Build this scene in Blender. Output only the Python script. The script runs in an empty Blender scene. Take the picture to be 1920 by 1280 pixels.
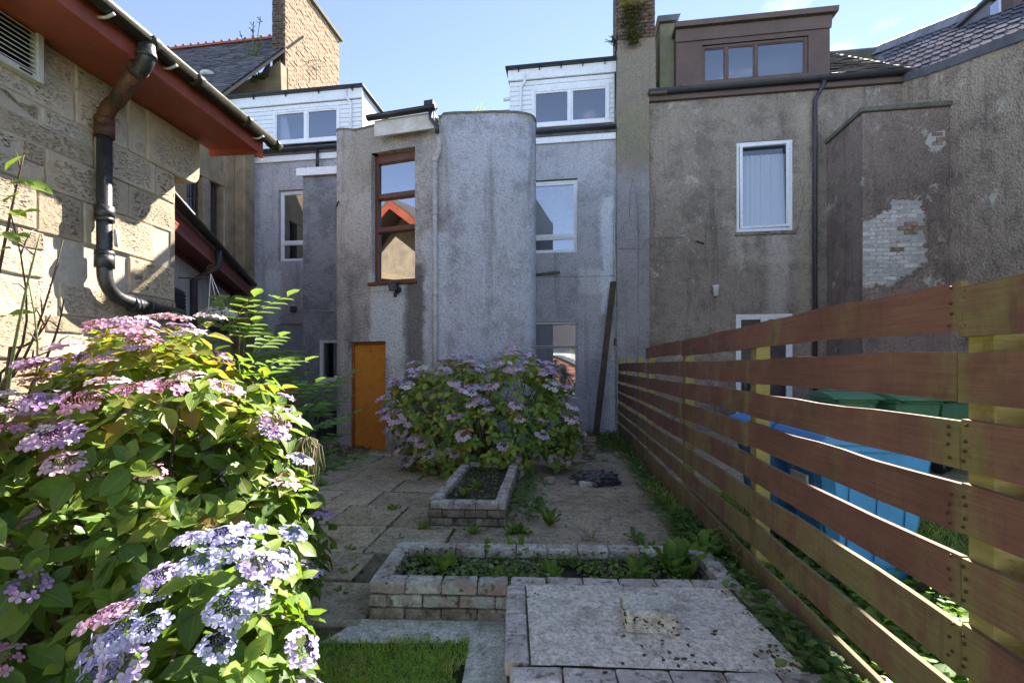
import bpy, bmesh, math, random
import numpy as np
from mathutils import Vector, Matrix, Euler, noise as mnoise
R = math.radians
rng = random.Random(7)
SC = bpy.context.scene
COL = SC.collection

# ------------------------------------------------------------------ camera, sky, sun, exposure
CAMH = 1.45; FPX = 853.0; CX = 960.0; HY = 686.0
cam = bpy.data.cameras.new('camera'); camo = bpy.data.objects.new('camera', cam); COL.objects.link(camo)
camo.location = (0, 0, CAMH); camo.rotation_euler = (R(90), 0, 0)
cam.sensor_width = 36; cam.lens = FPX / 1920 * 36; cam.shift_y = (HY - 640) / 1920
cam.clip_start = 0.05; cam.clip_end = 3000
SC.camera = camo

SUN_EL = 42.0; SUN_AZ = 35.0            # azimuth clockwise from +Y
SKY = 0.15; SUN = 2.0; EXPO = 3.52
world = bpy.data.worlds.new('World'); SC.world = world; world.use_nodes = True
wn = world.node_tree; wn.nodes.clear()
wo = wn.nodes.new('ShaderNodeOutputWorld'); wb = wn.nodes.new('ShaderNodeBackground')
sk = wn.nodes.new('ShaderNodeTexSky'); sk.sky_type = 'NISHITA'; sk.sun_disc = False
sk.sun_elevation = R(SUN_EL); sk.sun_rotation = R(SUN_AZ); sk.altitude = 50
sk.air_density = 0.18; sk.dust_density = 0.0; sk.ozone_density = 1.0
wtc = wn.nodes.new('ShaderNodeTexCoord'); wmp = wn.nodes.new('ShaderNodeMapping'); wmp.inputs['Scale'].default_value = (2.2, 2.2, 6.0)
wmp.inputs['Location'].default_value = (0.35, 0.2, 0.4)
wno = wn.nodes.new('ShaderNodeTexNoise'); wno.inputs['Scale'].default_value = 1.3; wno.inputs['Detail'].default_value = 7; wno.inputs['Roughness'].default_value = 0.55
wmr = wn.nodes.new('ShaderNodeMapRange'); wmr.inputs[1].default_value = 0.60; wmr.inputs[2].default_value = 0.80; wmr.inputs[4].default_value = 0.45
wmx = wn.nodes.new('ShaderNodeMix'); wmx.data_type = 'RGBA'; wmx.inputs[7].default_value = (2.2, 2.5, 3.2, 1)
wn.links.new(wtc.outputs['Generated'], wmp.inputs[0]); wn.links.new(wmp.outputs[0], wno.inputs['Vector'])
wn.links.new(wno.outputs['Fac'], wmr.inputs[0]); wn.links.new(wmr.outputs[0], wmx.inputs[0]); wn.links.new(sk.outputs[0], wmx.inputs[6])
wtn = wn.nodes.new('ShaderNodeMix'); wtn.data_type = 'RGBA'; wtn.blend_type = 'MULTIPLY'; wtn.inputs[0].default_value = 1; wtn.inputs[7].default_value = (1.02, 0.825, 0.65, 1)
wn.links.new(wmx.outputs[2], wtn.inputs[6]); wn.links.new(wtn.outputs[2], wb.inputs['Color']); wb.inputs['Strength'].default_value = SKY
wn.links.new(wb.outputs[0], wo.inputs[0])
sl = bpy.data.lights.new('sun', 'SUN'); sl.energy = SUN; sl.angle = R(0.53); sl.color = (1.0, 0.93, 0.82)
so = bpy.data.objects.new('sun', sl); COL.objects.link(so)
sdir = Vector((math.sin(R(SUN_AZ)) * math.cos(R(SUN_EL)), math.cos(R(SUN_AZ)) * math.cos(R(SUN_EL)), math.sin(R(SUN_EL))))
so.rotation_euler = sdir.to_track_quat('Z', 'Y').to_euler(); so.location = (8, 10, 20)
vs = SC.view_settings; vs.view_transform = 'Standard'; vs.look = 'None'; vs.exposure = EXPO; vs.gamma = 1; vs.use_curve_mapping = False
SC.display_settings.display_device = 'sRGB'
SC.cycles.use_denoising = True; SC.cycles.max_bounces = 8; SC.cycles.transparent_max_bounces = 12

# ------------------------------------------------------------------ pixel helpers (photo measured at 1920x1280)
def px(x, y, Y): return Vector(((x - CX) / FPX * Y, Y, CAMH + (HY - y) / FPX * Y))
def gp(x, y, z=0.0):
    d = (CAMH - z) * FPX / (y - HY); return Vector(((x - CX) / FPX * d, d, z))
F0 = Vector((2.29, 10.0, 0)); HA = R(-8.05)
HU = Vector((math.cos(HA), math.sin(HA), 0)); HV = Vector((-math.sin(HA), math.cos(HA), 0))
def w2h(x, y):
    w = Vector((x, y, 0)) - F0; return (w.dot(HU), w.dot(HV))
def h2w(a, b, z=0):
    p = F0 + HU * a + HV * b; return Vector((p.x, p.y, z))
def hp(x, y, b=0.0):                     # pixel -> (a, z) on the house plane at offset b
    r = Vector(((x - CX) / FPX, 1, (HY - y) / FPX)); t = (b + F0.dot(HV)) / r.dot(HV)
    P = r * t; a, _ = w2h(P.x, P.y); return a, CAMH + P.z

# ------------------------------------------------------------------ node helper
class G:
    def __init__(s, name, rough=0.8, spec=0.3):
        s.m = bpy.data.materials.new(name); s.m.use_nodes = True; s.nt = s.m.node_tree
        s.b = s.nt.nodes['Principled BSDF']; s.o = s.nt.nodes['Material Output']
        s.b.inputs['Roughness'].default_value = rough; s.b.inputs['Specular IOR Level'].default_value = spec
        s._co = {}
    def n(s, t): return s.nt.nodes.new(t)
    def set(s, sock, v):
        if isinstance(v, bpy.types.NodeSocket): s.nt.links.new(v, sock)
        elif isinstance(v, (tuple, list)):
            sock.default_value = tuple(v) if len(v) == len(sock.default_value) else tuple(v) + (1,)
        else: sock.default_value = v
    def co(s, kind='Object', scale=(1, 1, 1), rot=(0, 0, 0), rand=0):
        tc = s.n('ShaderNodeTexCoord'); mp = s.n('ShaderNodeMapping'); s.nt.links.new(tc.outputs[kind], mp.inputs[0])
        mp.inputs['Scale'].default_value = scale; mp.inputs['Rotation'].default_value = rot
        if rand:
            oi = s.n('ShaderNodeObjectInfo'); mu = s.n('ShaderNodeMath'); mu.operation = 'MULTIPLY'; mu.inputs[1].default_value = rand
            s.nt.links.new(oi.outputs['Random'], mu.inputs[0]); cb = s.n('ShaderNodeCombineXYZ')
            for i in range(3): s.nt.links.new(mu.outputs[0], cb.inputs[i])
            s.nt.links.new(cb.outputs[0], mp.inputs['Location'])
        return mp.outputs[0]
    def rand(s): return s.n('ShaderNodeObjectInfo').outputs['Random']
    def noise(s, v, sc, det=4, ro=0.55, out='Fac', dist=0):
        t = s.n('ShaderNodeTexNoise'); s.nt.links.new(v, t.inputs['Vector']); t.inputs['Scale'].default_value = sc
        t.inputs['Detail'].default_value = det; t.inputs['Roughness'].default_value = ro; t.inputs['Distortion'].default_value = dist
        return t.outputs[out]
    def vor(s, v, sc, feat='F1', out='Distance'):
        t = s.n('ShaderNodeTexVoronoi'); t.feature = feat; s.nt.links.new(v, t.inputs['Vector']); t.inputs['Scale'].default_value = sc
        return t.outputs[out]
    def wave(s, v, sc, dist=2, det=2, dirn='X'):
        t = s.n('ShaderNodeTexWave'); t.bands_direction = dirn; s.nt.links.new(v, t.inputs['Vector'])
        t.inputs['Scale'].default_value = sc; t.inputs['Distortion'].default_value = dist; t.inputs['Detail'].default_value = det
        return t.outputs['Fac']
    def ramp(s, f, stops, interp='LINEAR'):
        r = s.n('ShaderNodeValToRGB'); r.color_ramp.interpolation = interp; e = r.color_ramp.elements
        while len(e) < len(stops): e.new(0.5)
        for i, (p, c) in enumerate(stops):
            e[i].position = p; e[i].color = (c, c, c, 1) if not isinstance(c, (tuple, list)) else tuple(c) + (1,)
        s.set(r.inputs[0], f); return r.outputs[0]
    def mix(s, f, a, b, mode='MIX'):
        m = s.n('ShaderNodeMix'); m.data_type = 'RGBA'; m.blend_type = mode
        s.set(m.inputs[0], f); s.set(m.inputs[6], a); s.set(m.inputs[7], b); return m.outputs[2]
    def mth(s, op, a, b=0.0, clamp=False):
        m = s.n('ShaderNodeMath'); m.operation = op; m.use_clamp = clamp; s.set(m.inputs[0], a)
        if op not in ('ABSOLUTE', 'SINE', 'SQRT', 'FRACT'): s.set(m.inputs[1], b)
        return m.outputs[0]
    def mr(s, v, a, b, c=0.0, d=1.0):
        m = s.n('ShaderNodeMapRange'); m.interpolation_type = 'SMOOTHSTEP'; s.set(m.inputs[0], v)
        for i, k in zip((1, 2, 3, 4), (a, b, c, d)): m.inputs[i].default_value = k
        return m.outputs[0]
    def sep(s, v):
        x = s.n('ShaderNodeSeparateXYZ'); s.nt.links.new(v, x.inputs[0]); return x.outputs
    def warp(s, v, sc, amt):
        c = s.noise(v, sc, 5, 0.6, 'Color'); sub = s.n('ShaderNodeVectorMath'); sub.operation = 'SUBTRACT'
        s.nt.links.new(c, sub.inputs[0]); sub.inputs[1].default_value = (0.5, 0.5, 0.5)
        ml = s.n('ShaderNodeVectorMath'); ml.operation = 'SCALE'; s.nt.links.new(sub.outputs[0], ml.inputs[0]); ml.inputs['Scale'].default_value = amt
        ad = s.n('ShaderNodeVectorMath'); ad.operation = 'ADD'; s.nt.links.new(v, ad.inputs[0]); s.nt.links.new(ml.outputs[0], ad.inputs[1])
        return ad.outputs[0]
    def box(s, wv, x0, x1, z0, z1, soft=0.05, ax=0):
        xyz = s.sep(wv); X, Z = xyz[ax], xyz[2]
        a = s.mth('MULTIPLY', s.mr(X, x0 - soft, x0 + soft), s.mr(X, x1 - soft, x1 + soft, 1, 0))
        b = s.mth('MULTIPLY', s.mr(Z, z0 - soft, z0 + soft), s.mr(Z, z1 - soft, z1 + soft, 1, 0))
        return s.mth('MULTIPLY', a, b)
    def bump(s, h, st=0.5, dist=0.02, nrm=None):
        b = s.n('ShaderNodeBump'); b.inputs['Strength'].default_value = st; b.inputs['Distance'].default_value = dist
        s.set(b.inputs['Height'], h)
        if nrm is not None: s.nt.links.new(nrm, b.inputs['Normal'])
        return b.outputs[0]
    def fin(s, col=None, rough=None, nrm=None):
        if col is not None: s.set(s.b.inputs['Base Color'], col)
        if rough is not None: s.set(s.b.inputs['Roughness'], rough)
        if nrm is not None: s.nt.links.new(nrm, s.b.inputs['Normal'])
        return s.m

# ------------------------------------------------------------------ mesh builder
class MB:
    def __init__(s): s.v = []; s.f = []; s.sm = []
    def quad(s, *p, smooth=False):
        i = len(s.v); s.v += [tuple(q) for q in p]; s.f.append(tuple(range(i, i + len(p)))); s.sm.append(smooth)
    def box(s, x0, x1, y0, y1, z0, z1, M=None):
        P = [(x0, y0, z0), (x1, y0, z0), (x1, y1, z0), (x0, y1, z0), (x0, y0, z1), (x1, y0, z1), (x1, y1, z1), (x0, y1, z1)]
        if M is not None: P = [tuple(M @ Vector(p)) for p in P]
        i = len(s.v); s.v += P
        for f in ((0, 3, 2, 1), (4, 5, 6, 7), (0, 1, 5, 4), (1, 2, 6, 5), (2, 3, 7, 6), (3, 0, 4, 7)):
            s.f.append(tuple(i + k for k in f)); s.sm.append(False)
        return s
    def prism(s, prof, d0, d1, axis='y', smooth=False, M=None):
        def mk(p, d):
            q = {'y': (p[0], d, p[1]), 'x': (d, p[0], p[1]), 'z': (p[0], p[1], d)}[axis]
            return tuple(M @ Vector(q)) if M is not None else q
        n = len(prof); i = len(s.v); s.v += [mk(p, d0) for p in prof] + [mk(p, d1) for p in prof]
        for k in range(n):
            k2 = (k + 1) % n; s.f.append((i + k, i + k2, i + n + k2, i + n + k)); s.sm.append(smooth)
        s.f.append(tuple(i + k for k in reversed(range(n)))); s.sm.append(False)
        s.f.append(tuple(i + n + k for k in range(n))); s.sm.append(False)
        return s
    def tube(s, pts, r, n=8, cap=True, smooth=True):
        pts = [Vector(p) for p in pts]; rings = []
        rr = r if isinstance(r, (list, tuple)) else [r] * len(pts); up = Vector((0.31, 0.17, 0.93)); prev = None
        for i, p in enumerate(pts):
            t = (pts[min(i + 1, len(pts) - 1)] - pts[max(i - 1, 0)]).normalized()
            if prev is None:
                a = t.cross(up)
                if a.length < 0.1: a = t.cross(Vector((1, 0, 0)))
                a.normalize()
            else: a = (prev - t * prev.dot(t)).normalized()
            prev = a; b = t.cross(a); i0 = len(s.v); rings.append(i0)
            for k in range(n):
                an = 2 * math.pi * k / n; s.v.append(tuple(p + (a * math.cos(an) + b * math.sin(an)) * rr[i]))
        for q in range(len(rings) - 1):
            for k in range(n):
                k2 = (k + 1) % n; s.f.append((rings[q] + k, rings[q] + k2, rings[q + 1] + k2, rings[q + 1] + k)); s.sm.append(smooth)
        if cap:
            s.f.append(tuple(rings[0] + k for k in reversed(range(n)))); s.sm.append(False)
            s.f.append(tuple(rings[-1] + k for k in range(n))); s.sm.append(False)
        return s
    def lathe(s, prof, n=16, c=(0, 0), smooth=True):
        i = len(s.v)
        for r, z in prof:
            for k in range(n):
                an = 2 * math.pi * k / n; s.v.append((c[0] + r * math.cos(an), c[1] + r * math.sin(an), z))
        for q in range(len(prof) - 1):
            for k in range(n):
                k2 = (k + 1) % n; s.f.append((i + q * n + k, i + q * n + k2, i + (q + 1) * n + k2, i + (q + 1) * n + k)); s.sm.append(smooth)
        return s
    def mesh(s, name, m):
        me = bpy.data.meshes.new(name); me.from_pydata(s.v, [], s.f); me.polygons.foreach_set('use_smooth', s.sm)
        if m is not None: me.materials.append(m)
        me.update(); return me
    def obj(s, name, m, parent=None, bevel=0, seg=1):
        o = bpy.data.objects.new(name, s.mesh(name, m)); COL.objects.link(o)
        if parent is not None: o.parent = parent
        if bevel:
            b = o.modifiers.new('bevel', 'BEVEL'); b.width = bevel; b.segments = seg; b.limit_method = 'ANGLE'; b.angle_limit = R(50)
        return o
def link(name, me, parent=None, loc=(0, 0, 0), rot=(0, 0, 0), scale=(1, 1, 1), M=None):
    o = bpy.data.objects.new(name, me); COL.objects.link(o); o.parent = parent
    if M is not None: o.matrix_local = M
    else: o.location = loc; o.rotation_euler = rot; o.scale = scale
    return o
def tag(o, label=None, cat=None, group=None, kind=None):
    for k, v in (('label', label), ('category', cat), ('group', group), ('kind', kind)):
        if v: o[k] = v
    return o
def thing(name, label, cat, loc=(0, 0, 0), rz=0, group=None):
    o = bpy.data.objects.new(name, None); COL.objects.link(o); o.location = loc; o.rotation_euler = (0, 0, rz); o.empty_display_size = 0.1
    return tag(o, label, cat, group)
def empty(name, parent, loc=(0, 0, 0), rz=0):
    o = bpy.data.objects.new(name, None); COL.objects.link(o); o.parent = parent; o.location = loc; o.rotation_euler = (0, 0, rz); o.empty_display_size = 0.1; return o
def arcpts(p0, p1, p2, n=6):           # quadratic bend
    p0, p1, p2 = Vector(p0), Vector(p1), Vector(p2)
    return [p0 * (1 - t) ** 2 + p1 * 2 * t * (1 - t) + p2 * t * t for t in [i / n for i in range(n + 1)]]
def rough_block(sx, sy, sz, bev, jit, seed, m, name='block', seg=1, cuts=0):
    bm = bmesh.new(); bmesh.ops.create_cube(bm, size=1)
    for v in bm.verts: v.co = Vector((v.co.x * sx, v.co.y * sy, v.co.z * sz))
    bmesh.ops.bevel(bm, geom=bm.edges[:], offset=bev, segments=seg, affect='EDGES', profile=0.5)
    if cuts: bmesh.ops.subdivide_edges(bm, edges=[e for e in bm.edges if e.calc_length() > min(sx, sy, sz) * 0.6], cuts=cuts, use_grid_fill=True)
    r = random.Random(seed)
    for v in bm.verts: v.co += Vector((r.uniform(-1, 1), r.uniform(-1, 1), r.uniform(-1, 1))) * jit
    me = bpy.data.meshes.new(name); bm.to_mesh(me); bm.free(); me.materials.append(m); return me

def path_len(pts):
    L = [0]
    for i in range(1, len(pts)): L.append(L[-1] + math.hypot(pts[i][0] - pts[i - 1][0], pts[i][1] - pts[i - 1][1]))
    return L
def wall_path(pts, z0, ztop, openings, depth=0.14, thick=0.0):
    """wall along plan path; inward = left of travel; openings (s0,s1,za,zb); ztop number or f(s)"""
    L = path_len(pts); zt = ztop if callable(ztop) else (lambda s: ztop)
    def at(s):
        s = max(0, min(L[-1], s))
        for i in range(1, len(L)):
            if s <= L[i] + 1e-9:
                t = (s - L[i - 1]) / max(1e-9, L[i] - L[i - 1]); break
        a, b = pts[i - 1], pts[i]; d = Vector((b[0] - a[0], b[1] - a[1])).normalized()
        return (a[0] + (b[0] - a[0]) * t, a[1] + (b[1] - a[1]) * t), (-d.y, d.x)
    ss = sorted(set([round(x, 5) for x in L] + [round(x, 5) for o in openings for x in o[:2]]))
    ss = [x for x in ss if -1e-4 <= x <= L[-1] + 1e-4]
    zs = sorted(set([z0] + [x for o in openings for x in o[2:4]]))
    m = MB()
    for i in range(len(ss) - 1):
        s0, s1 = ss[i], ss[i + 1]; sm = (s0 + s1) / 2; (p0, _), (p1, _) = at(s0), at(s1)
        for j in range(len(zs)):
            za = zs[j]; top = j == len(zs) - 1; zb0, zb1 = (zt(s0), zt(s1)) if top else (zs[j + 1], zs[j + 1])
            zm = (za + (zb0 + zb1) / 2) / 2
            if any(o[0] < sm < o[1] and o[2] < zm < o[3] for o in openings): continue
            m.quad((*p0, za), (*p1, za), (*p1, zb1), (*p0, zb0))
    for o in openings:
        seg = [x for x in ss if o[0] - 1e-6 <= x <= o[1] + 1e-6]
        for a, b in zip(seg, seg[1:]):
            (p, n), (q, n2) = at(a + 1e-6), at(b - 1e-6)
            pi = (p[0] + n[0] * depth, p[1] + n[1] * depth); qi = (q[0] + n2[0] * depth, q[1] + n2[1] * depth)
            m.quad((*p, o[3]), (*q, o[3]), (*qi, o[3]), (*pi, o[3])); m.quad((*pi, o[2]), (*qi, o[2]), (*q, o[2]), (*p, o[2]))
        for s_, fl in ((o[0], 0), (o[1], 1)):
            (p, n) = at(s_ + (1e-6 if not fl else -1e-6)); pi = (p[0] + n[0] * depth, p[1] + n[1] * depth)
            if fl: m.quad((*p, o[2]), (*pi, o[2]), (*pi, o[3]), (*p, o[3]))
            else: m.quad((*pi, o[2]), (*p, o[2]), (*p, o[3]), (*pi, o[3]))
    return m, at, L
# ------------------------------------------------------------------ materials
def plain(name, c, rough=0.6, spec=0.4, metal=0):
    g = G(name, rough, spec); g.b.inputs['Metallic'].default_value = metal; return g.fin(c)
def worn(name, c1, c2, rough=0.6, sc=6, bump=0.15, rand=0, spec=0.35, c3=None):
    g = G(name, rough, spec); v = g.co('Object', rand=rand)
    n1 = g.noise(v, sc, 6, 0.6); n2 = g.noise(v, sc * 7, 4, 0.6)
    c = g.mix(g.mr(n1, 0.35, 0.68), c1, c2)
    if c3: c = g.mix(g.mr(n2, 0.56, 0.72), c, c3)
    c = g.mix(0.5, c, g.ramp(n2, [(0.25, 0.72), (0.75, 1.25)]), 'MULTIPLY')
    if rand: c = g.mix(1.0, c, g.ramp(g.rand(), [(0, 0.78), (1, 1.18)]), 'MULTIPLY')
    return g.fin(c, None, g.bump(g.mth('ADD', n1, g.mth('MULTIPLY', n2, 0.5)), bump, 0.02))

def roughcast(name, base, alt, grime, pale, regions=(), pebble=70, bump=0.75, grime_amt=0.8, pale_th=(0.62, 0.72), green=None, fleck=0.0):
    """harled render; regions = [(x0,x1,z0,z1,colour,softness,strength)] are repainted, bare or darker patches in object x,z"""
    g = G(name, 0.92, 0.15); v = g.co('Object'); wv = g.warp(v, 2.3, 0.45); wv2 = g.warp(v, 7, 0.16)
    n1 = g.noise(v, 0.7, 6, 0.6); n2 = g.noise(v, 3.1, 7, 0.65)
    c = g.mix(g.mr(n1, 0.36, 0.64), base, alt)
    for i, rg in enumerate(regions):
        if rg[1] - rg[0] > 1.2: c = g.mix(g.mth('MULTIPLY', g.box(wv if i % 2 == 0 else wv2, *rg[:4], rg[5]), rg[6]), c, rg[4])
    st = g.noise(g.co('Object', (3.2, 3.2, 0.28)), 1.3, 7, 0.65)               # rain streaks
    c = g.mix(g.mth('MULTIPLY', g.mr(st, 0.52, 0.70), grime_amt), c, grime)
    c = g.mix(g.mth('MULTIPLY', g.mr(n2, 0.50, 0.72), grime_amt * 0.8), c, grime)
    c = g.mix(g.mth('MULTIPLY', g.mr(g.noise(v, 1.4, 9, 0.74), 0.50, 0.60), grime_amt * 0.65), c, grime)
    pm = g.mr(g.noise(wv2, 1.6, 10, 0.76), pale_th[0] - 0.03, pale_th[1] - 0.05)
    c = g.mix(g.mth('MULTIPLY', pm, 0.75), c, pale)
    for i, rg in enumerate(regions):
        if rg[1] - rg[0] <= 1.2: c = g.mix(g.mth('MULTIPLY', g.box(wv if i % 2 == 0 else wv2, *rg[:4], rg[5]), min(1.0, rg[6] * 1.15)), c, rg[4])
    if green: c = g.mix(g.mth('MULTIPLY', g.mr(g.noise(v, 1.1, 6, 0.7), 0.55, 0.72), 0.6), c, green)
    pebble *= 0.62; pb = g.noise(v, pebble, 3, 0.6); pv = g.vor(g.warp(v, 30, 0.02), pebble * 0.8)
    h = g.mth('ADD', g.mth('MULTIPLY', pb, 0.8), g.mth('MULTIPLY', pv, -0.7))
    c = g.mix(0.42, c, g.ramp(pv, [(0.0, 1.22), (0.45, 1.0), (0.9, 0.5)]), 'MULTIPLY')
    c = g.mix(0.6, c, g.ramp(g.noise(v, 11, 8, 0.78), [(0.28, 0.76), (0.72, 1.22)]), 'MULTIPLY')
    if fleck: c = g.mix(g.mr(g.noise(v, 42, 2, 0.6), 0.68, 0.73), c, (fleck, fleck, fleck * 0.97))
    h2 = g.mth('ADD', h, g.mth('MULTIPLY', g.noise(v, 9, 4, 0.6), 0.9))
    return g.fin(c, None, g.bump(h2, min(1.0, bump * 1.15), 0.034))

def sandstone(name, tone=(0.46, 0.388, 0.295)):
    g = G(name, 0.9, 0.15); v = g.co('Object', rand=37.0); ge = g.sep(g.co('Generated')); vs_ = g.co('Object', (1, 14, 14), (0, 0, 0), 37.0)
    n1 = g.noise(v, 3, 6, 0.65); n2 = g.noise(v, 16, 5, 0.65)
    c = g.mix(g.mr(n1, 0.3, 0.7), tone, tuple(k * f for k, f in zip(tone, (1.18, 1.13, 1.02))))
    bands = g.noise(g.co('Object', (3, 1.2, 9), (0.35, 0, 0), 37.0), 2.2, 5, 0.6)
    c = g.mix(g.mth('MULTIPLY', g.mr(bands, 0.55, 0.72), 0.5), c, (0.40, 0.27, 0.17))
    gr = g.mr(g.rand(), 0.55, 1.0); c = g.mix(g.mth('MULTIPLY', gr, 0.45), c, (0.40, 0.375, 0.33)); c = g.mix(1.0, c, g.ramp(g.mth('FRACT', g.mth('MULTIPLY', g.rand(), 7.3)), [(0, (0.66, 0.62, 0.58)), (0.5, (1.0, 0.97, 0.92)), (1, (1.14, 1.14, 1.16))]), 'MULTIPLY')
    # tooled pits on the rock face: slanting pick marks, drafted margins left smooth
    pit_v = g.co('Object', (1, 16, 34), (R(-38), 0, 0), 37.0)
    pv = g.noise(pit_v, 2.1, 2, 0.5)
    def edge(s): return g.mth('MULTIPLY', g.mr(s, 0.07, 0.17), g.mr(s, 0.83, 0.93, 1, 0))
    ins = g.mth('MULTIPLY', edge(ge[1]), edge(ge[2]))
    sel = g.mr(g.noise(v, 1.7, 2, 0.5), 0.38, 0.52)
    pm = g.mth('MULTIPLY', g.mr(pv, 0.53, 0.62), g.mth('MULTIPLY', ins, sel))
    dark = g.mth('MULTIPLY', pm, g.mr(g.noise(v, 5, 4, 0.6), 0.5, 0.64))
    c = g.mix(g.mth('MULTIPLY', dark, 0.85), c, (0.035, 0.03, 0.026))
    c = g.mix(0.7, c, g.ramp(n2, [(0.25, 0.72), (0.75, 1.22)]), 'MULTIPLY')
    h = g.mth('ADD', g.mth('MULTIPLY', pm, -1.3), g.mth('ADD', g.mth('MULTIPLY', n2, 0.45), g.mth('MULTIPLY', g.noise(v, 60, 3, 0.6), 0.25)))
    return g.fin(c, None, g.bump(h, 0.9, 0.022))

def brickm(name, c1, c2, lich, dark, rand=11.0, moss=(0.06, 0.065, 0.02), spots=0.5):
    g = G(name, 0.93, 0.15); v = g.co('Object', rand=rand)
    n1 = g.noise(v, 9, 6, 0.65); n2 = g.noise(v, 45, 5, 0.65)
    c = g.mix(g.rand(), c1, c2)
    c = g.mix(g.mr(n1, 0.44, 0.60), c, lich)
    c = g.mix(g.mth('MULTIPLY', g.mr(g.noise(v, 13, 7, 0.75), 0.53, 0.62), 0.85), c, dark)
    c = g.mix(g.mth('MULTIPLY', g.mr(g.noise(v, 6, 7, 0.75), 0.60, 0.68), spots), c, moss)
    c = g.mix(0.8, c, g.ramp(n2, [(0.25, 0.6), (0.75, 1.3)]), 'MULTIPLY')
    c = g.mix(1.0, c, g.ramp(g.rand(), [(0, 0.8), (1, 1.2)]), 'MULTIPLY')
    return g.fin(c, None, g.bump(g.mth('ADD', n1, g.mth('MULTIPLY', n2, 0.6)), 0.7, 0.01))

def concrete(name, c1, c2, dark, moss, moss_th=0.62, rand=0, speck=1.0, scale=1.0, crack=0.0):
    g = G(name, 0.93, 0.15); v = g.co('Object', rand=rand)
    n0 = g.noise(v, 0.9 * scale, 6, 0.6); n1 = g.noise(v, 4 * scale, 7, 0.65); n2 = g.noise(v, 38 * scale, 5, 0.7); n3 = g.noise(v, 130, 3, 0.7)
    c = g.mix(g.mr(n0, 0.38, 0.62), c1, c2)
    c = g.mix(g.mth('MULTIPLY', g.mr(n1, 0.50, 0.68), 0.75), c, dark)
    c = g.mix(g.mth('MULTIPLY', g.mr(g.noise(v, 2.3 * scale, 8, 0.75), moss_th, moss_th + 0.08), 0.8), c, moss)
    c = g.mix(0.85 * speck, c, g.ramp(n2, [(0.32, 0.42), (0.5, 1.05), (0.68, 1.4)]), 'MULTIPLY')
    c = g.mix(0.6 * speck, c, g.ramp(n3, [(0.3, 0.7), (0.7, 1.35)]), 'MULTIPLY')
    c = g.mix(0.8, c, g.ramp(g.noise(v, 13 * scale, 8, 0.75), [(0.30, 0.58), (0.52, 1.05), (0.72, 1.28)]), 'MULTIPLY')
    cr = g.vor(g.warp(v, 3, 0.35), 1.7, 'DISTANCE_TO_EDGE'); c = g.mix(g.mth('MULTIPLY', g.mr(cr, 0.0, 0.008, 1, 0), crack), c, dark)
    if rand: c = g.mix(1.0, c, g.ramp(g.rand(), [(0, 0.80), (1, 1.18)]), 'MULTIPLY')
    h = g.mth('ADD', g.mth('MULTIPLY', n1, 1.2), g.mth('ADD', g.mth('MULTIPLY', n2, 0.5), g.mth('MULTIPLY', n3, 0.25)))
    return g.fin(c, None, g.bump(h, 0.6, 0.012))

def fencewood(name, paint=(0.215, 0.102, 0.076), algae=(0.215, 0.185, 0.078), wear=(0.155, 0.095, 0.07), amt=(0.46, 0.72)):
    g = G(name, 0.72, 0.25); v = g.co('Object', rand=23.0); lv = g.co('Object', (9, 1.6, 46), rand=23.0); ge = g.sep(g.co('Generated'))
    gr = g.noise(lv, 2.2, 6, 0.65); n1 = g.noise(v, 1.9, 6, 0.6); n2 = g.noise(v, 11, 6, 0.7)
    c = g.mix(g.mr(n1, 0.36, 0.64), paint, tuple(k * 0.72 for k in paint))
    c = g.mix(g.mth('MULTIPLY', g.mr(gr, 0.55, 0.72), 0.55), c, wear)
    vst = g.noise(g.co('Object', (1, 2.6, 1.1), rand=23.0), 1.3, 8, 0.72)          # dribbles down the face
    ed = g.mth('MAXIMUM', g.mr(ge[1], 0.965, 1.0), g.mr(ge[1], 0.0, 0.05, 1, 0))
    am = g.mth('ADD', g.mth('ADD', vst, g.mth('MULTIPLY', ed, 0.16)), g.mth('MULTIPLY', g.mth('SUBTRACT', n2, 0.5), 0.35))
    am = g.mth('ADD', am, g.mth('MULTIPLY', g.mth('SUBTRACT', g.rand(), 0.6), 0.06))
    c = g.mix(g.mth('MULTIPLY', g.mr(am, *amt), 0.88), c, algae)
    c = g.mix(g.mth('MULTIPLY', g.mr(n2, 0.58, 0.72), 0.6), c, (0.07, 0.05, 0.03)); c = g.mix(g.mth('MULTIPLY', g.mr(g.noise(v, 3.3, 8, 0.75), 0.55, 0.66), 0.5), c, (0.10, 0.075, 0.04))
    c = g.mix(0.7, c, g.ramp(gr, [(0.3, 0.74), (0.7, 1.22)]), 'MULTIPLY'); c = g.mix(g.mth('MULTIPLY', g.mr(g.noise(g.co('Object', (1, 22, 1.3), rand=23.0), 1.0, 5, 0.7), 0.54, 0.72), 0.35), c, (0.085, 0.06, 0.035)); fg = g.noise(g.co('Object', (9, 3, 150), rand=23.0), 2.0, 4, 0.7); c = g.mix(0.4, c, g.ramp(fg, [(0.3, 0.72), (0.7, 1.25)]), 'MULTIPLY')
    return g.fin(c, None, g.bump(g.mth('ADD', gr, g.mth('MULTIPLY', n2, 0.4)), 0.35, 0.006))

def slatem(name, c1, c2, lich=(0.22, 0.21, 0.18), rough=0.55, spec=0.4, rand=True):
    g = G(name, rough, spec); v = g.co('Object'); n = g.noise(v, 5, 6, 0.65); n2 = g.noise(v, 40, 4, 0.6)
    at = g.n('ShaderNodeAttribute'); at.attribute_name = 'tint'
    c = g.mix(g.mr(n, 0.35, 0.65), c1, c2); c = g.mix(g.mth('MULTIPLY', g.mr(n2, 0.6, 0.7), 0.5), c, lich)
    c = g.mix(1.0, c, at.outputs['Color'], 'MULTIPLY')
    return g.fin(c, None, g.bump(n2, 0.3, 0.01))

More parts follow.
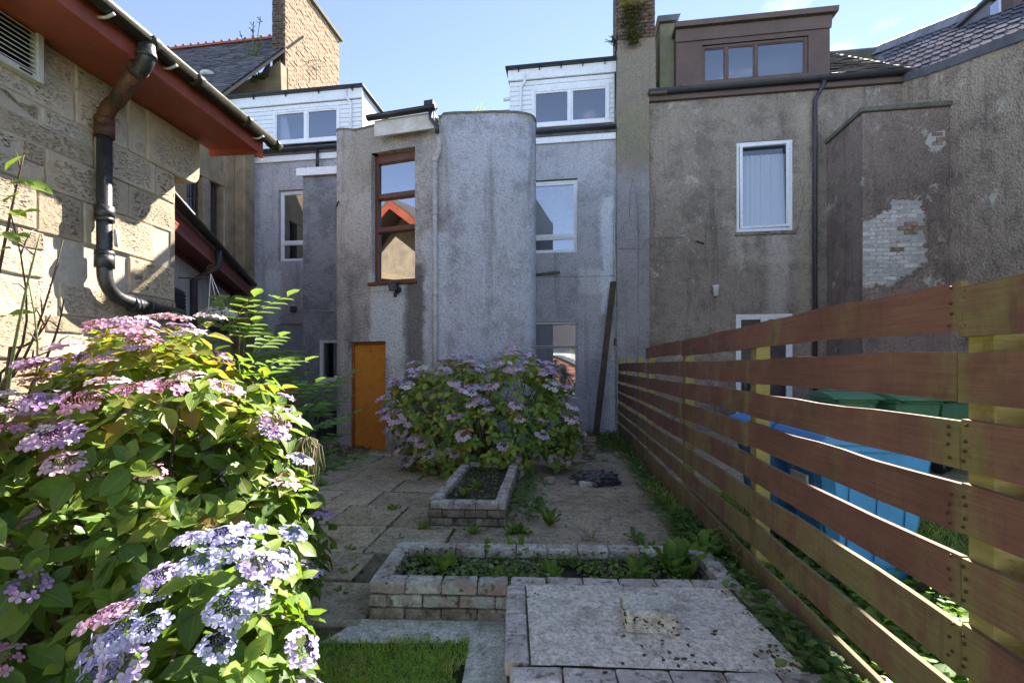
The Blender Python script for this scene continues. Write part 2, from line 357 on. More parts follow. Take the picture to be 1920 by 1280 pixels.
MAT = {}
MAT['mortar'] = worn('mortar', (0.52, 0.45, 0.35), (0.42, 0.36, 0.28), 0.95, 8, 0.4)
MAT['stone'] = sandstone('sandstone')
MAT['stone_plain'] = worn('dressed_stone', (0.30, 0.245, 0.18), (0.20, 0.165, 0.125), 0.92, 4, 0.4, c3=(0.12, 0.10, 0.08))
MAT['stone_dark'] = worn('weathered_stone', (0.312, 0.240, 0.143), (0.200, 0.156, 0.099), 0.92, 3, 0.4, c3=(0.125, 0.108, 0.055))
MAT['red'] = worn('red_paint', (0.34, 0.082, 0.048), (0.24, 0.058, 0.036), 0.45, 3, 0.12, spec=0.4)
MAT['red_dark'] = worn('dark_red_paint', (0.300, 0.070, 0.052), (0.225, 0.056, 0.046), 0.5, 3, 0.12)
MAT['bare'] = worn('bare_wood', (0.55, 0.42, 0.30), (0.45, 0.32, 0.2), 0.8, 20, 0.2)
MAT['iron'] = worn('black_iron', (0.022, 0.022, 0.023), (0.045, 0.045, 0.045), 0.38, 9, 0.25, spec=0.5, c3=(0.10, 0.10, 0.10))
MAT['iron_moss'] = worn('mossy_iron', (0.020, 0.018, 0.014), (0.038, 0.034, 0.017), 0.5, 7, 0.3, c3=(0.084, 0.070, 0.042))
MAT['iron_rust'] = worn('rusty_iron', (0.040, 0.024, 0.018), (0.13, 0.048, 0.018), 0.6, 7, 0.35, c3=(0.20, 0.085, 0.02))
MAT['upvc'] = worn('white_plastic', (0.76, 0.77, 0.78), (0.70, 0.71, 0.72), 0.35, 3, 0.03, spec=0.5)
MAT['upvc_old'] = worn('grubby_white', (0.62, 0.61, 0.57), (0.48, 0.47, 0.42), 0.5, 4, 0.05)
MAT['blackpl'] = plain('black_plastic', (0.02, 0.02, 0.021), 0.35, 0.5)
MAT['brownwood'] = worn('brown_stain', (0.13, 0.050, 0.028), (0.09, 0.036, 0.022), 0.4, 7, 0.2, c3=(0.20, 0.09, 0.05))
MAT['brownclad'] = worn('brown_cladding', (0.125, 0.080, 0.062), (0.10, 0.064, 0.05), 0.5, 2, 0.08)
MAT['door'] = worn('varnished_door', (0.64, 0.250, 0.036), (0.54, 0.200, 0.030), 0.38, 1.6, 0.06, spec=0.35)
MAT['doorframe'] = worn('varnished_frame', (0.36, 0.12, 0.018), (0.24, 0.08, 0.016), 0.4, 4, 0.1)
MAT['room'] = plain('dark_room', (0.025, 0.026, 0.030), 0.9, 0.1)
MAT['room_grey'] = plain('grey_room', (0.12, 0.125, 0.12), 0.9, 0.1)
MAT['roller'] = worn('pale_blind', (0.60, 0.60, 0.58), (0.55, 0.55, 0.53), 0.9, 2, 0.05)
MAT['pipe_grey'] = worn('grey_painted_pipe', (0.495, 0.478, 0.459), (0.360, 0.348, 0.324), 0.7, 9, 0.2, c3=(0.675, 0.638, 0.567))
MAT['dark_pipe'] = worn('dark_pipe', (0.045, 0.042, 0.045), (0.065, 0.058, 0.06), 0.55, 7, 0.1)
MAT['cable'] = plain('dark_cable', (0.085, 0.083, 0.08), 0.6, 0.3)
MAT['cable_pale'] = plain('pale_cable', (0.42, 0.42, 0.42), 0.6, 0.3)
MAT['lead'] = worn('lead_flashing', (0.10, 0.105, 0.115), (0.15, 0.155, 0.165), 0.5, 4, 0.15)
MAT['coping'] = worn('mossy_coping', (0.16, 0.15, 0.12), (0.10, 0.10, 0.06), 0.95, 5, 0.4, c3=(0.24, 0.23, 0.2))
MAT['terracotta'] = worn('terracotta', (0.40, 0.12, 0.06), (0.30, 0.09, 0.05), 0.8, 6, 0.2)
MAT['slate'] = slatem('slate', rough=0.85, spec=0.12, c1=(0.128, 0.123, 0.135), c2=(0.195, 0.182, 0.196))
MAT['slate_end'] = slatem('grey_slate', (0.13, 0.125, 0.14), (0.17, 0.165, 0.18), rough=1.0, spec=0.0)
MAT['slate_lit'] = slatem('brown_slate', (0.10, 0.085, 0.078), (0.14, 0.12, 0.105), rough=0.33, spec=0.6)
MAT['fence'] = fencewood('fence_paint')
MAT['fence_low'] = fencewood('fence_paint_mossy', amt=(0.34, 0.60))
MAT['fence_near'] = fencewood('fence_paint_fresh', amt=(0.48, 0.76))
MAT['post'] = fencewood('post_algae', amt=(0.30, 0.50), algae=(0.29, 0.26, 0.085))
MAT['plank'] = worn('old_dark_plank', (0.100, 0.068, 0.043), (0.060, 0.042, 0.029), 0.85, 5, 0.3)
MAT['brick'] = brickm('weathered_brick', (0.432, 0.333, 0.261), (0.361, 0.325, 0.281), (0.504, 0.508, 0.444), (0.090, 0.089, 0.072))
MAT['brick_dark'] = brickm('dark_brick', (0.263, 0.201, 0.143), (0.216, 0.193, 0.135), (0.340, 0.321, 0.249), (0.069, 0.070, 0.045), spots=0.7)  # darker brick, used mostly in the lower planter courses
MAT['brick_edge'] = brickm('lichened_brick', (0.504, 0.425, 0.363), (0.456, 0.414, 0.369), (0.600, 0.552, 0.495), (0.132, 0.115, 0.094), spots=0.25)
MAT['brick_stack'] = brickm('stack_brick', (0.165, 0.085, 0.062), (0.085, 0.06, 0.058), (0.22, 0.16, 0.13), (0.06, 0.05, 0.045), spots=0.4)
MAT['brick_lit'] = brickm('sunlit_stack_brick', (0.331, 0.204, 0.122), (0.302, 0.204, 0.134), (0.360, 0.258, 0.166), (0.144, 0.082, 0.048), spots=0.25)  # lighter copy of the stack brick, sunlight put into the flank colour
MAT['brick_shade'] = brickm('shaded_stack_brick', (0.13, 0.085, 0.060), (0.10, 0.07, 0.052), (0.17, 0.125, 0.095), (0.05, 0.04, 0.032), spots=0.2)  # darker copy of the same brick, shade put into the front colour
MAT['brick_white'] = brickm('limewashed_brick', (0.52, 0.50, 0.46), (0.56, 0.54, 0.50), (0.62, 0.60, 0.56), (0.26, 0.22, 0.18), spots=0.06)
MAT['brick_bare'] = brickm('bare_red_brick', (0.30, 0.20, 0.14), (0.27, 0.19, 0.14), (0.34, 0.26, 0.20), (0.10, 0.07, 0.05), spots=0.1)
MAT['joint'] = concrete('mossy_joint', (0.17, 0.155, 0.11), (0.13, 0.12, 0.075), (0.08, 0.075, 0.05), (0.09, 0.105, 0.03), 0.48)
MAT['flag'] = concrete('flagstone', (0.443, 0.386, 0.268), (0.347, 0.301, 0.207), (0.231, 0.201, 0.130), (0.174, 0.179, 0.053), 0.57, rand=19.0)
MAT['conc'] = concrete('damp_concrete', (0.418, 0.348, 0.244), (0.307, 0.253, 0.173), (0.185, 0.155, 0.103), (0.145, 0.134, 0.052), 0.60, crack=0.5)
MAT['conc_pale'] = concrete('pale_concrete', (0.74, 0.67, 0.56), (0.66, 0.60, 0.50), (0.36, 0.33, 0.27), (0.24, 0.20, 0.12), 0.60, scale=1.4, crack=0.35)
MAT['conc_strip'] = concrete('speckled_concrete', (0.632, 0.609, 0.517), (0.506, 0.483, 0.407), (0.253, 0.241, 0.176), (0.138, 0.144, 0.055), 0.58, scale=2.0)
MAT['soil'] = concrete('soil', (0.075, 0.063, 0.049), (0.053, 0.045, 0.035), (0.030, 0.025, 0.019), (0.075, 0.077, 0.026), 0.58, scale=3)
MAT['earth'] = concrete('earth_and_grass', (0.05, 0.06, 0.025), (0.06, 0.075, 0.025), (0.035, 0.035, 0.02), (0.05, 0.07, 0.02), 0.5)
MAT['moss'] = worn('dry_moss', (0.057, 0.049, 0.024), (0.114, 0.090, 0.031), 0.95, 40, 0.6)
MAT['moss_gold'] = worn('golden_moss', (0.16, 0.09, 0.02), (0.10, 0.075, 0.02), 0.95, 40, 0.6)

# render for each building
hx = lambda x, b=0: hp(x, 300, b)[0]
MAT['harl_grey'] = roughcast('grey_harling', (0.494, 0.480, 0.496), (0.435, 0.425, 0.445), (0.242, 0.229, 0.229), (0.679, 0.700, 0.696),
    regions=[(hx(1128), hx(1150), 2.6, 5.2, (0.679, 0.700, 0.740), 0.06, 0.8), (hx(1085), hx(1130), 3.05, 3.6, (0.679, 0.660, 0.661), 0.05, 0.5),
             (hx(500), hx(528), 1.8, 3.8, (0.679, 0.700, 0.696), 0.08, 0.5), (hx(450), hx(575), 0.2, 2.3, (0.291, 0.277, 0.281), 0.1, 0.5)], grime_amt=0.5, pale_th=(0.70, 0.78))  # last patch darkens the low left end of the wall
MAT['harl_annex'] = roughcast('annex_harling', (0.325, 0.340, 0.372), (0.276, 0.290, 0.321), (0.138, 0.141, 0.153), (0.585, 0.589, 0.605), grime_amt=0.8, pale_th=(0.68, 0.76))
tx = lambda x, y=7.5: w2h((x - CX) / FPX * y, y)[0]
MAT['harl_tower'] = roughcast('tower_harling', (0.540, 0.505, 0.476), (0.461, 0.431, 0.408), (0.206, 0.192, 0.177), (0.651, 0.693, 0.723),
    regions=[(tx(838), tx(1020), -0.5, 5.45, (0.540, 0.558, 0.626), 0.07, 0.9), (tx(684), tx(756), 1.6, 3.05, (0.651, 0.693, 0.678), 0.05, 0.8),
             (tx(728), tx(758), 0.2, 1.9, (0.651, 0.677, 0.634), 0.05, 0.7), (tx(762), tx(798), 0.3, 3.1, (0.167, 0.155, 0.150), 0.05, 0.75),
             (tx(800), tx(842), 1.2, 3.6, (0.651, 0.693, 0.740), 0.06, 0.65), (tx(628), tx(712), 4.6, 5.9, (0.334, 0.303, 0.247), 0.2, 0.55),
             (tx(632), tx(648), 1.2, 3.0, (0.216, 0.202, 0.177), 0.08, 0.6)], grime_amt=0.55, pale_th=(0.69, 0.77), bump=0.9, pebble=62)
MAT['harl_stack'] = roughcast('stack_harling', (0.369, 0.351, 0.347), (0.321, 0.301, 0.296), (0.193, 0.175, 0.156), (0.524, 0.474, 0.421),
    regions=[(-1, 2, 5.6, 9.2, (0.281, 0.229, 0.164), 0.35, 0.9), (-1, 2, 6.0, 7.0, (0.252, 0.238, 0.118), 0.3, 0.5)], grime_amt=0.5, pale_th=(0.70, 0.78))
MAT['harl_brown'] = roughcast('brown_harling', (0.336, 0.278, 0.221), (0.275, 0.230, 0.184), (0.153, 0.131, 0.105), (0.550, 0.478, 0.399),
    regions=[(hx(1370), hx(1500), 3.6, 4.5, (0.530, 0.470, 0.381), 0.1, 0.55), (hx(1440), hx(1475), 2.2, 4.3, (0.550, 0.478, 0.408), 0.1, 0.5),
             (hx(1495), hx(1520), 2.0, 7.0, (0.448, 0.383, 0.263), 0.1, 0.5)], grime_amt=0.8, pale_th=(0.58, 0.70), pebble=58, fleck=0.50)
MAT['harl_outshot'] = roughcast('outshot_harling', (0.332, 0.254, 0.209), (0.269, 0.207, 0.172), (0.143, 0.112, 0.089), (0.740, 0.717, 0.543),
    grime_amt=0.6, pale_th=(0.60, 0.70), pebble=58, green=(0.347, 0.292, 0.172))
MAT['harl_gable'] = roughcast('gable_harling', (0.504, 0.403, 0.294), (0.383, 0.303, 0.230), (0.182, 0.146, 0.114), (0.740, 0.740, 0.585),
    grime_amt=0.65, pale_th=(0.60, 0.72), pebble=52, fleck=0.30)
MAT['harl_hall'] = worn('grey_cement', (0.56, 0.53, 0.48), (0.44, 0.42, 0.38), 0.9, 4, 0.3)

def glass(name, refl=0.35, tint=(0.75, 0.8, 0.82), rough=0.012, wob=0.02):
    g = G(name); nt = g.nt
    gl = g.n('ShaderNodeBsdfGlossy'); gl.inputs['Roughness'].default_value = rough; gl.inputs['Color'].default_value = (0.93, 0.96, 1, 1)
    tr = g.n('ShaderNodeBsdfTransparent'); tr.inputs['Color'].default_value = (*tint, 1)
    fr = g.n('ShaderNodeFresnel'); fr.inputs['IOR'].default_value = 1.5
    f = g.mth('ADD', g.mth('MULTIPLY', fr.outputs[0], 1 - refl), refl, True)
    ms = g.n('ShaderNodeMixShader'); nt.links.new(f, ms.inputs[0]); nt.links.new(tr.outputs[0], ms.inputs[1]); nt.links.new(gl.outputs[0], ms.inputs[2])
    if wob:
        v = g.co('Object'); b = g.bump(g.noise(v, 1.3, 2, 0.4), wob, 0.05); nt.links.new(b, gl.inputs['Normal'])
    nt.links.new(ms.outputs[0], g.o.inputs[0]); return g.m
MAT['glass'] = glass('window_glass', 0.30)
MAT['glass_hi'] = glass('old_window_glass', 0.42)
MAT['glass_lo'] = glass('dusty_glass', 0.14, (0.85, 0.88, 0.88))
def curtain_mat():
    g = G('white_curtain', 0.9, 0.1); c = (0.62, 0.63, 0.68); g.fin(c)
    return g.m
MAT['curtain'] = curtain_mat()

def leafm(name, trans=0.42, rough=0.42, vein=0.35, rnd=0.0):
    g = G(name, rough, 0.35); at = g.n('ShaderNodeAttribute'); at.attribute_name = 'tint'
    uv = g.sep(g.co('UV')); u = g.mth('ABSOLUTE', g.mth('SUBTRACT', uv[0], 0.5))
    mid = g.mr(u, 0.012, 0.045, 1, 0)
    sv = g.mth('SINE', g.mth('MULTIPLY', g.mth('SUBTRACT', uv[1], g.mth('MULTIPLY', u, 0.55)), 62.0))
    side = g.mr(sv, 0.90, 1.0)
    vm = g.mth('MAXIMUM', mid, g.mth('MULTIPLY', side, 0.35))
    n = g.noise(g.co('Object'), 18, 4, 0.6)
    c = g.mix(g.mth('MULTIPLY', vm, vein), at.outputs['Color'], (0.30, 0.36, 0.12))
    c = g.mix(0.5, c, g.ramp(n, [(0.3, 0.75), (0.7, 1.2)]), 'MULTIPLY')
    ed = g.mth('MULTIPLY', g.mr(uv[1], 0.55, 1.0), at.outputs['Alpha'])
    c = g.mix(ed, c, (0.22, 0.075, 0.035))
    nrm = g.bump(g.mth('ADD', g.mth('MULTIPLY', vm, -0.7), g.mth('MULTIPLY', n, 0.2)), 0.4, 0.004)
    g.fin(c, None, nrm)
    tl = g.n('ShaderNodeBsdfTranslucent'); c2 = g.mix(1.0, c, (1.5, 1.55, 0.75), 'MULTIPLY'); g.nt.links.new(c2, tl.inputs['Color'])
    ms = g.n('ShaderNodeMixShader'); ms.inputs[0].default_value = trans
    g.nt.links.new(g.b.outputs[0], ms.inputs[1]); g.nt.links.new(tl.outputs[0], ms.inputs[2]); g.nt.links.new(ms.outputs[0], g.o.inputs[0])
    return g.m
MAT['leaf'] = leafm('hydrangea_leaf'); MAT['herb'] = leafm('herb_leaf', 0.42, 0.5, 0.2)
def petalm():
    g = G('petal', 0.6, 0.2); at = g.n('ShaderNodeAttribute'); at.attribute_name = 'tint'; g.fin(at.outputs['Color'])
    tl = g.n('ShaderNodeBsdfTranslucent'); g.nt.links.new(at.outputs['Color'], tl.inputs['Color'])
    ms = g.n('ShaderNodeMixShader'); ms.inputs[0].default_value = 0.3
    g.nt.links.new(g.b.outputs[0], ms.inputs[1]); g.nt.links.new(tl.outputs[0], ms.inputs[2]); g.nt.links.new(ms.outputs[0], g.o.inputs[0]); return g.m
MAT['petal'] = petalm()
MAT['stem'] = worn('woody_stem', (0.10, 0.07, 0.04), (0.07, 0.05, 0.03), 0.8, 20, 0.2)
MAT['stem_red'] = worn('dark_twig', (0.055, 0.03, 0.022), (0.09, 0.06, 0.03), 0.7, 20, 0.2)
MAT['stem_green'] = worn('green_stem', (0.13, 0.15, 0.05), (0.10, 0.12, 0.045), 0.7, 20, 0.1)
# ------------------------------------------------------------------ building helpers
def window(parent, x0, x1, z0, z1, y, mat, fr=0.055, dep=0.07, vs=(), hs=(), pane='glass', back='room', backd=0.45, rz=0, host=None,
           sash=0.035, name='window', label=None, opener=(), sill=None):
    w, h = x1 - x0, z1 - z0
    if host is None:
        host = empty(name, parent, ((x0 + x1) / 2, y, z0), rz); ox, oy, oz = 0, 0, 0
        if label: host['label'] = label
    else: ox, oy, oz = (x0 + x1) / 2, y, z0
    X0, X1 = ox - w / 2, ox + w / 2; Z0, Z1 = oz, oz + h
    xs = [X0] + [X0 + w * f for f in vs] + [X1]; zs = [Z0] + [Z0 + h * f for f in hs] + [Z1]
    m = MB(); m.box(X0, X0 + fr, oy, oy + dep, Z0, Z1); m.box(X1 - fr, X1, oy, oy + dep, Z0, Z1)
    m.box(X0 + fr, X1 - fr, oy + .001, oy + dep - .001, Z0, Z0 + fr); m.box(X0 + fr, X1 - fr, oy + .001, oy + dep - .001, Z1 - fr, Z1)
    for v in xs[1:-1]: m.box(v - fr / 2, v + fr / 2, oy + .001, oy + dep - .001, Z0 + fr, Z1 - fr)
    for i in range(len(xs) - 1):
        a = xs[i] + (fr if i == 0 else fr / 2); b = xs[i + 1] - (fr if i == len(xs) - 2 else fr / 2)
        for q in zs[1:-1]: m.box(a, b, oy + .002, oy + dep - .002, q - fr / 2, q + fr / 2)
    m.obj('window_frame', mat, host, 0.006)
    for i in range(len(xs) - 1):
        for j in range(len(zs) - 1):
            a = xs[i] + (fr if i == 0 else fr / 2); b = xs[i + 1] - (fr if i == len(xs) - 2 else fr / 2)
            c = zs[j] + (fr if j == 0 else fr / 2); d = zs[j + 1] - (fr if j == len(zs) - 2 else fr / 2)
            if sash:
                s = MB(); yy0, yy1 = oy + 0.014, oy + dep - 0.012
                s.box(a, a + sash, yy0, yy1, c, d); s.box(b - sash, b, yy0, yy1, c, d)
                s.box(a + sash, b - sash, yy0 + .001, yy1, c, c + sash); s.box(a + sash, b - sash, yy0 + .001, yy1, d - sash, d)
                s.obj('sash', mat, host, 0.004); a += sash; b -= sash; c += sash; d -= sash
            p = MB(); p.quad((a, oy + dep * .55, c), (b, oy + dep * .55, c), (b, oy + dep * .55, d), (a, oy + dep * .55, d)); p.obj('pane', MAT[pane], host)
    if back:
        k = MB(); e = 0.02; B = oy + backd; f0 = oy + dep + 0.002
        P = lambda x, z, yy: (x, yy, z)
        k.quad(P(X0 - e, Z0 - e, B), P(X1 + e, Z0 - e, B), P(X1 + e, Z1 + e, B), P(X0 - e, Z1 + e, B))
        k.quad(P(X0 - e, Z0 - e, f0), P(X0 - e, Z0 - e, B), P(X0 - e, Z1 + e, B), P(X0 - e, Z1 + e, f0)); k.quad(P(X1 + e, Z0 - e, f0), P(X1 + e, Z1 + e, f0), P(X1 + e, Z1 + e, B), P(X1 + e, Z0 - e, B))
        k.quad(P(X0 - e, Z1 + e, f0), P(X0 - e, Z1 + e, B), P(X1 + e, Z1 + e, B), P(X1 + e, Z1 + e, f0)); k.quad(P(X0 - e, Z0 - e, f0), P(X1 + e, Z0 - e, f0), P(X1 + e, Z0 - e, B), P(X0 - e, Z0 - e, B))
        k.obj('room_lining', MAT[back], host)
    if sill:
        MB().box(X0 - .05, X1 + .05, oy - sill, oy - .002, Z0 - .05, Z0 - .004).obj('sill', mat, host, 0.006)
    return host
def half_gutter(host, x0, x1, y, z, r, mat, name='gutter', n=8, rx=None):
    prof = [(y + r * math.cos(math.pi + math.pi * k / n), z + r * math.sin(math.pi + math.pi * k / n)) for k in range(n + 1)]
    q = r * 0.86; prof += [(y + q * math.cos(2 * math.pi - math.pi * k / n), z + q * math.sin(2 * math.pi - math.pi * k / n)) for k in range(n + 1)]
    return MB().prism(prof, x0, x1, 'x', True).obj(name, mat, host)
def slates(host, name, a0, a1, b0, z0, b1, z1, w, gauge, mat, seed=1, thick=0.012, M=None, tone=(0.75, 1.2), lift=1.0):
    r = random.Random(seed); d = Vector((0, b1 - b0, z1 - z0)); L = d.length; d /= L; nr = Vector((0, -d.z, d.y)); m = MB(); col = []
    rows = int(L / gauge)
    for i in range(rows):
        x = a0 - (w / 2 if i % 2 else 0); s0 = i * gauge
        while x < a1:
            ww = w * r.uniform(0.92, 1.04); xa, xb = max(a0, x + .003), min(a1, x + ww - .003)
            if xb - xa > 0.03:
                o = Vector((0, b0, z0)); j = r.uniform(0, 0.006) * lift; t = thick * r.uniform(.8, 1.5)
                lo = o + d * (s0 - r.uniform(0, 0.012)) + nr * (t * 1.6 + j); hi = o + d * (s0 + gauge * 1.25) + nr * 0.001
                P = [(xa, lo.y, lo.z), (xb, lo.y, lo.z), (xb, hi.y, hi.z), (xa, hi.y, hi.z)]
                lo2 = lo - nr * t
                Q = [(xa, lo2.y, lo2.z), (xb, lo2.y, lo2.z)]
                if M is not None: P = [tuple(M @ Vector(p)) for p in P]; Q = [tuple(M @ Vector(p)) for p in Q]
                i0 = len(m.v); m.v += P + Q
                m.f += [(i0, i0 + 1, i0 + 2, i0 + 3), (i0 + 4, i0 + 5, i0 + 1, i0), (i0 + 4, i0, i0 + 3), (i0 + 1, i0 + 5, i0 + 2)]; m.sm += [False] * 4
                t_ = r.uniform(*tone); col += [(t_ * r.uniform(.95, 1.05), t_, t_ * r.uniform(.95, 1.05), 1)] * 6
            x += ww
    me = m.mesh(name, mat); ca = me.color_attributes.new('tint', 'FLOAT_COLOR', 'POINT'); ca.data.foreach_set('color', np.array(col, 'f').ravel())
    o = bpy.data.objects.new(name, me); COL.objects.link(o); o.parent = host; o['kind'] = 'stuff'; return o
def boards(host, x0, x1, y, z0, z1, n, mat, th=0.02, name='cladding_board', holes=()):
    h = (z1 - z0) / n
    for i in range(n):
        za, zb = z0 + i * h, z0 + (i + 1) * h - 0.006; spans = [(x0, x1)]
        for (hx0, hx1, hz0, hz1) in holes:
            if za < hz1 - 0.01 and zb > hz0 + 0.01:
                spans = [s for a, b in spans for s in ((a, min(b, hx0)), (max(a, hx1), b)) if s[1] - s[0] > 0.02]
        for a, b in spans:
            MB().prism([(y - th, za), (y - th * 0.55, zb), (y + 0.01, zb), (y + 0.01, za)], a, b, 'x').obj(name, mat, host)
def poly_plate(pts, nrm, th):             # closed plate from a planar 3D outline
    m = MB(); n = Vector(nrm) * th; i = len(m.v); k = len(pts); m.v += [tuple(p) for p in pts] + [tuple(Vector(p) + n) for p in pts]
    m.f += [tuple(range(k)), tuple(reversed(range(k, 2 * k)))] + [(j, (j + 1) % k, k + (j + 1) % k, k + j) for j in range(k)]
    m.f = [tuple(i + q for q in f) for f in m.f]; m.sm += [False] * len(m.f); return m

# ------------------------------------------------------------------ ground and sky-wide setting
g = MB(); g.quad((-600, -600, -0.05), (600, -600, -0.05), (600, 600, -0.05), (-600, 600, -0.05))
tag(g.obj('ground', MAT['earth']), 'earthy ground under the whole garden', None, None, 'structure')

# ------------------------------------------------------------------ grey house with the bowed stair tower
gh = thing('terraced_house', 'blue-grey roughcast house with bowed stair tower and two white dormers', 'house', F0, HA)
aL = hx(450); EZ = 6.42
wl = (hx(522), hx(522) + 0.98, hp(522, 490)[1], hp(545, 356)[1])
wr = (hx(1083) - 1.12, hx(1083), hp(1083, 472)[1], hp(1083, 334)[1])
wg = (hx(1083) - 1.12, hx(1083), hp(1083, 748)[1], hp(1083, 603)[1])
pan = (hx(515), hx(515) + 0.9, 0.0, hp(540, 607)[1])
mw, _, _ = wall_path([(aL, 0), (0.0, 0)], -0.1, 6.62, [(o[0] - aL, o[1] - aL, o[2], o[3]) for o in (wl, wr, wg, pan)], 0.13)
mw.quad((aL, 0, -.1), (aL, 0, 6.62), (aL, 3, 6.62), (aL, 3, -.1))
mw.obj('wall', MAT['harl_grey'], gh)
window(gh, *wl, 0.085, MAT['upvc'], 0.05, hs=(0.27,), pane='glass_hi', back='room_grey', sash=0.03)
w1 = window(gh, *wr, 0.085, MAT['upvc'], 0.055, hs=(0.23,), pane='glass', back='room_grey', sash=0.035)
W_, H_ = wr[1] - wr[0], wr[3] - wr[2]
MB().box(-W_ / 2 + .1, W_ / 2 - .06, .11, .118, H_ * .27, H_ - .08).obj('roller_blind', MAT['roller'], w1)
w2 = window(gh, *wg, 0.085, MAT['upvc_old'], 0.055, hs=(0.68,), pane='glass_hi', back='room_grey', sash=0.0)
W_, H_ = wg[1] - wg[0], wg[3] - wg[2]
for i in range(46):
    x = -W_ / 2 + 0.02 + i * (W_ - 0.04) / 45; MB().box(x - .002, x + .002, -.022, -.018, 0.03, H_ - .03).obj('mesh_wire', MAT['cable_pale'], w2)
for z in (0.04, H_ * .33, H_ * .68, H_ - .05): MB().box(-W_ / 2, W_ / 2, -.030, -.0225, z - .006, z + .006).obj('mesh_bar', MAT['cable'], w2)
pp = MB().box(pan[0] + .002, pan[1] - .002, .05, .09, -.05, pan[3] - .003).obj('blocked_doorway', worn('pale_grey_paint', (0.33, 0.345, 0.375), (0.29, 0.30, 0.33), 0.7, 1.5, 0.05), gh)
# eaves and main roof
MB().box(aL - .1, -.012, -.055, -.002, EZ, 6.60).obj('fascia', MAT['upvc'], gh, 0.004)
half_gutter(gh, aL - .15, -.015, -.12, 6.66, .06, MAT['blackpl'])
for i in range(8):
    x = aL + .3 + i * (-aL - .5) / 7; MB().box(x - .012, x + .012, -.15, -.056, 6.57, 6.60).obj('gutter_bracket', MAT['blackpl'], gh)
RB, RZ = 2.75, 8.72
poly_plate([(aL - .1, -.12, 6.62), (-.01, -.12, 6.62), (-.01, RB, RZ), (aL - .1, RB, RZ)], (0, .6, -.8), .08).obj('roof', MAT['lead'], gh)
poly_plate([(aL - .1, RB, RZ), (-.01, RB, RZ), (-.01, RB + 3, 6.4), (aL - .1, RB + 3, 6.4)], (0, -.6, -.8), .08).obj('roof', MAT['lead'], gh)
slates(gh, 'slating', aL - .1, -.012, -.12, 6.62, RB, RZ, .26, .2, MAT['slate'], 3)
def dormer(host, x0, x1, b, zt, zb, win, name='dormer', cheek_b=2.3, side=1, curtain=False, label=None):
    d = empty(name, host)
    if label: d['label'] = label
    wx0, wx1, wz0, wz1 = win
    zf = zt - 0.30
    boards(d, x0, x1, b, zb, zf, 11, MAT['upvc'], holes=[(wx0 - .002, wx1 + .002, wz0 - .03, wz1 + .002)])
    window(None, wx0, wx1, wz0, wz1, b - .035, MAT['upvc'], 0.06, 0.075, vs=(0.5,), pane='glass', host=d, sill=.05)
    if curtain:
        c = MB(); n = 24; xa, xb = wx0 + .10, wx0 + .10 + (wx1 - wx0) * .17
        for i in range(n):
            f = lambda k: (xa + (xb - xa) * k / n, b + .13 + .02 * math.sin(k * 1.3))
            (p, q), (p2, q2) = f(i), f(i + 1); sp = 1
            c.quad((p, q, wz0 + .02), (p2, q2, wz0 + .02), (p2 - (p2 - xa) * .45, q2, wz1 - .05), (p - (p - xa) * .45, q, wz1 - .05), smooth=True)
        c.obj('curtain', MAT['curtain'], d)
    MB().box(x0 - .05, x1 + .05, b - .07, b - .022, zf, zt - .06).obj('fascia', MAT['upvc'], d, .004)
    MB().box(x0 - .10, x1 + .10, b - .16, cheek_b + .5, zt - .058, zt).obj('dormer_roof', MAT['blackpl'], d, .01)
    for i in range(5): MB().box(x0 + .2 + i * (x1 - x0 - .4) / 4 - .012, x0 + .2 + i * (x1 - x0 - .4) / 4 + .012, b - .11, b - .072, zt - .12, zt - .06).obj('gutter_bracket', MAT['blackpl'], d)
    # cheeks follow the roof slope, one board per course
    sl = (RZ - 6.62) / (RB + .12)
    for xx, sg in ((x1, 1), (x0, -1)):
        n = 9
        for i in range(n):
            za = zb + (zt - .06 - zb) * i / n; zc = zb + (zt - .06 - zb) * (i + 1) / n - .006
            ba = min(cheek_b, -.12 + (za - 6.62) / sl + .05); bc = min(cheek_b, -.12 + (zc - 6.62) / sl + .05)
            if ba < b + .05: ba = b + .06
            pr = [(b, za), (max(ba, b + .06), za), (max(bc, b + .06), zc), (b, zc)]
            MB().prism(pr, xx - .01 * sg, xx + .02 * sg, 'x').obj('cladding_board', MAT['upvc'], d)
    return d
b0 = 0.3
d1 = dormer(gh, hx(408, b0), hp(678, 170, b0)[0], b0, hp(678, 163, b0)[1], hp(650, 272, b0)[1] - .08,
            (hp(513, 0, b0)[0], hp(638, 0, b0)[0], hp(575, 267, b0)[1], hp(575, 204, b0)[1]), curtain=True, label='white boarded dormer with a net curtain')
d2 = dormer(gh, hp(957, 0, b0)[0], -.03, b0, hp(957, 131, b0)[1], hp(1060, 240, b0)[1] - .08,
            (hp(997, 0, b0)[0], hp(1143, 0, b0)[0], hp(1070, 234, b0)[1], hp(1070, 164, b0)[1]), label='white boarded dormer beside the brick chimney')
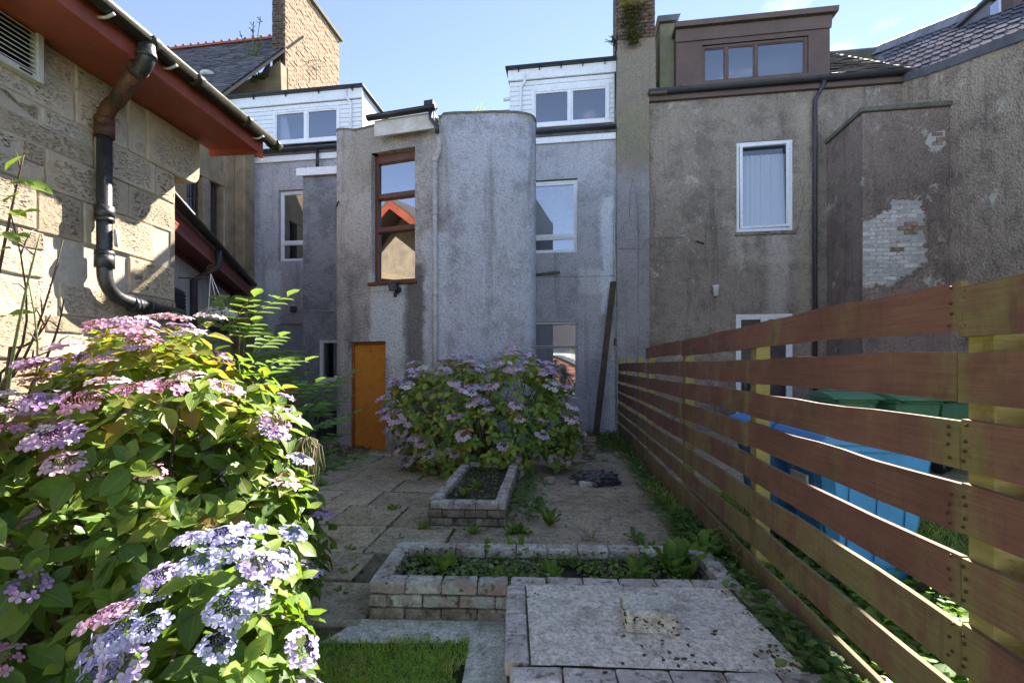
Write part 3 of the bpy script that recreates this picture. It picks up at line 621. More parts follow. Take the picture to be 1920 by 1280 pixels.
# dormer downpipes
p1 = hp(652, 170, b0); MB().tube([(p1[0], b0 - .09, p1[1] - .05), (p1[0], b0 - .09, p1[1] - .2), (p1[0] + .1, b0 - .045, p1[1] - .32), (p1[0] + .1, b0 - .045, 7.0)], .03).obj('downpipe', MAT['upvc'], d1)
p1 = hp(985, 140, b0); MB().tube([(p1[0], b0 - .09, p1[1] - .05), (p1[0], b0 - .09, p1[1] - .2), (p1[0] - .1, b0 - .045, p1[1] - .32), (p1[0] - .1, b0 - .045, 7.0)], .03).obj('downpipe', MAT['upvc'], d2)
p1 = hp(600, 290); MB().tube([(p1[0], -.12, 6.62), (p1[0], -.12, 6.2)], .035).obj('downpipe', MAT['blackpl'], gh)
p1 = hp(948, 187, b0); MB().tube([(p1[0] - .05, b0, p1[1]), (p1[0] + .12, b0, p1[1] + .01)], .04).obj('flue', MAT['upvc'], d2)

# flat-roofed annex left of the tower
AB = -1.56; a0 = hp(568, 400, AB)[0]; a1 = hp(640, 400, AB)[0]; zA = hp(600, 322, AB)[1]
sw = (hp(598, 0, AB)[0] - a0, hp(598, 0, AB)[0] - a0 + .62, hp(612, 713, AB)[1], hp(612, 637, AB)[1])
ma, _, _ = wall_path([(a0, 0), (a0, AB), (a1 + .3, AB)], -.1, zA, [(-AB + sw[0], -AB + sw[1], sw[2], sw[3])], 0.1)
ma.obj('annex_wall', MAT['harl_annex'], gh)
MB().box(a0 - .06, a1 + .2, AB - .06, 0, zA + .002, zA + .05).obj('annex_roof', MAT['lead'], gh)
MB().box(a0 - .09, a1 + .2, AB - .10, AB - .062, zA - .10, zA + .055).obj('annex_fascia', MAT['upvc'], gh, .004)
window(gh, a0 + sw[0], a0 + sw[1], sw[2], sw[3], AB + .02, MAT['upvc'], 0.06, sash=.0, pane='glass', back='room', sill=.06)

# bowed stair tower
tp = [(-3.30, 10.7), (-3.145, 8.2), (-3.13, 8.12), (-3.10, 8.06), (-3.05, 8.01)]
X = -2.98
while X < 0.0: tp.append((X, 7.26 + .0875 * (X + .15) ** 2)); X += 0.085
tp += [(.03, 7.264), (.13, 7.28), (.22, 7.31), (.30, 7.36), (.35, 7.42), (.385, 7.50), (.40, 7.60), (.41, 7.8), (.40, 10.5)]
TL = path_len(tp)
def tower_hit(x):                        # pixel column -> (s, X, Y) on the tower front
    k = (x - CX) / FPX
    for i in range(2, len(tp) - 2):
        (xa, ya), (xb, yb) = tp[i], tp[i + 1]; fa, fb = xa - k * ya, xb - k * yb
        if fa <= 0 <= fb:
            t = fa / (fa - fb); return TL[i] + (TL[i + 1] - TL[i]) * t, xa + (xb - xa) * t, ya + (yb - ya) * t
def tz(x, y): return CAMH + (HY - y) / FPX * tower_hit(x)[2]
tloc = [w2h(*p) for p in tp]
s0, s1 = tower_hit(696)[0], tower_hit(778)[0]; wz0, wz1 = tz(736, 527), tz(736, 281)
ds0, ds1 = tower_hit(652)[0], tower_hit(723)[0]; dz1 = tz(690, 640)
def ztop(s):
    x = s / TL[-1]
    return 5.50 + .006 * math.sin(s * 3) + .004 * math.sin(s * 9 + 1) + (0.10 if s < TL[4] + .4 else 0) * max(0, 1 - (s - TL[4]) / .4) - (0.10 if tower_hit(714)[0] < s < tower_hit(826)[0] else 0)
mt, tat, _ = wall_path(tloc, -.1, ztop, [(s0, s1, wz0, wz1), (ds0, ds1, -.1 + .11, dz1)], 0.15)
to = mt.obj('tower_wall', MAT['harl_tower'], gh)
rim = MB(); lp = [(*p, 5.40) for p in tloc]; rim.v = lp; rim.f = [tuple(range(len(lp)))]; rim.sm = [False]; rim.obj('tower_roof', MAT['lead'], gh)
cp = MB(); npt = len(tloc)
for i in range(1, npt - 2):
    (pa, na), (pb, nb) = tat(TL[i] + 1e-5), tat(TL[i + 1] - 1e-5); za, zb = ztop(TL[i]), ztop(TL[i + 1])
    f = lambda p, n, k, z: (p[0] + n[0] * k, p[1] + n[1] * k, z)
    cp.quad(f(pa, na, -.012, za - .01), f(pb, nb, -.012, zb - .01), f(pb, nb, -.006, zb + .028), f(pa, na, -.006, za + .028)); cp.quad(f(pa, na, -.006, za + .028), f(pb, nb, -.006, zb + .028), f(pb, nb, .2, zb + .02), f(pa, na, .2, za + .02))
    cp.quad(f(pa, na, .2, za + .02), f(pb, nb, .2, zb + .02), f(pb, nb, .2, 5.35), f(pa, na, .2, 5.35))
cp.obj('tower_coping', MAT['coping'], gh)
def tower_part_frame(sa, sb, inset):
    (p, n), (q, n2) = tat(sa + 1e-5), tat(sb - 1e-5); d = Vector((q[0] - p[0], q[1] - p[1])); an = math.atan2(d.y, d.x)
    nn = Vector((-d.y, d.x)).normalized(); c = Vector(((p[0] + q[0]) / 2, (p[1] + q[1]) / 2)) + nn * inset
    return c, an, d.length
c, an, L = tower_part_frame(s0, s1, .10); Hh = wz1 - wz0
st = empty('stair_window', gh, (c.x, c.y, wz0), an); st['label'] = 'tall brown three-pane stair window'
m = MB(); fr = .06; L -= .01
m.box(-L / 2, -L / 2 + fr, 0, .08, 0, Hh); m.box(L / 2 - .03, L / 2, 0, .08, 0, Hh)
m.box(-L / 2 + fr, L / 2 - .03, .001, .079, Hh - .14, Hh); m.box(-L / 2 + fr, L / 2 - .03, .001, .079, 0, .05)
zc = [Hh * .415, Hh * .675]
m.obj('window_frame', MAT['brownwood'], st, .006)
for z in zc: MB().box(-L / 2 + fr, L / 2 - .03, -.012, .07, z - .045, z + .045).obj('transom', MAT['brownwood'], st, .012)
MB().box(-L / 2 - .05, L / 2 + .04, -.15, -.002, -.06, -.004).obj('sill', MAT['brownwood'], st, .01)
for za, zb in ((.05, zc[0] - .045), (zc[0] + .045, zc[1] - .045), (zc[1] + .045, Hh - .14)):
    p = MB(); p.quad((-L / 2 + fr, .05, za), (L / 2 - .03, .05, za), (L / 2 - .03, .05, zb), (-L / 2 + fr, .05, zb)); p.obj('pane', MAT['glass_hi'], st)
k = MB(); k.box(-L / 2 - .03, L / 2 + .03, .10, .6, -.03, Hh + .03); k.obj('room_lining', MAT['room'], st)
c, an, L = tower_part_frame(ds0, ds1, .10); dh = dz1 - .01
dr = empty('door', gh, (c.x, c.y, .01), an); dr['label'] = 'plain orange varnished door'
MB().box(-L / 2 + .045, L / 2 - .045, .03, .07, .012, dh - .05).obj('door_leaf', MAT['door'], dr, .004)
m = MB(); m.box(-L / 2, -L / 2 + .045, -.01, .08, 0, dh); m.box(L / 2 - .045, L / 2, -.01, .08, 0, dh); m.box(-L / 2 + .045, L / 2 - .045, -.009, .079, dh - .05, dh); m.obj('door_frame', MAT['doorframe'], dr, .004)
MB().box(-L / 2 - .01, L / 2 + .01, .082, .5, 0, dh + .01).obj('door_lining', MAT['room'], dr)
MB().box(-.02, .02, .018, .029, dh - .17, dh - .13).obj('number_plate', MAT['doorframe'], dr)
MB().box(-L / 2 - .08, L / 2 + .12, -.16, .03, -.06, .008).obj('door_step', MAT['conc'], dr, .008)
# tower gutter, fascia and grey painted downpipe
ga, gb = tower_hit(712), tower_hit(824)
A_, B_ = Vector(w2h(ga[1], ga[2])), Vector(w2h(gb[1], gb[2])); dd = B_ - A_; an = math.atan2(dd.y, dd.x); Lg = dd.length
tg = empty('tower_gutter', gh, (A_.x, A_.y, 0), an); zf = tz(770, 258)
MB().box(.02, Lg, -.20, -.165, zf, zf + .26).obj('fascia', MAT['upvc_old'], tg, .004); MB().box(.02, Lg, -.163, .1, zf + .2, zf + .255).obj('eaves_board', MAT['upvc_old'], tg)
half_gutter(tg, -.06, Lg + .06, -.265, zf + .30, .065, MAT['blackpl']); MB().box(Lg - .12, Lg + .03, -.32, -.2, zf + .29, zf + .38).obj('hopper', MAT['blackpl'], tg)
pipe = tower_hit(818); P0 = Vector(w2h(pipe[1], pipe[2])); q = Vector(tat(pipe[0])[1])
P1 = P0 - q * .06; zz = zf
MB().tube([(Lg - .03, -.265, zf + .25), (Lg - .03, -.265, zf + .12), (Lg + .06, -.22, zf + .0), (Lg + .06, -.22, zf - .1)], .035).obj('swan_neck', MAT['blackpl'], tg)
dp = MB().tube([(P1.x, P1.y, .05), (P1.x, P1.y, zf - .42)], .04, 10)
dp.obj('downpipe', MAT['pipe_grey'], gh)
P2 = P0 - q * .12
MB().tube([(P1.x, P1.y, zf - .44), (P1.x + .02, P1.y, zf - .40), (P2.x + .09, P2.y, zf - .3), (P2.x + .09, P2.y, zf - .06)], .038, 10).obj('pipe_offset', MAT['pipe_grey'], gh)
for z in (1.3, 2.6, 3.9, zf - .44): MB().tube([(P1.x, P1.y, z - .035), (P1.x, P1.y, z + .035)], .05, 10).obj('pipe_collar', MAT['pipe_grey'], gh)

# rows of ridge tiles, the yellow tuft on the ridge
MB().box(hx(800) - 1, -.01, RB - .08, RB + .08, RZ + .0, RZ + .07).obj('ridge', MAT['lead'], gh)

# ------------------------------------------------------------------ party wall stack between the houses
a1s = hp(1218, 400, -.1)[0]
ck = thing('chimney_stack', 'tall brick and roughcast chimney stack between grey and brown houses', 'chimney', F0, HA)
MB().box(0.002, a1s, -.10, .6, -.1, 7.25).obj('buttress_wall', MAT['harl_stack'], ck, .01)
cA0, cA1 = 0.03, hp(1229, 50, -.1)[0]
MB().prism([(cA0 - .02, 7.252), (cA1 + .02, 7.252), (cA1 - .0, 8.55), (cA0, 8.55)], -.08, 1.0).obj('stack_base', MAT['harl_stack'], ck, .01)
mb_ = [rough_block(.215, .10, .065, .008, .003, 40 + i, MAT['brick_stack'], 'brick') for i in range(4)]
MB().box(cA0 + .03, cA1 - .03, -.055, .97, 8.551, 10.6).obj('stack_core', MAT['joint'], ck)
z = 8.59; row = 0
while z < 10.55:
    x = cA0 - (.11 if row % 2 else 0)
    while x < cA1 - .03:
        xa, xb = max(x, cA0), min(x + .22, cA1)
        if xb - xa > .04: link('brick', mb_[rng.randrange(4)], ck, ((xa + xb) / 2, -.04 + rng.uniform(-.006, .006), z), (0, 0, 0), ((xb - xa - .01) / .215, 1, 1))
        x += .225
    for yy in (.12, .345, .57, .80): link('brick', mb_[rng.randrange(4)], ck, (cA0 + .02, yy, z), (0, 0, R(90)), (1, 1, 1))
    z += .076; row += 1
sa0 = hp(1216, 160, -.1)[0]; MB().box(sa0, sa0 + .38, -.2, .45, 7.262, 7.36).obj('skew_stone', MAT['coping'], ck, .02)
ga0, ga1 = hp(1237, 100, .35)[0], hp(1268, 100, .35)[0]; zc_ = hp(1250, 44, .35)[1]
MB().box(ga0, ga1, .35, 1.1, 7.3, zc_).obj('flue_stack', worn('green_render', (0.17, 0.165, 0.09), (0.21, 0.20, 0.15), 0.95, 5, .5, c3=(.12, .13, .06)), ck, .01)
MB().prism([(ga0 - .02, zc_ + .002), (ga1 + .02, zc_ + .002), (ga1 + .08, zc_ + .13), (ga0 - .06, zc_ + .13)], .27, 1.18).obj('flue_cap', MAT['lead'], ck)

# ------------------------------------------------------------------ brown house
bh = thing('terraced_house', 'brown-grey roughcast house with brown boxy dormer behind the fence', 'house', F0, HA)
aR = hx(1692); BZ = hp(1400, 178)[1]
wb_ = (hx(1381), hx(1487), hp(1433, 433)[1], hp(1433, 264)[1])
wd = (hx(1380), hx(1487), 0.10, hp(1433, 588)[1])
mw, _, _ = wall_path([(a1s, 0), (aR, 0)], -.1, BZ + .1, [(o[0] - a1s, o[1] - a1s, o[2], o[3]) for o in (wb_, wd)], .10)
mw.obj('wall', MAT['harl_brown'], bh)
W_, H_ = wb_[1] - wb_[0], wb_[3] - wb_[2]
w3 = window(bh, *wb_, .02, MAT['upvc'], .06, sash=0.0, pane='glass_lo', back='room_grey', label='white window with pale curtains, tilted open')
cu = MB(); n = 70
for i in range(n):
    f = lambda k: (-W_ / 2 + .07 + (W_ - .14) * k / n, .16 + .016 * math.sin(k * .83) + .01 * math.sin(k * 2.1 + 1))
    (p, q), (p2, q2) = f(i), f(i + 1); cu.quad((p, q, .05), (p2, q2, .05), (p2, q2, H_ - .22), (p, q, H_ - .22), smooth=True)
cu.obj('curtain', MAT['curtain'], w3)
s = MB(); sw_, T = .055, R(4)
for bx_ in ((.0, sw_, .0, H_ - .14), (W_ - .14 - sw_, W_ - .14, .0, H_ - .14)): s.box(bx_[0], bx_[1], -.02, .03, bx_[2], bx_[3])
s.box(sw_, W_ - .14 - sw_, -.019, .029, 0, sw_); s.box(sw_, W_ - .14 - sw_, -.019, .029, H_ - .14 - sw_, H_ - .14)
so_ = s.obj('opening_sash', MAT['upvc'], w3, .006); so_.location = (-W_ / 2 + .066, .035, .068); so_.rotation_euler = (R(3.2), R(-1.3), 0); so_.location.x += .022
MB().box(-W_ / 2 - .03, W_ / 2 + .06, -.06, -.003, -.085, -.012).obj('sill', MAT['harl_brown'], w3, .01)
window(bh, *wd, .02, MAT['upvc'], .075, vs=(.52,), pane='glass_lo', back='room_grey', sash=.04, name='patio_door')
# eaves
MB().box(a1s - .05, aR + .03, -.08, -.002, BZ - .02, BZ + .07).obj('fascia', MAT['brownclad'], bh, .004)
half_gutter(bh, a1s - .04, aR + .02, -.15, BZ + .165, .075, MAT['dark_pipe']); MB().box(a1s - .04, aR + .02, -.075, .12, BZ + .072, BZ + .15).obj('wallhead', MAT['dark_pipe'], bh)
RB2, RZ2 = 3.6, BZ + 3.05
poly_plate([(a1s, -.1, BZ + .15), (aR + .4, -.1, BZ + .15), (aR + .4, RB2, RZ2), (a1s, RB2, RZ2)], (0, .6, -.8), .08).obj('roof', MAT['lead'], bh)
poly_plate([(a1s, RB2, RZ2), (aR + 3, RB2, RZ2), (aR + 3, RB2 + 4, BZ), (a1s, RB2 + 4, BZ)], (0, -.6, -.8), .08).obj('roof', MAT['lead'], bh)
slates(bh, 'slating', hx(1545), aR + .35, -.1, BZ + .155, RB2, RZ2, .28, .21, MAT['slate_lit'], 5, thick=.018, lift=3.5)
# boxy dormer
db = .12; dm = empty('dormer', bh); dm['label'] = 'brown clad flat-roofed dormer'
dx0, dx1 = hp(1268, 0, db)[0], hp(1556, 0, db)[0]; dzt = hp(1410, 42, db)[1]; dzb = BZ + .2; zb_ = hp(1410, 78, db)[1]
ow = (hp(1316, 0, db)[0], hp(1516, 0, db)[0], hp(1416, 148, db)[1], hp(1416, 76, db)[1])
m, _, _ = wall_path([(dx0, db), (dx1, db)], dzb, dzt - .05, [(ow[0] - dx0, ow[1] - dx0, ow[2], ow[3])], .1)
m.quad((dx1, db, dzb), (dx1, 3.2, dzb), (dx1, 3.2, dzt - .05), (dx1, db, dzt - .05)); m.quad((dx0, db, dzb), (dx0, db, dzt - .05), (dx0, 3.2, dzt - .05), (dx0, 3.2, dzb)); m.obj('dormer_wall', MAT['brownclad'], dm)
window(None, ow[0], ow[1], ow[2], ow[3], db + .03, MAT['brownwood'] if False else MAT['brownclad'], .06, .06, vs=(.24, .52), host=dm, sash=.02, pane='glass', back='room_grey')
MB().prism([(db - .03, zb_ + .12), (db - .001, zb_ + .12), (db - .001, dzt - .05), (db - .07, dzt - .05)], dx0 - .02, dx1 + .02, 'x').obj('fascia', MAT['brownclad'], dm)
MB().prism([(db - .16, dzt - .048), (db + 3.3, dzt - .048), (db + 3.3, dzt + .02), (db - .18, dzt + .05)], dx0 - .05, dx1 + .09, 'x').obj('dormer_roof', MAT['brownclad'], dm)
MB().box(dx0 + .1, dx1 - .1, db - .05, db - .002, dzb + .1, dzb + .2).obj('apron', MAT['brownclad'], dm)
# downpipe on brown wall
p = hp(1525, 300); MB().tube([(p[0], -.07, 0), (p[0], -.07, BZ - .25), (p[0] + .14, -.1, BZ + .02), (p[0] + .14, -.14, BZ + .1)], .042, 10).obj('downpipe', MAT['dark_pipe'], bh)
# outshot with fallen render
OB = -1.18; o0 = hp(1617, 300, OB)[0]; o1 = aR - .01; zO = hp(1690, 207, OB)[1]
ou = MB(); ou.quad((o0, 0, -.1), (o0, OB, -.1), (o0, OB, zO), (o0, 0, zO)); ou.obj('outshot_side', MAT['harl_outshot'], bh)
fw = MB(); fw.box(o0 + .001, o1, OB + .0, OB + .1, -.1, zO); fw.obj('outshot_wall', MAT['harl_outshot'], bh)
MB().box(o0 - .05, o1 + .04, OB - .06, 0, zO + .002, zO + .09).obj('outshot_coping', MAT['coping'], bh, .015)
# exposed brickwork on the outshot: pale limewashed bricks in the hole left by fallen render
def in_patch(x, y):
    pts = [(1617, 418), (1640, 404), (1668, 396), (1672, 376), (1700, 374), (1728, 378), (1726, 392), (1733, 402), (1734, 440), (1736, 490), (1712, 508), (1690, 520), (1670, 536), (1640, 534), (1617, 540)]
    c = False; j = len(pts) - 1
    for i in range(len(pts)):
        if (pts[i][1] > y) != (pts[j][1] > y) and x < (pts[j][0] - pts[i][0]) * (y - pts[i][1]) / (pts[j][1] - pts[i][1]) + pts[i][0]: c = not c
        j = i
    return c
za, zb = hp(1680, 545, OB)[1], hp(1680, 370, OB)[1]; pm = MB(); outl = []
for (x, y) in [(1617, 414), (1640, 400), (1664, 392), (1668, 372), (1700, 370), (1731, 374), (1730, 392), (1737, 402), (1738, 440), (1740, 492), (1714, 512), (1692, 524), (1672, 540), (1640, 538), (1617, 544)]:
    a, z = hp(x, y, OB); outl.append((a + .004, OB - .003, z))
poly_plate(list(reversed(outl)), (0, 1, 0), .002).obj('bare_patch', worn('lime_mortar', (.44, .42, .38), (.36, .34, .30), .95, 9, .4), bh)
bw = [rough_block(.215, .05, .065, .006, .003, 60 + i, MAT['brick_white'], 'brick') for i in range(4)]
br = [rough_block(.215, .05, .065, .006, .004, 70 + i, MAT['brick_bare'], 'brick') for i in range(3)]
z = za; row = 0
while z < zb:
    x = o0 + .11 - (.11 if row % 2 else 0)
    while x < o1:
        P = h2w(x, OB, z); X_, Y_ = CX + P.x / P.y * FPX, HY - (z - CAMH) / P.y * FPX
        if in_patch(X_, Y_) and in_patch(X_ + 8, Y_) and x - .1 > o0 - .02:
            bare = (1690 < X_ < 1730 and 419 < Y_ < 438) or (1665 < X_ < 1685 and 466 < Y_ < 474)
            dp_ = rng.uniform(.0, .008) - (.022 if bare else 0)
            link('brick', (br if bare else bw)[rng.randrange(3)], bh, (x, OB + .022 - (.008 - dp_) , z), (0, 0, 0), (.97, 1, 1 if not bare else 1.05))
        x += .225
    z += .074; row += 1
rr_ = random.Random(4); rim_m = bmesh.new(); OL = [Vector(p) for p in outl]
for i in range(len(OL)):
    A_, B_ = OL[i], OL[(i + 1) % len(OL)]; n = max(2, int((B_ - A_).length / .028))
    if abs(A_.x - B_.x) < .02 and A_.x < o0 + .05: continue
    for k in range(n):
        p = A_.lerp(B_, k / n) + Vector((rr_.gauss(0, .018), 0, rr_.gauss(0, .018))); s_ = rr_.uniform(.018, .045)
        g_ = bmesh.ops.create_icosphere(rim_m, subdivisions=1, radius=1, matrix=Matrix.Translation((p.x, OB - .002, p.z)) @ Matrix.Rotation(rr_.uniform(0, 6), 4, 'Y') @ Matrix.Diagonal((s_ * rr_.uniform(.8, 1.8), .022, s_, 1)))
        for v in g_['verts']: v.co += Vector((rr_.uniform(-1, 1), rr_.uniform(-.3, .3), rr_.uniform(-1, 1))) * s_ * .3
me_ = bpy.data.meshes.new('render_edge'); rim_m.to_mesh(me_); rim_m.free(); me_.materials.append(MAT['harl_outshot']); o_ = link('render_edge', me_, bh); o_['kind'] = 'stuff'
outl = [hp(x, y, OB) for x, y in ((1742, 250), (1772, 244), (1773, 272), (1758, 284), (1734, 270))]
poly_plate(list(reversed([(a, OB - .003, z) for a, z in outl])), (0, 1, 0), .002).obj('bare_patch', worn('lime_mortar_small', (.50, .48, .44), (.42, .40, .36), .95, 9, .4), bh)
for i, (x, y) in enumerate(((1757, 252), (1765, 261), (1757, 269))):
    a, z = hp(x, y, OB); link('brick', br[i], bh, (a, OB + .012, z), (0, 0, 0), (.8, 1, 1.1))

# ------------------------------------------------------------------ neighbouring gable wall on the right with its slate roof
nb = thing('end_house', 'dark roughcast side wall and hipped slate roof at the right end', 'house', F0, HA)
zt_ = lambda b: BZ + .12 + .353 * min(0, b) + 0.05 * math.exp(-((b + 0.0) / .5) ** 2)
gw = MB(); bs = [0.4 - .4 * i for i in range(26)]
for b, b2 in zip(bs, bs[1:]): gw.quad((aR, b, -.1), (aR, b2, -.1), (aR, b2, max(3.2, zt_(b2))), (aR, b, max(3.2, zt_(b))))
gw.obj('wall', MAT['harl_gable'], nb)
co = MB()
for b, b2 in zip(bs, bs[1:]):
    if zt_(b2) < 3.2: break
    z1_, z2_ = zt_(b), zt_(b2)
    co.quad((aR - .03, b, z1_ - .16), (aR - .03, b2, z2_ - .16), (aR - .03, b2, z2_), (aR - .03, b, z1_)); co.quad((aR - .03, b, z1_), (aR - .03, b2, z2_), (aR + .35, b2, z2_ + .02), (aR + .35, b, z1_ + .02))
co.obj('verge_flashing', MAT['lead'], nb)
H1, H2 = Vector((*w2h(*px(1650, 96, 12.6).xy), px(1650, 96, 12.6).z)), Vector((*w2h(*px(1884, 8, 9.4).xy), px(1884, 8, 9.4).z))
dirn = (H2 - H1)
rp = MB(); rp.quad((aR + .1, .35, zt_(0) + .02), (aR + .1, -3.2, zt_(-3.2) + .02), tuple(H2 + dirn * .15), tuple(H1 - dirn * .1)); rp.obj('roof', MAT['lead'], nb)
sl0 = Vector((aR + .15, .35, zt_(0) + .05)); sl1 = Vector((aR + .15, -3.2, zt_(-3.2) + .05)); H2e = H2 + dirn * .15
sm_ = MB(); col = []
NR, NC = 9, 16
for i in range(NR):
    for j in range(NC + 1):
        u0, u1 = (j - (.5 if i % 2 else 0)) / NC, (j + 1 - (.5 if i % 2 else 0)) / NC; u0, u1 = max(0, u0), min(1, u1)
        if u1 - u0 < .01: continue
        f = lambda u, v: (sl0.lerp(sl1, u)).lerp(H1.lerp(H2e, u), v)
        nr = (sl1 - sl0).cross(H1 - sl0).normalized(); nr = nr if nr.z > 0 else -nr
        v0, v1 = i / NR, min(1, (i + 1.2) / NR); o_ = nr * (.035 + rng.uniform(0, .02)); p0, p1_ = f(u0 + .003, v0) + o_, f(u1 - .003, v0) + o_
        i0 = len(sm_.v); q0, q1 = f(u0 + .003, v0) , f(u1 - .003, v0)
        mid = (p0 + p1_) / 2 - (f(.5, v1) - f(.5, v0)) * .12
        sm_.v += [tuple(x) for x in (p0, mid, p1_, f(u1 - .003, v1) + nr * .012, f(u0 + .003, v1) + nr * .012, q0, q1)]
        sm_.f += [(i0, i0 + 1, i0 + 2, i0 + 3, i0 + 4), (i0 + 5, i0 + 6, i0 + 2, i0 + 1, i0)]; sm_.sm += [False, False]
        t = rng.uniform(.8, 1.2); col += [(t, t, t * 1.05, 1)] * 7
me = sm_.mesh('slating', MAT['slate_end']); ca = me.color_attributes.new('tint', 'FLOAT_COLOR', 'POINT'); ca.data.foreach_set('color', np.array(col, 'f').ravel())
o = bpy.data.objects.new('slating', me); COL.objects.link(o); o.parent = nb; o['kind'] = 'stuff'
d_ = dirn.normalized(); rot = d_.to_track_quat('X', 'Z').to_matrix().to_4x4()
tile_mat = worn('grey_ridge_tile', (.20, .20, .22), (.26, .26, .28), .7, 5, .2, rand=3)
nt_ = 13; Lh = dirn.length / 12
tile = MB().prism([(-.24, -.16), (-.15, .05), (0, .13), (.15, .05), (.24, -.16), (.19, -.16), (0, .07), (-.19, -.16)], -Lh * .50, Lh * .52, 'x').mesh('ridge_tile', tile_mat)
for i in range(nt_):
    p = H1 + dirn * ((i + .5) / 12); Mx = Matrix.Translation(p + Vector((0, 0, .06))) @ rot @ Matrix.Rotation(R(-2.5), 4, 'Y'); link('ridge_tile', tile, nb, M=Mx)
pl = MB(); nr = (sl1 - sl0).cross(H1 - sl0).normalized(); nr = nr if nr.z > 0 else -nr
A = [H1 + Vector((0, 0, -.06)) + nr * .06, H2e + Vector((0, 0, -.06)) + nr * .06]; dn = (sl0 - H1).normalized() * .16
poly_plate([A[0], A[1], A[1] + dn * 2, A[0] + dn], tuple(nr), .02).obj('hip_flashing', MAT['lead'], nb)
# small dormer at the frame edge
P = px(1905, 35, 9.0); a_, b_ = w2h(P.x, P.y); dv = empty('dormer', nb, (a_, b_, P.z - .75), R(90)); dv['label'] = 'narrow grey roof dormer at the picture edge'
MB().box(-.55, -.30, -.05, .5, -.5, 1.1).obj('corner_post', MAT['brownclad'], dv); MB().box(-.24, -.06, -.02, .5, -.5, 1.0).obj('pane', MAT['glass_hi'], dv); MB().box(-.298, -.242, -.06, .5, -.5, 1.05).obj('window_frame', MAT['upvc'], dv)
MB().box(-.05, .6, -.04, .5, -.5, 1.1).obj('cheek', tile_mat, dv); MB().box(-.7, .8, -.16, .6, 1.102, 1.16).obj('dormer_roof', MAT['lead'], dv)

# ------------------------------------------------------------------ church hall on the left
WX = lambda Y: -3.732 + .07 * Y
hang = math.atan2(1, .07) - R(90)           # local +y runs along the wall away from the camera
hall = thing('church_hall', 'sandstone church hall with red soffit and black iron gutter', 'hall', (WX(4.6), 4.6, 0), hang)
# local: x outwards (towards garden) , y along wall (0 = far corner), z up
SO = 3.86; OV = .58
hw = MB(); hw.box(-3.6, -.010, -7, -.045, -.1, SO + .0)
gz = SO + 1.55
hw.prism([(-3.6, SO + .001), (-.010, SO + .001), (-1.8, gz)], -7, -.046); hw.obj('wall_core', MAT['mortar'], hall)
core = hall.children[0]
st_r = random.Random(21); stones = []
def add_stone(y0, y1, z0, z1, proud, mat=MAT['stone']):
    sx, sy, sz = .09, y1 - y0 - .008, z1 - z0 - .008
    m = rough_block(sx, sy, sz, min(.014, sz * .12), .0035, st_r.randrange(9999), mat, 'stone', 2, 1)
    link('stone', m, core, (-.045 + proud, (y0 + y1) / 2, (z0 + z1) / 2))
z = 0.0; courses = []
while z < SO - .12:
    h = st_r.choice((.30, .34, .38, .26)); h = min(h, SO - z) if SO - z - h > .15 else SO - z; courses.append((z, z + h)); z += h
for ci, (z0, z1) in enumerate(courses):
    y = -0.0; first = True
    while y > -3.4:
        if first: L_ = (.24, .52)[ci % 2]
        else: L_ = st_r.choice((.34, .46, .58, .68, .40))
        ya = max(y - L_, -3.45)
        if not first and st_r.random() < .30 and z1 - z0 > .25:
            zm = z0 + (z1 - z0) * st_r.uniform(.38, .62); sp = y - (y - ya) * st_r.uniform(.35, .65)
            add_stone(ya, y, z0, zm, st_r.uniform(-.012, .012)); add_stone(ya, sp, zm, z1, st_r.uniform(-.012, .012)); add_stone(sp, y, zm, z1, st_r.uniform(-.012, .012))
        else: add_stone(ya, y, z0, z1, st_r.uniform(-.014, .016))
        y = ya; first = False
# far gable end (mirrored in the stair window)
MB().box(-3.7, .0, -.05, 0.0, -.1, SO).obj('gable_facing', MAT['stone_plain'], hall)
MB().prism([(-3.6, SO + .002), (-.0, SO + .002), (-1.8, gz + .02)], -.044, .0).obj('gable_head', MAT['stone_plain'], hall)
# kneeler stone at the wall head
kp = [(-.35, 0)] + [(0.0 + .30 - .14 + .14 * math.cos(R(-90 + 90 * k / 8)), -.36 + .14 + .14 * math.sin(R(-90 + 90 * k / 8))) for k in range(9)] + [(.30, .12), (-.35, .12)]
kp = [(-.35, -.36)] + kp[1:]
kn = MB().prism([(p[0], SO - .13 + p[1]) for p in kp], -.50, .035, 'x').obj('kneeler', MAT['stone'], hall, .012)
# soffit, fascia, roof
MB().box(-.0, OV, -7, .50, SO, SO + .03).obj('soffit', MAT['red'], hall)
MB().box(OV - .03, OV + .002, -7, .505, SO - .05, SO + .19).obj('fascia', MAT['red'], hall, .004)
MB().box(.0, OV - .031, .47, .503, SO - .06, SO - .002).obj('soffit_end', MAT['red'], hall)
for dx_, w_ in ((.12, .07), (.32, .09), (.4, .04)): MB().box(dx_, dx_ + w_, .504, .5055, SO - .045, SO - .022).obj('bare_patch', MAT['bare'], hall)
RH = SO + .16
rf = MB()
rf.prism([(OV + .04, RH), (-1.8, gz + .35), (-4.3, RH), (-4.3, RH - .05), (-1.8, gz + .28), (OV + .04, RH - .05)], -7, .52); rf.obj('roof', MAT['slate_lit'], hall)
for o in [c_ for c_ in hall.children if c_.name.startswith('roof')]:
    ca = o.data.color_attributes.new('tint', 'FLOAT_COLOR', 'POINT'); ca.data.foreach_set('color', np.ones(len(o.data.vertices) * 4, 'f'))
for sgn in (1, -1):
    x_e = (OV + .02) if sgn > 0 else -4.28
    pr = [(x_e, RH - .06), (-1.8, gz + .27), (-1.8, gz + .05), (x_e, RH - .28)]
    MB().prism(pr, .47, .515).obj('barge_board', MAT['red'], hall)
gx = OV + .075; GZ = SO + .13
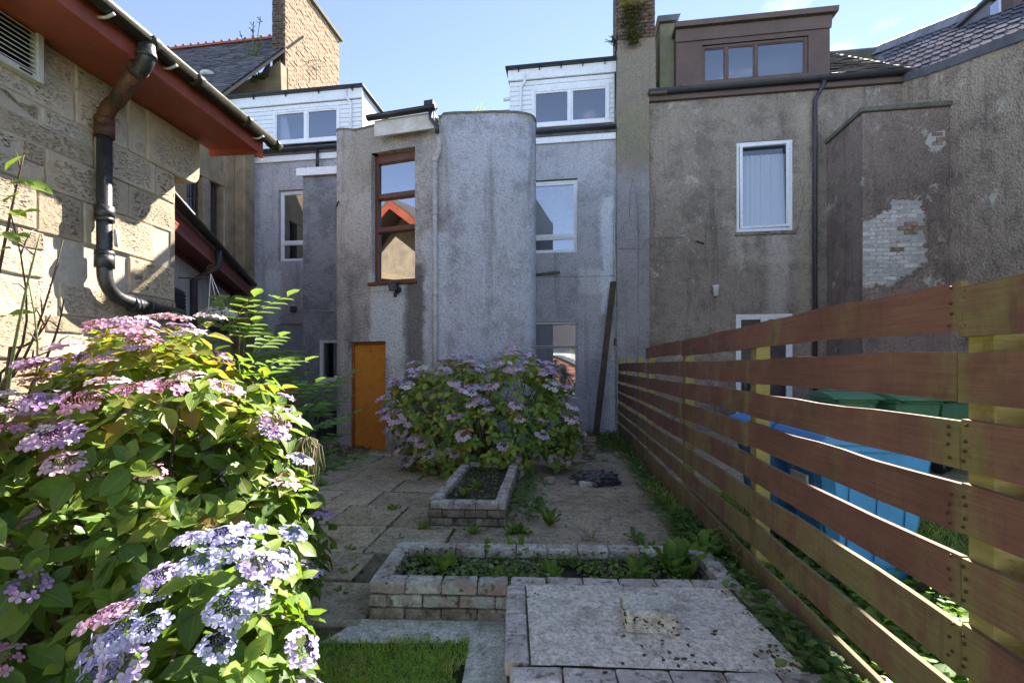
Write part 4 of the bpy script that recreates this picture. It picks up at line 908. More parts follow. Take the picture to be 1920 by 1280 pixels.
def hall_gutter():
    n = 10; r = .068; q = .058
    prof = [(gx + r * math.cos(math.pi + math.pi * k / n), GZ + r * math.sin(math.pi + math.pi * k / n)) for k in range(n + 1)]
    prof += [(gx + q * math.cos(2 * math.pi - math.pi * k / n), GZ + q * math.sin(2 * math.pi - math.pi * k / n)) for k in range(n + 1)]
    return MB().prism(prof, -7, .70, 'y', True)
hall_gutter().obj('gutter', MAT['iron_moss'], hall)
gy = 3.566 - 4.6
for y in (-2.6, -1.75, gy + .02, -.55, .12, .62):                              # socket joints and brackets
    n = 10; prof = [(gx + .078 * math.cos(math.pi + math.pi * k / n), GZ + .078 * math.sin(math.pi + math.pi * k / n)) for k in range(n + 1)]
    MB().prism(prof, y - .04, y + .04, 'y', True).obj('gutter_socket', MAT['iron_moss'], hall)
for y in (-2.2, -1.35, -.8, .36): MB().tube([(OV + .0, y, GZ - .08), (OV + .05, y, GZ - .085), (gx, y, GZ - .082), (gx + .05, y, GZ - .06)], .011, 6).obj('gutter_bracket', MAT['upvc_old'], hall)
# cast iron downpipe with swan neck, access eye and low branch
py = 3.77 - 4.6; pxx = .095
sw1 = [(gx, gy, GZ - .05), (gx, gy, GZ - .13)] + arcpts((gx, gy, GZ - .13), (gx, gy, GZ - .21), (gx - .12, gy + .03, GZ - .245), 5)[1:]
sw2 = [sw1[-1], (pxx + .14, py - .03, GZ - .37)] + [tuple(v) for v in arcpts((pxx + .14, py - .03, GZ - .37), (pxx, py, GZ - .41), (pxx, py, GZ - .54), 5)[1:]] + [(pxx, py, GZ - .62)]
dpz = empty('downpipe', hall); dpz['label'] = 'black cast iron downpipe with rusty swan neck'
MB().tube(sw1, .058, 14).obj('outlet', MAT['iron'], dpz); MB().tube(sw2, .057, 14).obj('swan_neck', MAT['iron_rust'], dpz)
ZB = 2.02
low = [(pxx, py, GZ - .6), (pxx, py, ZB + .22)] + [tuple(v) for v in arcpts((pxx, py, ZB + .22), (pxx, py, ZB), (pxx, py + .24, ZB - .01), 7)[1:]] + [(pxx, -.02, ZB - .06)]
MB().tube(low, .053, 14).obj('pipe', MAT['iron'], dpz)
for z, h_ in ((GZ - .60, .05), (GZ - .52, .03), (ZB + .70, .05), (ZB + .30, .06), (ZB + .36, .02), (ZB + .64, .018)):
    MB().tube([(pxx, py, z - h_), (pxx, py, z + h_)], .068, 14).obj('collar', MAT['iron_rust'] if z > 3 else MAT['iron'], dpz)
for dy in (.26, .30, .42): MB().tube([(pxx, py + dy - .018, ZB - .012 - dy * .05), (pxx, py + dy + .018, ZB - .013 - dy * .05)], .066, 14).obj('collar', MAT['iron'], dpz)
e = MB().tube([(pxx + .055, py + .035, ZB + .50), (pxx + .075, py + .05, ZB + .50)], .05, 14).obj('access_eye', MAT['pipe_grey'], dpz); e.scale = (1, 1, 1)
for v in e.data.vertices: v.co.z = ZB + .50 + (v.co.z - ZB - .50) * 1.5
tp_ = sw1[-1]; MB().tube([(tp_[0] + .04, tp_[1], tp_[2] + .04), (tp_[0], tp_[1], tp_[2])], .068, 14).obj('collar', MAT['iron_rust'], dpz)
MB().tube([(gx, gy, GZ - .12), (gx, gy, GZ - .16)], .066, 14).obj('collar', MAT['iron'], dpz)
# louvred vent
vy1 = 3.338 - 4.6; vz0, vz1 = 3.51, SO - .0; vn = empty('vent', hall, (0, 0, 0)); vn['label'] = 'white louvred wall vent'
m = MB(); vy0 = vy1 - .75; t = .045
m.box(.0, .07, vy1 - t, vy1, vz0, vz1); m.box(.0, .07, vy0, vy0 + t, vz0, vz1); m.box(.001, .069, vy0 + t, vy1 - t, vz0, vz0 + t); m.obj('vent_frame', MAT['upvc_old'], vn, .004)
for i in range(9):
    z = vz0 + .055 + i * .034
    MB().prism([(.010, z + .03), (.062, z), (.064, z + .006), (.012, z + .036)], vy0 + t, vy1 - t).obj('louvre', MAT['upvc_old'], vn)
MB().box(.004, .008, vy0 + t, vy1 - t, vz0 + t, vz1).obj('vent_back', MAT['room'], vn)
MB().box(.0705, .072, vy1 - .16, vy1 - .08, vz0 + .015, vz0 + .03).obj('maker_plate', MAT['blackpl'], vn)

# ------------------------------------------------------------------ low link building behind the hall and the big church
A = Vector((-4.15, 5.6, 0)); B = Vector((-6.30, 10.95, 0)); dl = (B - A); lang = math.atan2(dl.y, dl.x) - R(90); LL = dl.length
lk = thing('link_building', 'low grey outbuilding with dark red fascia behind the hall corner', 'outbuilding', A, lang)
MB().box(-2.2, -.34, -.6, LL + .2, -.1, 3.28).obj('wall', MAT['harl_hall'], lk)
MB().box(-.30, .0, -.6, LL, 3.20, 3.23).obj('soffit', MAT['red_dark'], lk); MB().box(-.03, .0, -.6, LL, 3.12, 3.36).obj('fascia', MAT['red_dark'], lk); MB().box(-.339, -.325, -.6, LL, 3.08, 3.2).obj('wall_plate', MAT['red_dark'], lk)
prof = [(.075 + .07 * math.cos(math.pi + math.pi * k / 8), 3.43 + .07 * math.sin(math.pi + math.pi * k / 8)) for k in range(9)] + [(.075 + .06 * math.cos(2 * math.pi - math.pi * k / 8), 3.43 + .06 * math.sin(2 * math.pi - math.pi * k / 8)) for k in range(9)]
MB().prism(prof, -.6, LL + .05, 'y', True).obj('gutter', MAT['iron_moss'], lk)
poly_plate([(.06, -.6, 3.38), (.06, LL, 3.38), (-2.4, LL, 4.1), (-2.4, -.6, 4.1)], (0, 0, 1), .04).obj('roof', MAT['bare'] if False else MAT['stone_dark'], lk)
for (y0, y1, z0, z1, nm_) in ((.25, .62, 2.45, 2.78, 'vent'), (.95, 1.75, 1.3, 2.6, 'louvre_panel')):
    v_ = empty(nm_, lk)
    MB().box(-.345, -.325, y0, y1, z0, z1).obj('panel_back', MAT['room_grey'] if nm_ == 'vent' else MAT['dark_pipe'], v_)
    n = int((z1 - z0) / .055)
    for i in range(n): MB().box(-.324, -.305, y0 + .02, y1 - .02, z0 + .01 + i * .055, z0 + .04 + i * .055).obj('louvre', MAT['dark_pipe'], v_)
MB().tube([(.06, LL * .36, 3.38), (.06, LL * .36, 3.1), (-.28, LL * .36, 2.85), (-.28, LL * .36, .1)], .05, 10).obj('downpipe', MAT['dark_pipe'], lk)

C0 = px(420, 400, 10.5); C0.z = 0
ch = thing('church', 'weathered stone church with mullioned windows, slate roof and lit gable chimney', 'church', C0, HA)
# local y runs away from camera; wall faces +x
wins = [(-1.02, -.66), (-.50, -.12)]
ZW0, ZW1 = 3.6, hp(400, 340, -.2)[1] + .05
zA1 = px(380, 335, 10).z
pts_w = [(0, -3.2), (0, 0)]
mchw = MB(); op = [(3.2 - 1.02, 3.2 - .60, 3.0, zA1), (3.2 - .44, 3.2 - .08, 3.0, zA1)]
w_, _, _ = wall_path(pts_w, -.1, 7.0, op, .16); w_.box(0.0, .10, .002, .5, -.1, 7.0); w_.obj('wall', MAT['stone_dark'], ch)
MB().box(.10, .36, .20, .55, -.1, 7.0).obj('buttress', MAT['stone_dark'], ch, .02)
for o in op:
    y0, y1 = o[0] - 3.2, o[1] - 3.2
    we = empty('window', ch)
    p = MB(); p.quad((-.12, y0, 3.0), (-.12, y1, 3.0), (-.12, y1, zA1), (-.12, y0, zA1)); p.obj('pane', MAT['glass_lo'], we)
    for i in range(1, 4): MB().box(-.118, -.110, y0 + (y1 - y0) * i / 4 - .004, y0 + (y1 - y0) * i / 4 + .004, 3.0, zA1).obj('leading', MAT['lead'], we)
    for i in range(1, 7): MB().box(-.1095, -.105, y0, y1, 3.0 + (zA1 - 3) * i / 7 - .004, 3.0 + (zA1 - 3) * i / 7 + .004).obj('leading', MAT['lead'], we)
    MB().box(-.5, -.16, y0 - .02, y1 + .02, 2.98, zA1 + .02).obj('room_lining', MAT['room'], we)
MB().box(.002, .03, -.62, -.42, 2.9, zA1 + .0).obj('mullion', MAT['stone_plain'], ch, .01)
MB().box(.002, .035, -1.3, .0, zA1 + .002, zA1 + .32).obj('lintel', MAT['stone_dark'], ch, .01)
# big slate roof, ridge tiles and dark edge cover (positions in house-parallel frame at the church origin)
def cl(x, y, Y):
    p = px(x, y, Y) - C0; return Vector((p.dot(HU), p.dot(HV), p.z))
rA, rB = cl(300, 97, 15.6), cl(512, 76, 15.0); rz_ = (rA.z + rB.z) / 2; rb = (rA.y + rB.y) / 2
e_b, e_z = rb - 3.6, rz_ - 4.15; KX = cl(537, 100, 14.0).x
poly_plate([(rA.x - 1.5, e_b, e_z), (KX - .03, e_b, e_z), (KX - .03, rb, rz_), (rA.x - 1.5, rb, rz_)], (0, .7, -.7), .02).obj('roof', MAT['lead'], ch)
slates(ch, 'slating', rA.x - 1.5, KX - .03, e_b, e_z + .01, rb, rz_ + .01, .24, .16, MAT['slate'], 9, lift=2)
rt = MB().prism([(-.14, -.09), (-.03, .06), (.03, .06), (.14, -.09)], -.14, .14, 'x').lathe([(.05, .05), (.055, .09), (.03, .13), (.0, .135)], 6).mesh('ridge_tile', MAT['terracotta'])
x = rA.x - 1.4
while x < rB.x: link('ridge_tile', rt, ch, (x, rb, rz_ + .05)); x += .29
sd_ = Vector((0, rb - e_b, rz_ - e_z)); 
poly_plate([(KX - .12, e_b, e_z + .05), (KX + .01, e_b, e_z + .05), (KX + .01, rb, rz_ + .05), (KX - .12, rb, rz_ + .05)], (0, .7, -.7), .07).obj('skew_coping', plain('edge_cover_black', (.018, .018, .02), .9, .05), ch)  # near-black plate added to hide the bright sunlit roof edge
# gable stack: long brick wall seen end on, its right flank in sun
k0, k1 = cl(510, 100, 14.0), cl(537, 100, 14.0); ztp = 13.7; dpk = 3.2
MB().box(k0.x + .02, k1.x - .03, k0.y + .03, k0.y + dpk, 4.5, ztp).obj('stack_core', MAT['mortar'], ch)
cpb = MB().prism([(k0.x - .12, ztp + .002), (k1.x + .10, ztp + .002), (k1.x + .10, ztp + .12), (k0.x - .12, ztp + .12)], k0.y - .1, k0.y + dpk + .12).obj('stack_coping', MAT['coping'], ch)
def brick_field(name, n0, n1, zb0, zb1, place, mat, seed):
    m = MB(); col = []; r = random.Random(seed); z = zb0; row = 0
    while z < zb1:
        s = n0 - (.115 if row % 2 else 0)
        while s < n1:
            a, b = max(n0, s), min(n1, s + .22)
            if b - a > .04:
                j = r.uniform(-.010, .012); place(m, a + .004, b - .004, z, z + .064, j)
            s += .23
        z += .075; row += 1
    o = m.obj(name, mat, ch); o['kind'] = 'stuff'; return o
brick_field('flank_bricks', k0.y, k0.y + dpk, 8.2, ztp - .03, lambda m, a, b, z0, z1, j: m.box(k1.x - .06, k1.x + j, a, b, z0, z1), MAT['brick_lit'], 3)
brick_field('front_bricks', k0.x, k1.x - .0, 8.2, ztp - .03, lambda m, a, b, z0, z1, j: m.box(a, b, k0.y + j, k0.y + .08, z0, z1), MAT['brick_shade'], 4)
# skew stone shoulder against the stack
q0, q1, q2 = cl(425, 172, 13.7), cl(505, 138, 13.7), cl(512, 190, 13.7)
poly_plate([(q0.x - .6, q0.y, q0.z - 1.2), (q2.x + .28, q2.y, q0.z - 1.2), (q1.x + .35, q1.y, q1.z + .35), (q1.x - .1, q1.y, q1.z + .1), (q0.x, q0.y, q0.z)], (0, 1, 0), .35).obj('skew_shoulder', MAT['stone_dark'], ch, .02)
poly_plate([(q1.x - .25, q1.y - .02, q1.z + .02), (q1.x, q1.y - .02, q1.z - .1), (q1.x + .02, q1.y - .02, q1.z + .42)], (0, 1, 0), .05).obj('lead_flashing', MAT['lead'], ch)
aer = cl(588, 138, 15.2); ax_ = k1.x + .10
ae = tag(MB().tube([h2w(0, 0)] if False else [(0, 0, 0), (0, 0, .75)], .012, 6).tube([(0, -.35, .6), (0, .35, .6)], .01, 6).tube([(-.2, .25, .6), (.2, .25, .6)], .008, 6).tube([(-.2, .1, .6), (.2, .1, .6)], .008, 6).tube([(-.2, -.1, .6), (.2, -.1, .6)], .008, 6).obj('aerial', MAT['cable']), 'small dark television aerial fixed to the sunlit church stack', 'aerial')
wp = C0 + HU * (ax_ + .02) + HV * (k0.y + 1.5); ae.location = (wp.x, wp.y, px(588, 150, wp.y).z)
# ------------------------------------------------------------------ houses across the gardens, behind the camera (mirrored in the windows)
def far_house(x, y, w, d, hw_, hr, wall, roofm, label, cat='house', nm='bungalow', rz=0):
    t = thing(nm, label, cat, (x, y, 0), rz)
    MB().box(-w / 2, w / 2, -d / 2, d / 2, -.1, hw_).obj('wall', wall, t)
    MB().prism([(-d / 2 - .4, hw_), (d / 2 + .4, hw_), (0, hw_ + hr)], -w / 2 - .3, w / 2 + .3, 'x').obj('roof', roofm, t)
    n = max(2, int(w / 2.6))
    for i in range(n):
        cx_ = -w / 2 + (i + .5) * w / n
        window(t, -cx_ - .55, -cx_ + .55, 1.0, 2.2, 0, MAT['upvc'], back=None).location = (cx_, d / 2 + .06, 1.0)
        t.children[-1].rotation_euler = (0, 0, R(180))
    return t
white_r = worn('white_render', (.70, .68, .62), (.62, .60, .55), .9, 2, .2)
far_house(-9.5, -21, 13, 7, 3.0, 2.2, white_r, MAT['dark_pipe'], 'long white rendered bungalow behind the lawn, seen only as a reflection')
far_house(6.5, -23, 14, 7, 5.2, 2.4, white_r, MAT['dark_pipe'], 'two-storey white rendered house behind the lawn, seen only as a reflection', nm='white_house')
sh = thing('garden_shed', 'low timber shed with orange-red gable, seen only as a window reflection', 'shed', (-3.6, -15.5, 0), R(5))
MB().box(-1.6, 1.6, -1.2, 1.2, -.1, 1.5).prism([(-1.75, 1.501), (1.75, 1.501), (0, 2.25)], -1.3, 1.25).obj('shed_walls', worn('red_gable', (.34, .15, .10), (.29, .13, .09), .8, 3, .1), sh)
poly_plate([(-1.85, -1.4, 1.47), (-1.85, 1.4, 1.47), (0, 1.4, 2.30), (0, -1.4, 2.30)], (-.4, 0, .9), .05).obj('shed_roof', MAT['lead'], sh)
poly_plate([(0.0, -1.4, 2.30), (0.0, 1.4, 2.30), (1.85, 1.4, 1.47), (1.85, -1.4, 1.47)], (.4, 0, .9), .05).obj('shed_roof', MAT['lead'], sh)

# ------------------------------------------------------------------ garden floor
GA = R(-2.0); GO = Vector((-.822, 2.598, 0))
GUx = Vector((math.cos(GA), math.sin(GA), 0)); GVx = Vector((-math.sin(GA), math.cos(GA), 0))
def gw(a, b, z=0): p = GO + GUx * a + GVx * b; return Vector((p.x, p.y, z))
def sheet(name, pts, z, mat, label, kind='structure', th=0.0):
    m = MB(); m.quad(*[(p[0], p[1], z) for p in pts]); return tag(m.obj(name, mat), label, None, None, kind)
# concrete yard right of the small planter
yd = MB(); nx, ny = 26, 60
for i in range(nx + 1):
    for j in range(ny + 1):
        X_ = -.25 + 2.55 * i / nx; Y_ = 2.6 + 7.9 * j / ny; X_ += max(0, (Y_ - 6)) * .06 * (i / nx)
        yd.v.append((X_, Y_, -.010 + .012 * mnoise.noise(Vector((X_ * 1.3, Y_ * 1.3, 0))) + .006 * mnoise.noise(Vector((X_ * 5, Y_ * 5, 3)))))
for i in range(nx):
    for j in range(ny):
        k = i * (ny + 1) + j; yd.f.append((k, k + ny + 1, k + ny + 2, k + 1)); yd.sm.append(True)
tag(yd.obj('yard_concrete', MAT['conc']), 'damp stained concrete beside the fence', None, None, 'structure')
# flagstone path
pv = tag(MB().box(-6.5, -.2, 2.42, 9.8, -.06, -.018).obj('flagstone_path', MAT['joint']), 'grey flagstone path with weeds in its joints', None, None, 'structure')
fr_ = random.Random(5); rowy = 2.45; ri = 0
PA = R(-5); FLAGS = []
while rowy < 9.6:
    h = fr_.choice((.60, .45, .52)); x = -4.2 + fr_.uniform(0, .5)
    while x < .05:
        w = fr_.choice((.60, .75, .9, .45)); cx_, cy_ = x + w / 2, rowy + h / 2
        wx, wy = cx_ * math.cos(PA) - (cy_ - 5) * math.sin(PA), 5 + cx_ * math.sin(PA) + (cy_ - 5) * math.cos(PA)
        lim = -.20 if wy > 4.1 else (-.9 if wy < 3.35 else .2)
        if wx + w / 2 < lim + .25 and wy - h / 2 > 2.40 + (0.0) and not (wx < -2.1 and wy < 3.4):
            ww = min(w, (lim + .25 - (wx - w / 2)))
            FLAGS.append((wx, wy, w, h)); link('flagstone', rough_block(w - .022, h - .022, .05, .008, .003, fr_.randrange(9999), MAT['flag'], 'flagstone'), pv, (wx, wy, -.022 + fr_.uniform(-.006, .006)), (fr_.uniform(-.008, .008), fr_.uniform(-.008, .008), PA))
        x += w
    rowy += h; ri += 1
# pale concrete strip in front of the long planter and along the lawn
cs = MB()
P = [gp(668, 1200), gp(696, 1163), gp(950, 1172), gp(945, 1290), gp(862, 1290), gp(884, 1207)]
st_ = MB(); st_.v = [(p.x, p.y, .004) for p in (P[0], P[1], P[2], P[5])] + [(p.x, p.y, .004) for p in (P[2], P[3], P[4])]; st_.v[4:] = st_.v[4:]
L0 = [(-1.00, 2.375), (-.86, 2.60), (-.02, 2.62), (-.02, .6), (-.24, .6), (-.225, 2.372)]
st_ = MB(); st_.quad((L0[0][0], L0[0][1], .006), (L0[5][0], L0[5][1], .006), (L0[2][0], L0[2][1], .006), (L0[1][0], L0[1][1], .006)); st_.quad((L0[5][0], L0[5][1], .006), (L0[4][0], L0[4][1], .006), (L0[3][0], L0[3][1], .006), (L0[2][0], L0[2][1], .006))
tag(st_.obj('kerb_strip', MAT['conc_strip']), 'pale speckled concrete strip edging the lawn', None, None, 'structure')
lawn = MB(); lx, ly = 30, 30
for i in range(lx + 1):
    for j in range(ly + 1):
        X_ = -3.6 + 3.30 * i / lx; Y_ = -6 + 8.31 * j / ly; lawn.v.append((X_, Y_, .012 + .012 * mnoise.noise(Vector((X_ * 2, Y_ * 2, 5)))))
for i in range(lx):
    for j in range(ly): k = i * (ly + 1) + j; lawn.f.append((k, k + ly + 1, k + ly + 2, k + 1)); lawn.sm.append(True)
tag(lawn.obj('lawn', concrete('turf', (.20, .25, .07), (.17, .21, .06), (.12, .13, .05), (.20, .26, .06), .5)), 'small patch of mown lawn', None, None, 'structure')
sheet('back_lawn', [(-14, -40), (14, -40), (14, -6), (-14, -6)], .0, concrete('sunny_grass', (.10, .13, .04), (.12, .14, .05), (.08, .10, .03), (.10, .13, .04), .5), 'lawn stretching behind the viewpoint')

# ------------------------------------------------------------------ brick planters
bk = {k: [rough_block(.205, .102, .066, .010, .0035, 100 + i, MAT[k], 'brick', 2) for i in range(5)] for k in ('brick', 'brick_dark', 'brick_edge')}
pr_ = random.Random(77)
def put_brick(host, kind, a, b, z, ang, sx=1.0, sy=1.0, sz=1.0):
    link('brick', bk[kind][pr_.randrange(5)], host, (a, b, z), (pr_.uniform(-.015, .015), pr_.uniform(-.015, .015), ang + pr_.uniform(-.012, .012)), (sx, sy, sz))
def run(host, a0, b0, a1, b1, kinds, zs, off=0.0, L=.208):
    d = Vector((a1 - a0, b1 - b0)); n = d.length; d /= n; ang = math.atan2(d.y, d.x)
    for ci, z in enumerate(zs):
        s = -L / 2 if ci % 2 else 0; s += off
        while s < n - .02:
            sa, sb = max(0, s), min(n, s + L)
            if sb - sa > .05:
                m_ = (sa + sb) / 2; put_brick(host, kinds[ci], a0 + d.x * m_, b0 + d.y * m_, z, ang, (sb - sa - .004) / .208, 1, 1)
            s += L
ZC = (.034, .108, .184)
lp_ = thing('brick_planter', 'long low brick planter full of weeds in front of the yard', 'planter', GO, GA)
PW, PD = 2.12, .60
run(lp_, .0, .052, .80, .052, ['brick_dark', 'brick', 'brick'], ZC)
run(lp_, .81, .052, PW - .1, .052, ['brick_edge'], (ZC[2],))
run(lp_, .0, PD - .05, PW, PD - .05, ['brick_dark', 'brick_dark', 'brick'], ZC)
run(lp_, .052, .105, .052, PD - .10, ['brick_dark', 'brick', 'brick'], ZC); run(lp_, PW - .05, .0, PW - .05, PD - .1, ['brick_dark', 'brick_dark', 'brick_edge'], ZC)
MB().box(.02, PW - .02, .02, .085, .0, .2).box(.02, PW - .02, PD - .085, PD - .02, 0, .2).box(.02, .085, .086, PD - .086, 0, .199).box(PW - .085, PW - .02, .086, PD - .086, 0, .199).obj('mortar_bed', MAT['joint'], lp_)
so_m = MB(); nx, ny = 40, 12
for i in range(nx + 1):
    for j in range(ny + 1):
        X_, Y_ = .09 + (PW - .18) * i / nx, .09 + (PD - .18) * j / ny; so_m.v.append((X_, Y_, .115 + .03 * mnoise.noise(Vector((X_ * 6, Y_ * 6, 0))) + .012 * mnoise.noise(Vector((X_ * 25, Y_ * 25, 0)))))
for i in range(nx):
    for j in range(ny): k = i * (ny + 1) + j; so_m.f.append((k, k + ny + 1, k + ny + 2, k + 1)); so_m.sm.append(True)
so_m.obj('soil', MAT['soil'], lp_)
q0, q1 = gp(800, 985), gp(940, 985)
sp_ang = R(-3); SPO = Vector((q0.x, q0.y, 0)); sp_ = thing('brick_planter', 'short narrow brick planter ending under the flowering bush', 'planter', SPO, sp_ang)
SW, SD = .72, 1.75
run(sp_, 0, .052, SW, .052, ['brick_dark', 'brick_dark', 'brick'], ZC, .03)
run(sp_, .052, .105, .052 + .06, SD, ['brick_dark', 'brick_dark', 'brick'], ZC); run(sp_, SW - .052, .105, SW + .0, SD, ['brick_dark', 'brick_dark', 'brick'], ZC); run(sp_, .1, SD, SW, SD, ['brick_dark', 'brick_dark', 'brick'], ZC)
MB().box(.02, SW - .02, .02, .085, .0, .2).prism([(.02, .086), (.085, .086), (.145, SD), (.08, SD)], 0, .199, 'z').prism([(SW - .085, .086), (SW - .02, .086), (SW + .03, SD), (SW - .035, SD)], 0, .199, 'z').obj('mortar_bed', MAT['joint'], sp_)
so_m = MB(); nx, ny = 14, 30
for i in range(nx + 1):
    for j in range(ny + 1):
        X_, Y_ = .09 + (SW - .16) * i / nx + .04 * j / ny, .09 + (SD - .1) * j / ny; so_m.v.append((X_, Y_, .135 + .025 * mnoise.noise(Vector((X_ * 6, Y_ * 6, 9)))))
for i in range(nx):
    for j in range(ny): k = i * (ny + 1) + j; so_m.f.append((k, k + ny + 1, k + ny + 2, k + 1)); so_m.sm.append(True)
so_m.obj('soil', MAT['soil'], sp_)

# ------------------------------------------------------------------ raised platform with brick edging and a block on it
pt = thing('raised_platform', 'raised pale concrete platform edged with bricks', 'platform', GO, 0)
ptz = .218
# local coordinates: straight to the camera axes; left edge x 0.79
lx0 = .79
run(pt, lx0 + .052, -.70, lx0 + .052, -.035, ['brick_edge'], (.184,), L=.19)
run(pt, lx0, -.772, 2.35, -.832, ['brick_edge'], (.184,), .02, .215)
MB().box(lx0 + .01, lx0 + .10, -.72, -.03, 0, .15).box(lx0 + .01, 2.3, -.81, -.742, 0, .15).obj('edging_base', MAT['joint'], pt)
sl_ = MB(); nx, ny = 44, 30
for i in range(nx + 1):
    for j in range(ny + 1):
        X_ = lx0 + .112 + (2.02 - lx0 - .112) * i / nx; Y_ = -.74 + .03 * (1 - i / nx) - .03 * i / nx + (.70) * j / ny + .0
        X_ += .0; sl_.v.append((X_, Y_, ptz - .004 + .004 * mnoise.noise(Vector((X_ * 4, Y_ * 4, 1))) + .0025 * mnoise.noise(Vector((X_ * 18, Y_ * 18, 1)))))
for i in range(nx):
    for j in range(ny): k = i * (ny + 1) + j; sl_.f.append((k, k + ny + 1, k + ny + 2, k + 1)); sl_.sm.append(True)
sl_.obj('slab', MAT['conc_pale'], pt)
MB().box(lx0 + .10, 2.05, -.76, -.03, 0, ptz - .014).obj('slab_base', MAT['joint'], pt)
ss_m = MB(); X2 = 2.035
for j, (y0, y1) in enumerate(((-.03, -.28), (-.295, -.55), (-.565, -.95))):
    m = rough_block(.34, abs(y1 - y0), .06, .012, .004, 500 + j, MAT['conc'], 'edge_stone', 2); link('edge_stone', m, pt, (X2 + .17 - .03 * j, (y0 + y1) / 2, ptz - .05 - .01 * j), (0, R(2), R(3)))
bc = Vector((1.405 + .0, -.40, 0))
blk = rough_block(.235, .20, .105, .014, .004, 9, MAT['conc_strip'], 'concrete_block', 2, 1)
b_ = gp(1217, 1168, ptz); cb = link('concrete_block', blk, None, (b_.x, b_.y + .02, ptz + .042), (0, 0, R(-6)))
tag(cb, 'square mossy concrete block set on the pale platform', 'concrete block')

# ------------------------------------------------------------------ slatted fence
FX = lambda Y: 1.193 + .107 * Y
fa = math.atan2(1, .107) - R(90); FL = math.hypot(1, .107)
fn = thing('slatted_fence', 'red-brown horizontal board fence stained green with algae', 'fence', (FX(0), 0, 0), fa)
fr2 = random.Random(31); PIT = .20; TOPZ = 1.695; BH = .145
posts = [-1.9, -.22, 1.333, 2.86, 4.435, 6.25, 7.08, 8.3, 9.30]
def fboard(y0, y1, z0, z1, x0, mat, jit=1.0):
    m = MB(); n = max(2, int((y1 - y0) / .18)); t = .020; a, b, c, d = [], [], [], []
    ph = fr2.uniform(0, 9); bow = fr2.uniform(-.010, .010) * jit; til = fr2.uniform(-.009, .009) * jit
    for i in range(n + 1):
        f = i / n; y = y0 + (y1 - y0) * f; dz = bow * math.sin(math.pi * f) + til * (f - .5) + .0025 * math.sin(y * 9 + ph); dx = .006 * math.sin(math.pi * f * 1.3 + ph)
        m.v += [(x0 + dx, y, z0 + dz), (x0 + dx, y, z1 + dz + .002 * math.sin(y * 23 + ph)), (x0 + t + dx, y, z1 + dz + .002 * math.sin(y * 23 + ph)), (x0 + t + dx, y, z0 + dz)]
    for i in range(n):
        k = 4 * i
        for q in range(4): m.f.append((k + q, k + 4 + q, k + 4 + (q + 1) % 4, k + (q + 1) % 4)); m.sm.append(False)
    m.f += [(0, 1, 2, 3), (4 * n + 3, 4 * n + 2, 4 * n + 1, 4 * n)]; m.sm += [False, False]
    return m.obj('board', mat, fn)
joints = [-1.9, 1.333, 2.86, 4.435, 6.25, 9.30]
for bi in range(len(joints) - 1):
    ya, yb = joints[bi] * FL, joints[bi + 1] * FL
    for r in range(8):
        if bi == 4 and r == 0: continue
        zt = TOPZ - r * PIT + fr2.uniform(-.008, .008)
        fboard(ya + .003, yb - .003, zt - BH + fr2.uniform(-.003, .003), zt, -.022 + fr2.uniform(-.002, .002), (MAT['fence_near'] if bi < 2 else MAT['fence']) if r < 5 else MAT['fence_low' if bi else 'fence'])
for r in range(8):                                                                # hit-and-miss boards behind the nearest bay
    zt = TOPZ + .032 - r * PIT; fboard(-1.9, (1.333 - .085) * FL, zt - .085 - (.0 if r else 0), zt, .088, MAT['fence'], .4)
for i, y in enumerate(posts):
    top = 1.70 if y < 6.2 else (1.66 if y < 6.5 else 1.62)
    if 6.9 < y < 9: top = 1.60
    MB().box(-.001, .082, (y - .085) * FL, y * FL, -.1, top - (.03 if y < 6.5 else 0)).obj('post', MAT['post'], fn, .004)
for y in (7.08, 8.3): pass
nail = MB().lathe([(.0, .0), (.0055, .0), (.005, .003), (0, .0035)], 6).mesh('nail_head', MAT['iron_rust'])
for r in range(8):
    for dy in (-.022, .030):
        for k in range(4):
            zt = TOPZ - r * PIT - .02 - k * .034
            for yj in (1.333,): link('nail_head', nail, fn, (-.0235, (yj + dy + fr2.uniform(-.010, .010)) * FL, zt + fr2.uniform(-.010, .010)), (0, R(-90), 0))
# low kerb under the fence
MB().box(.0, .07, 2.4, 9.2, -.05, .13).obj('gravel_board', MAT['fence_low'], fn)

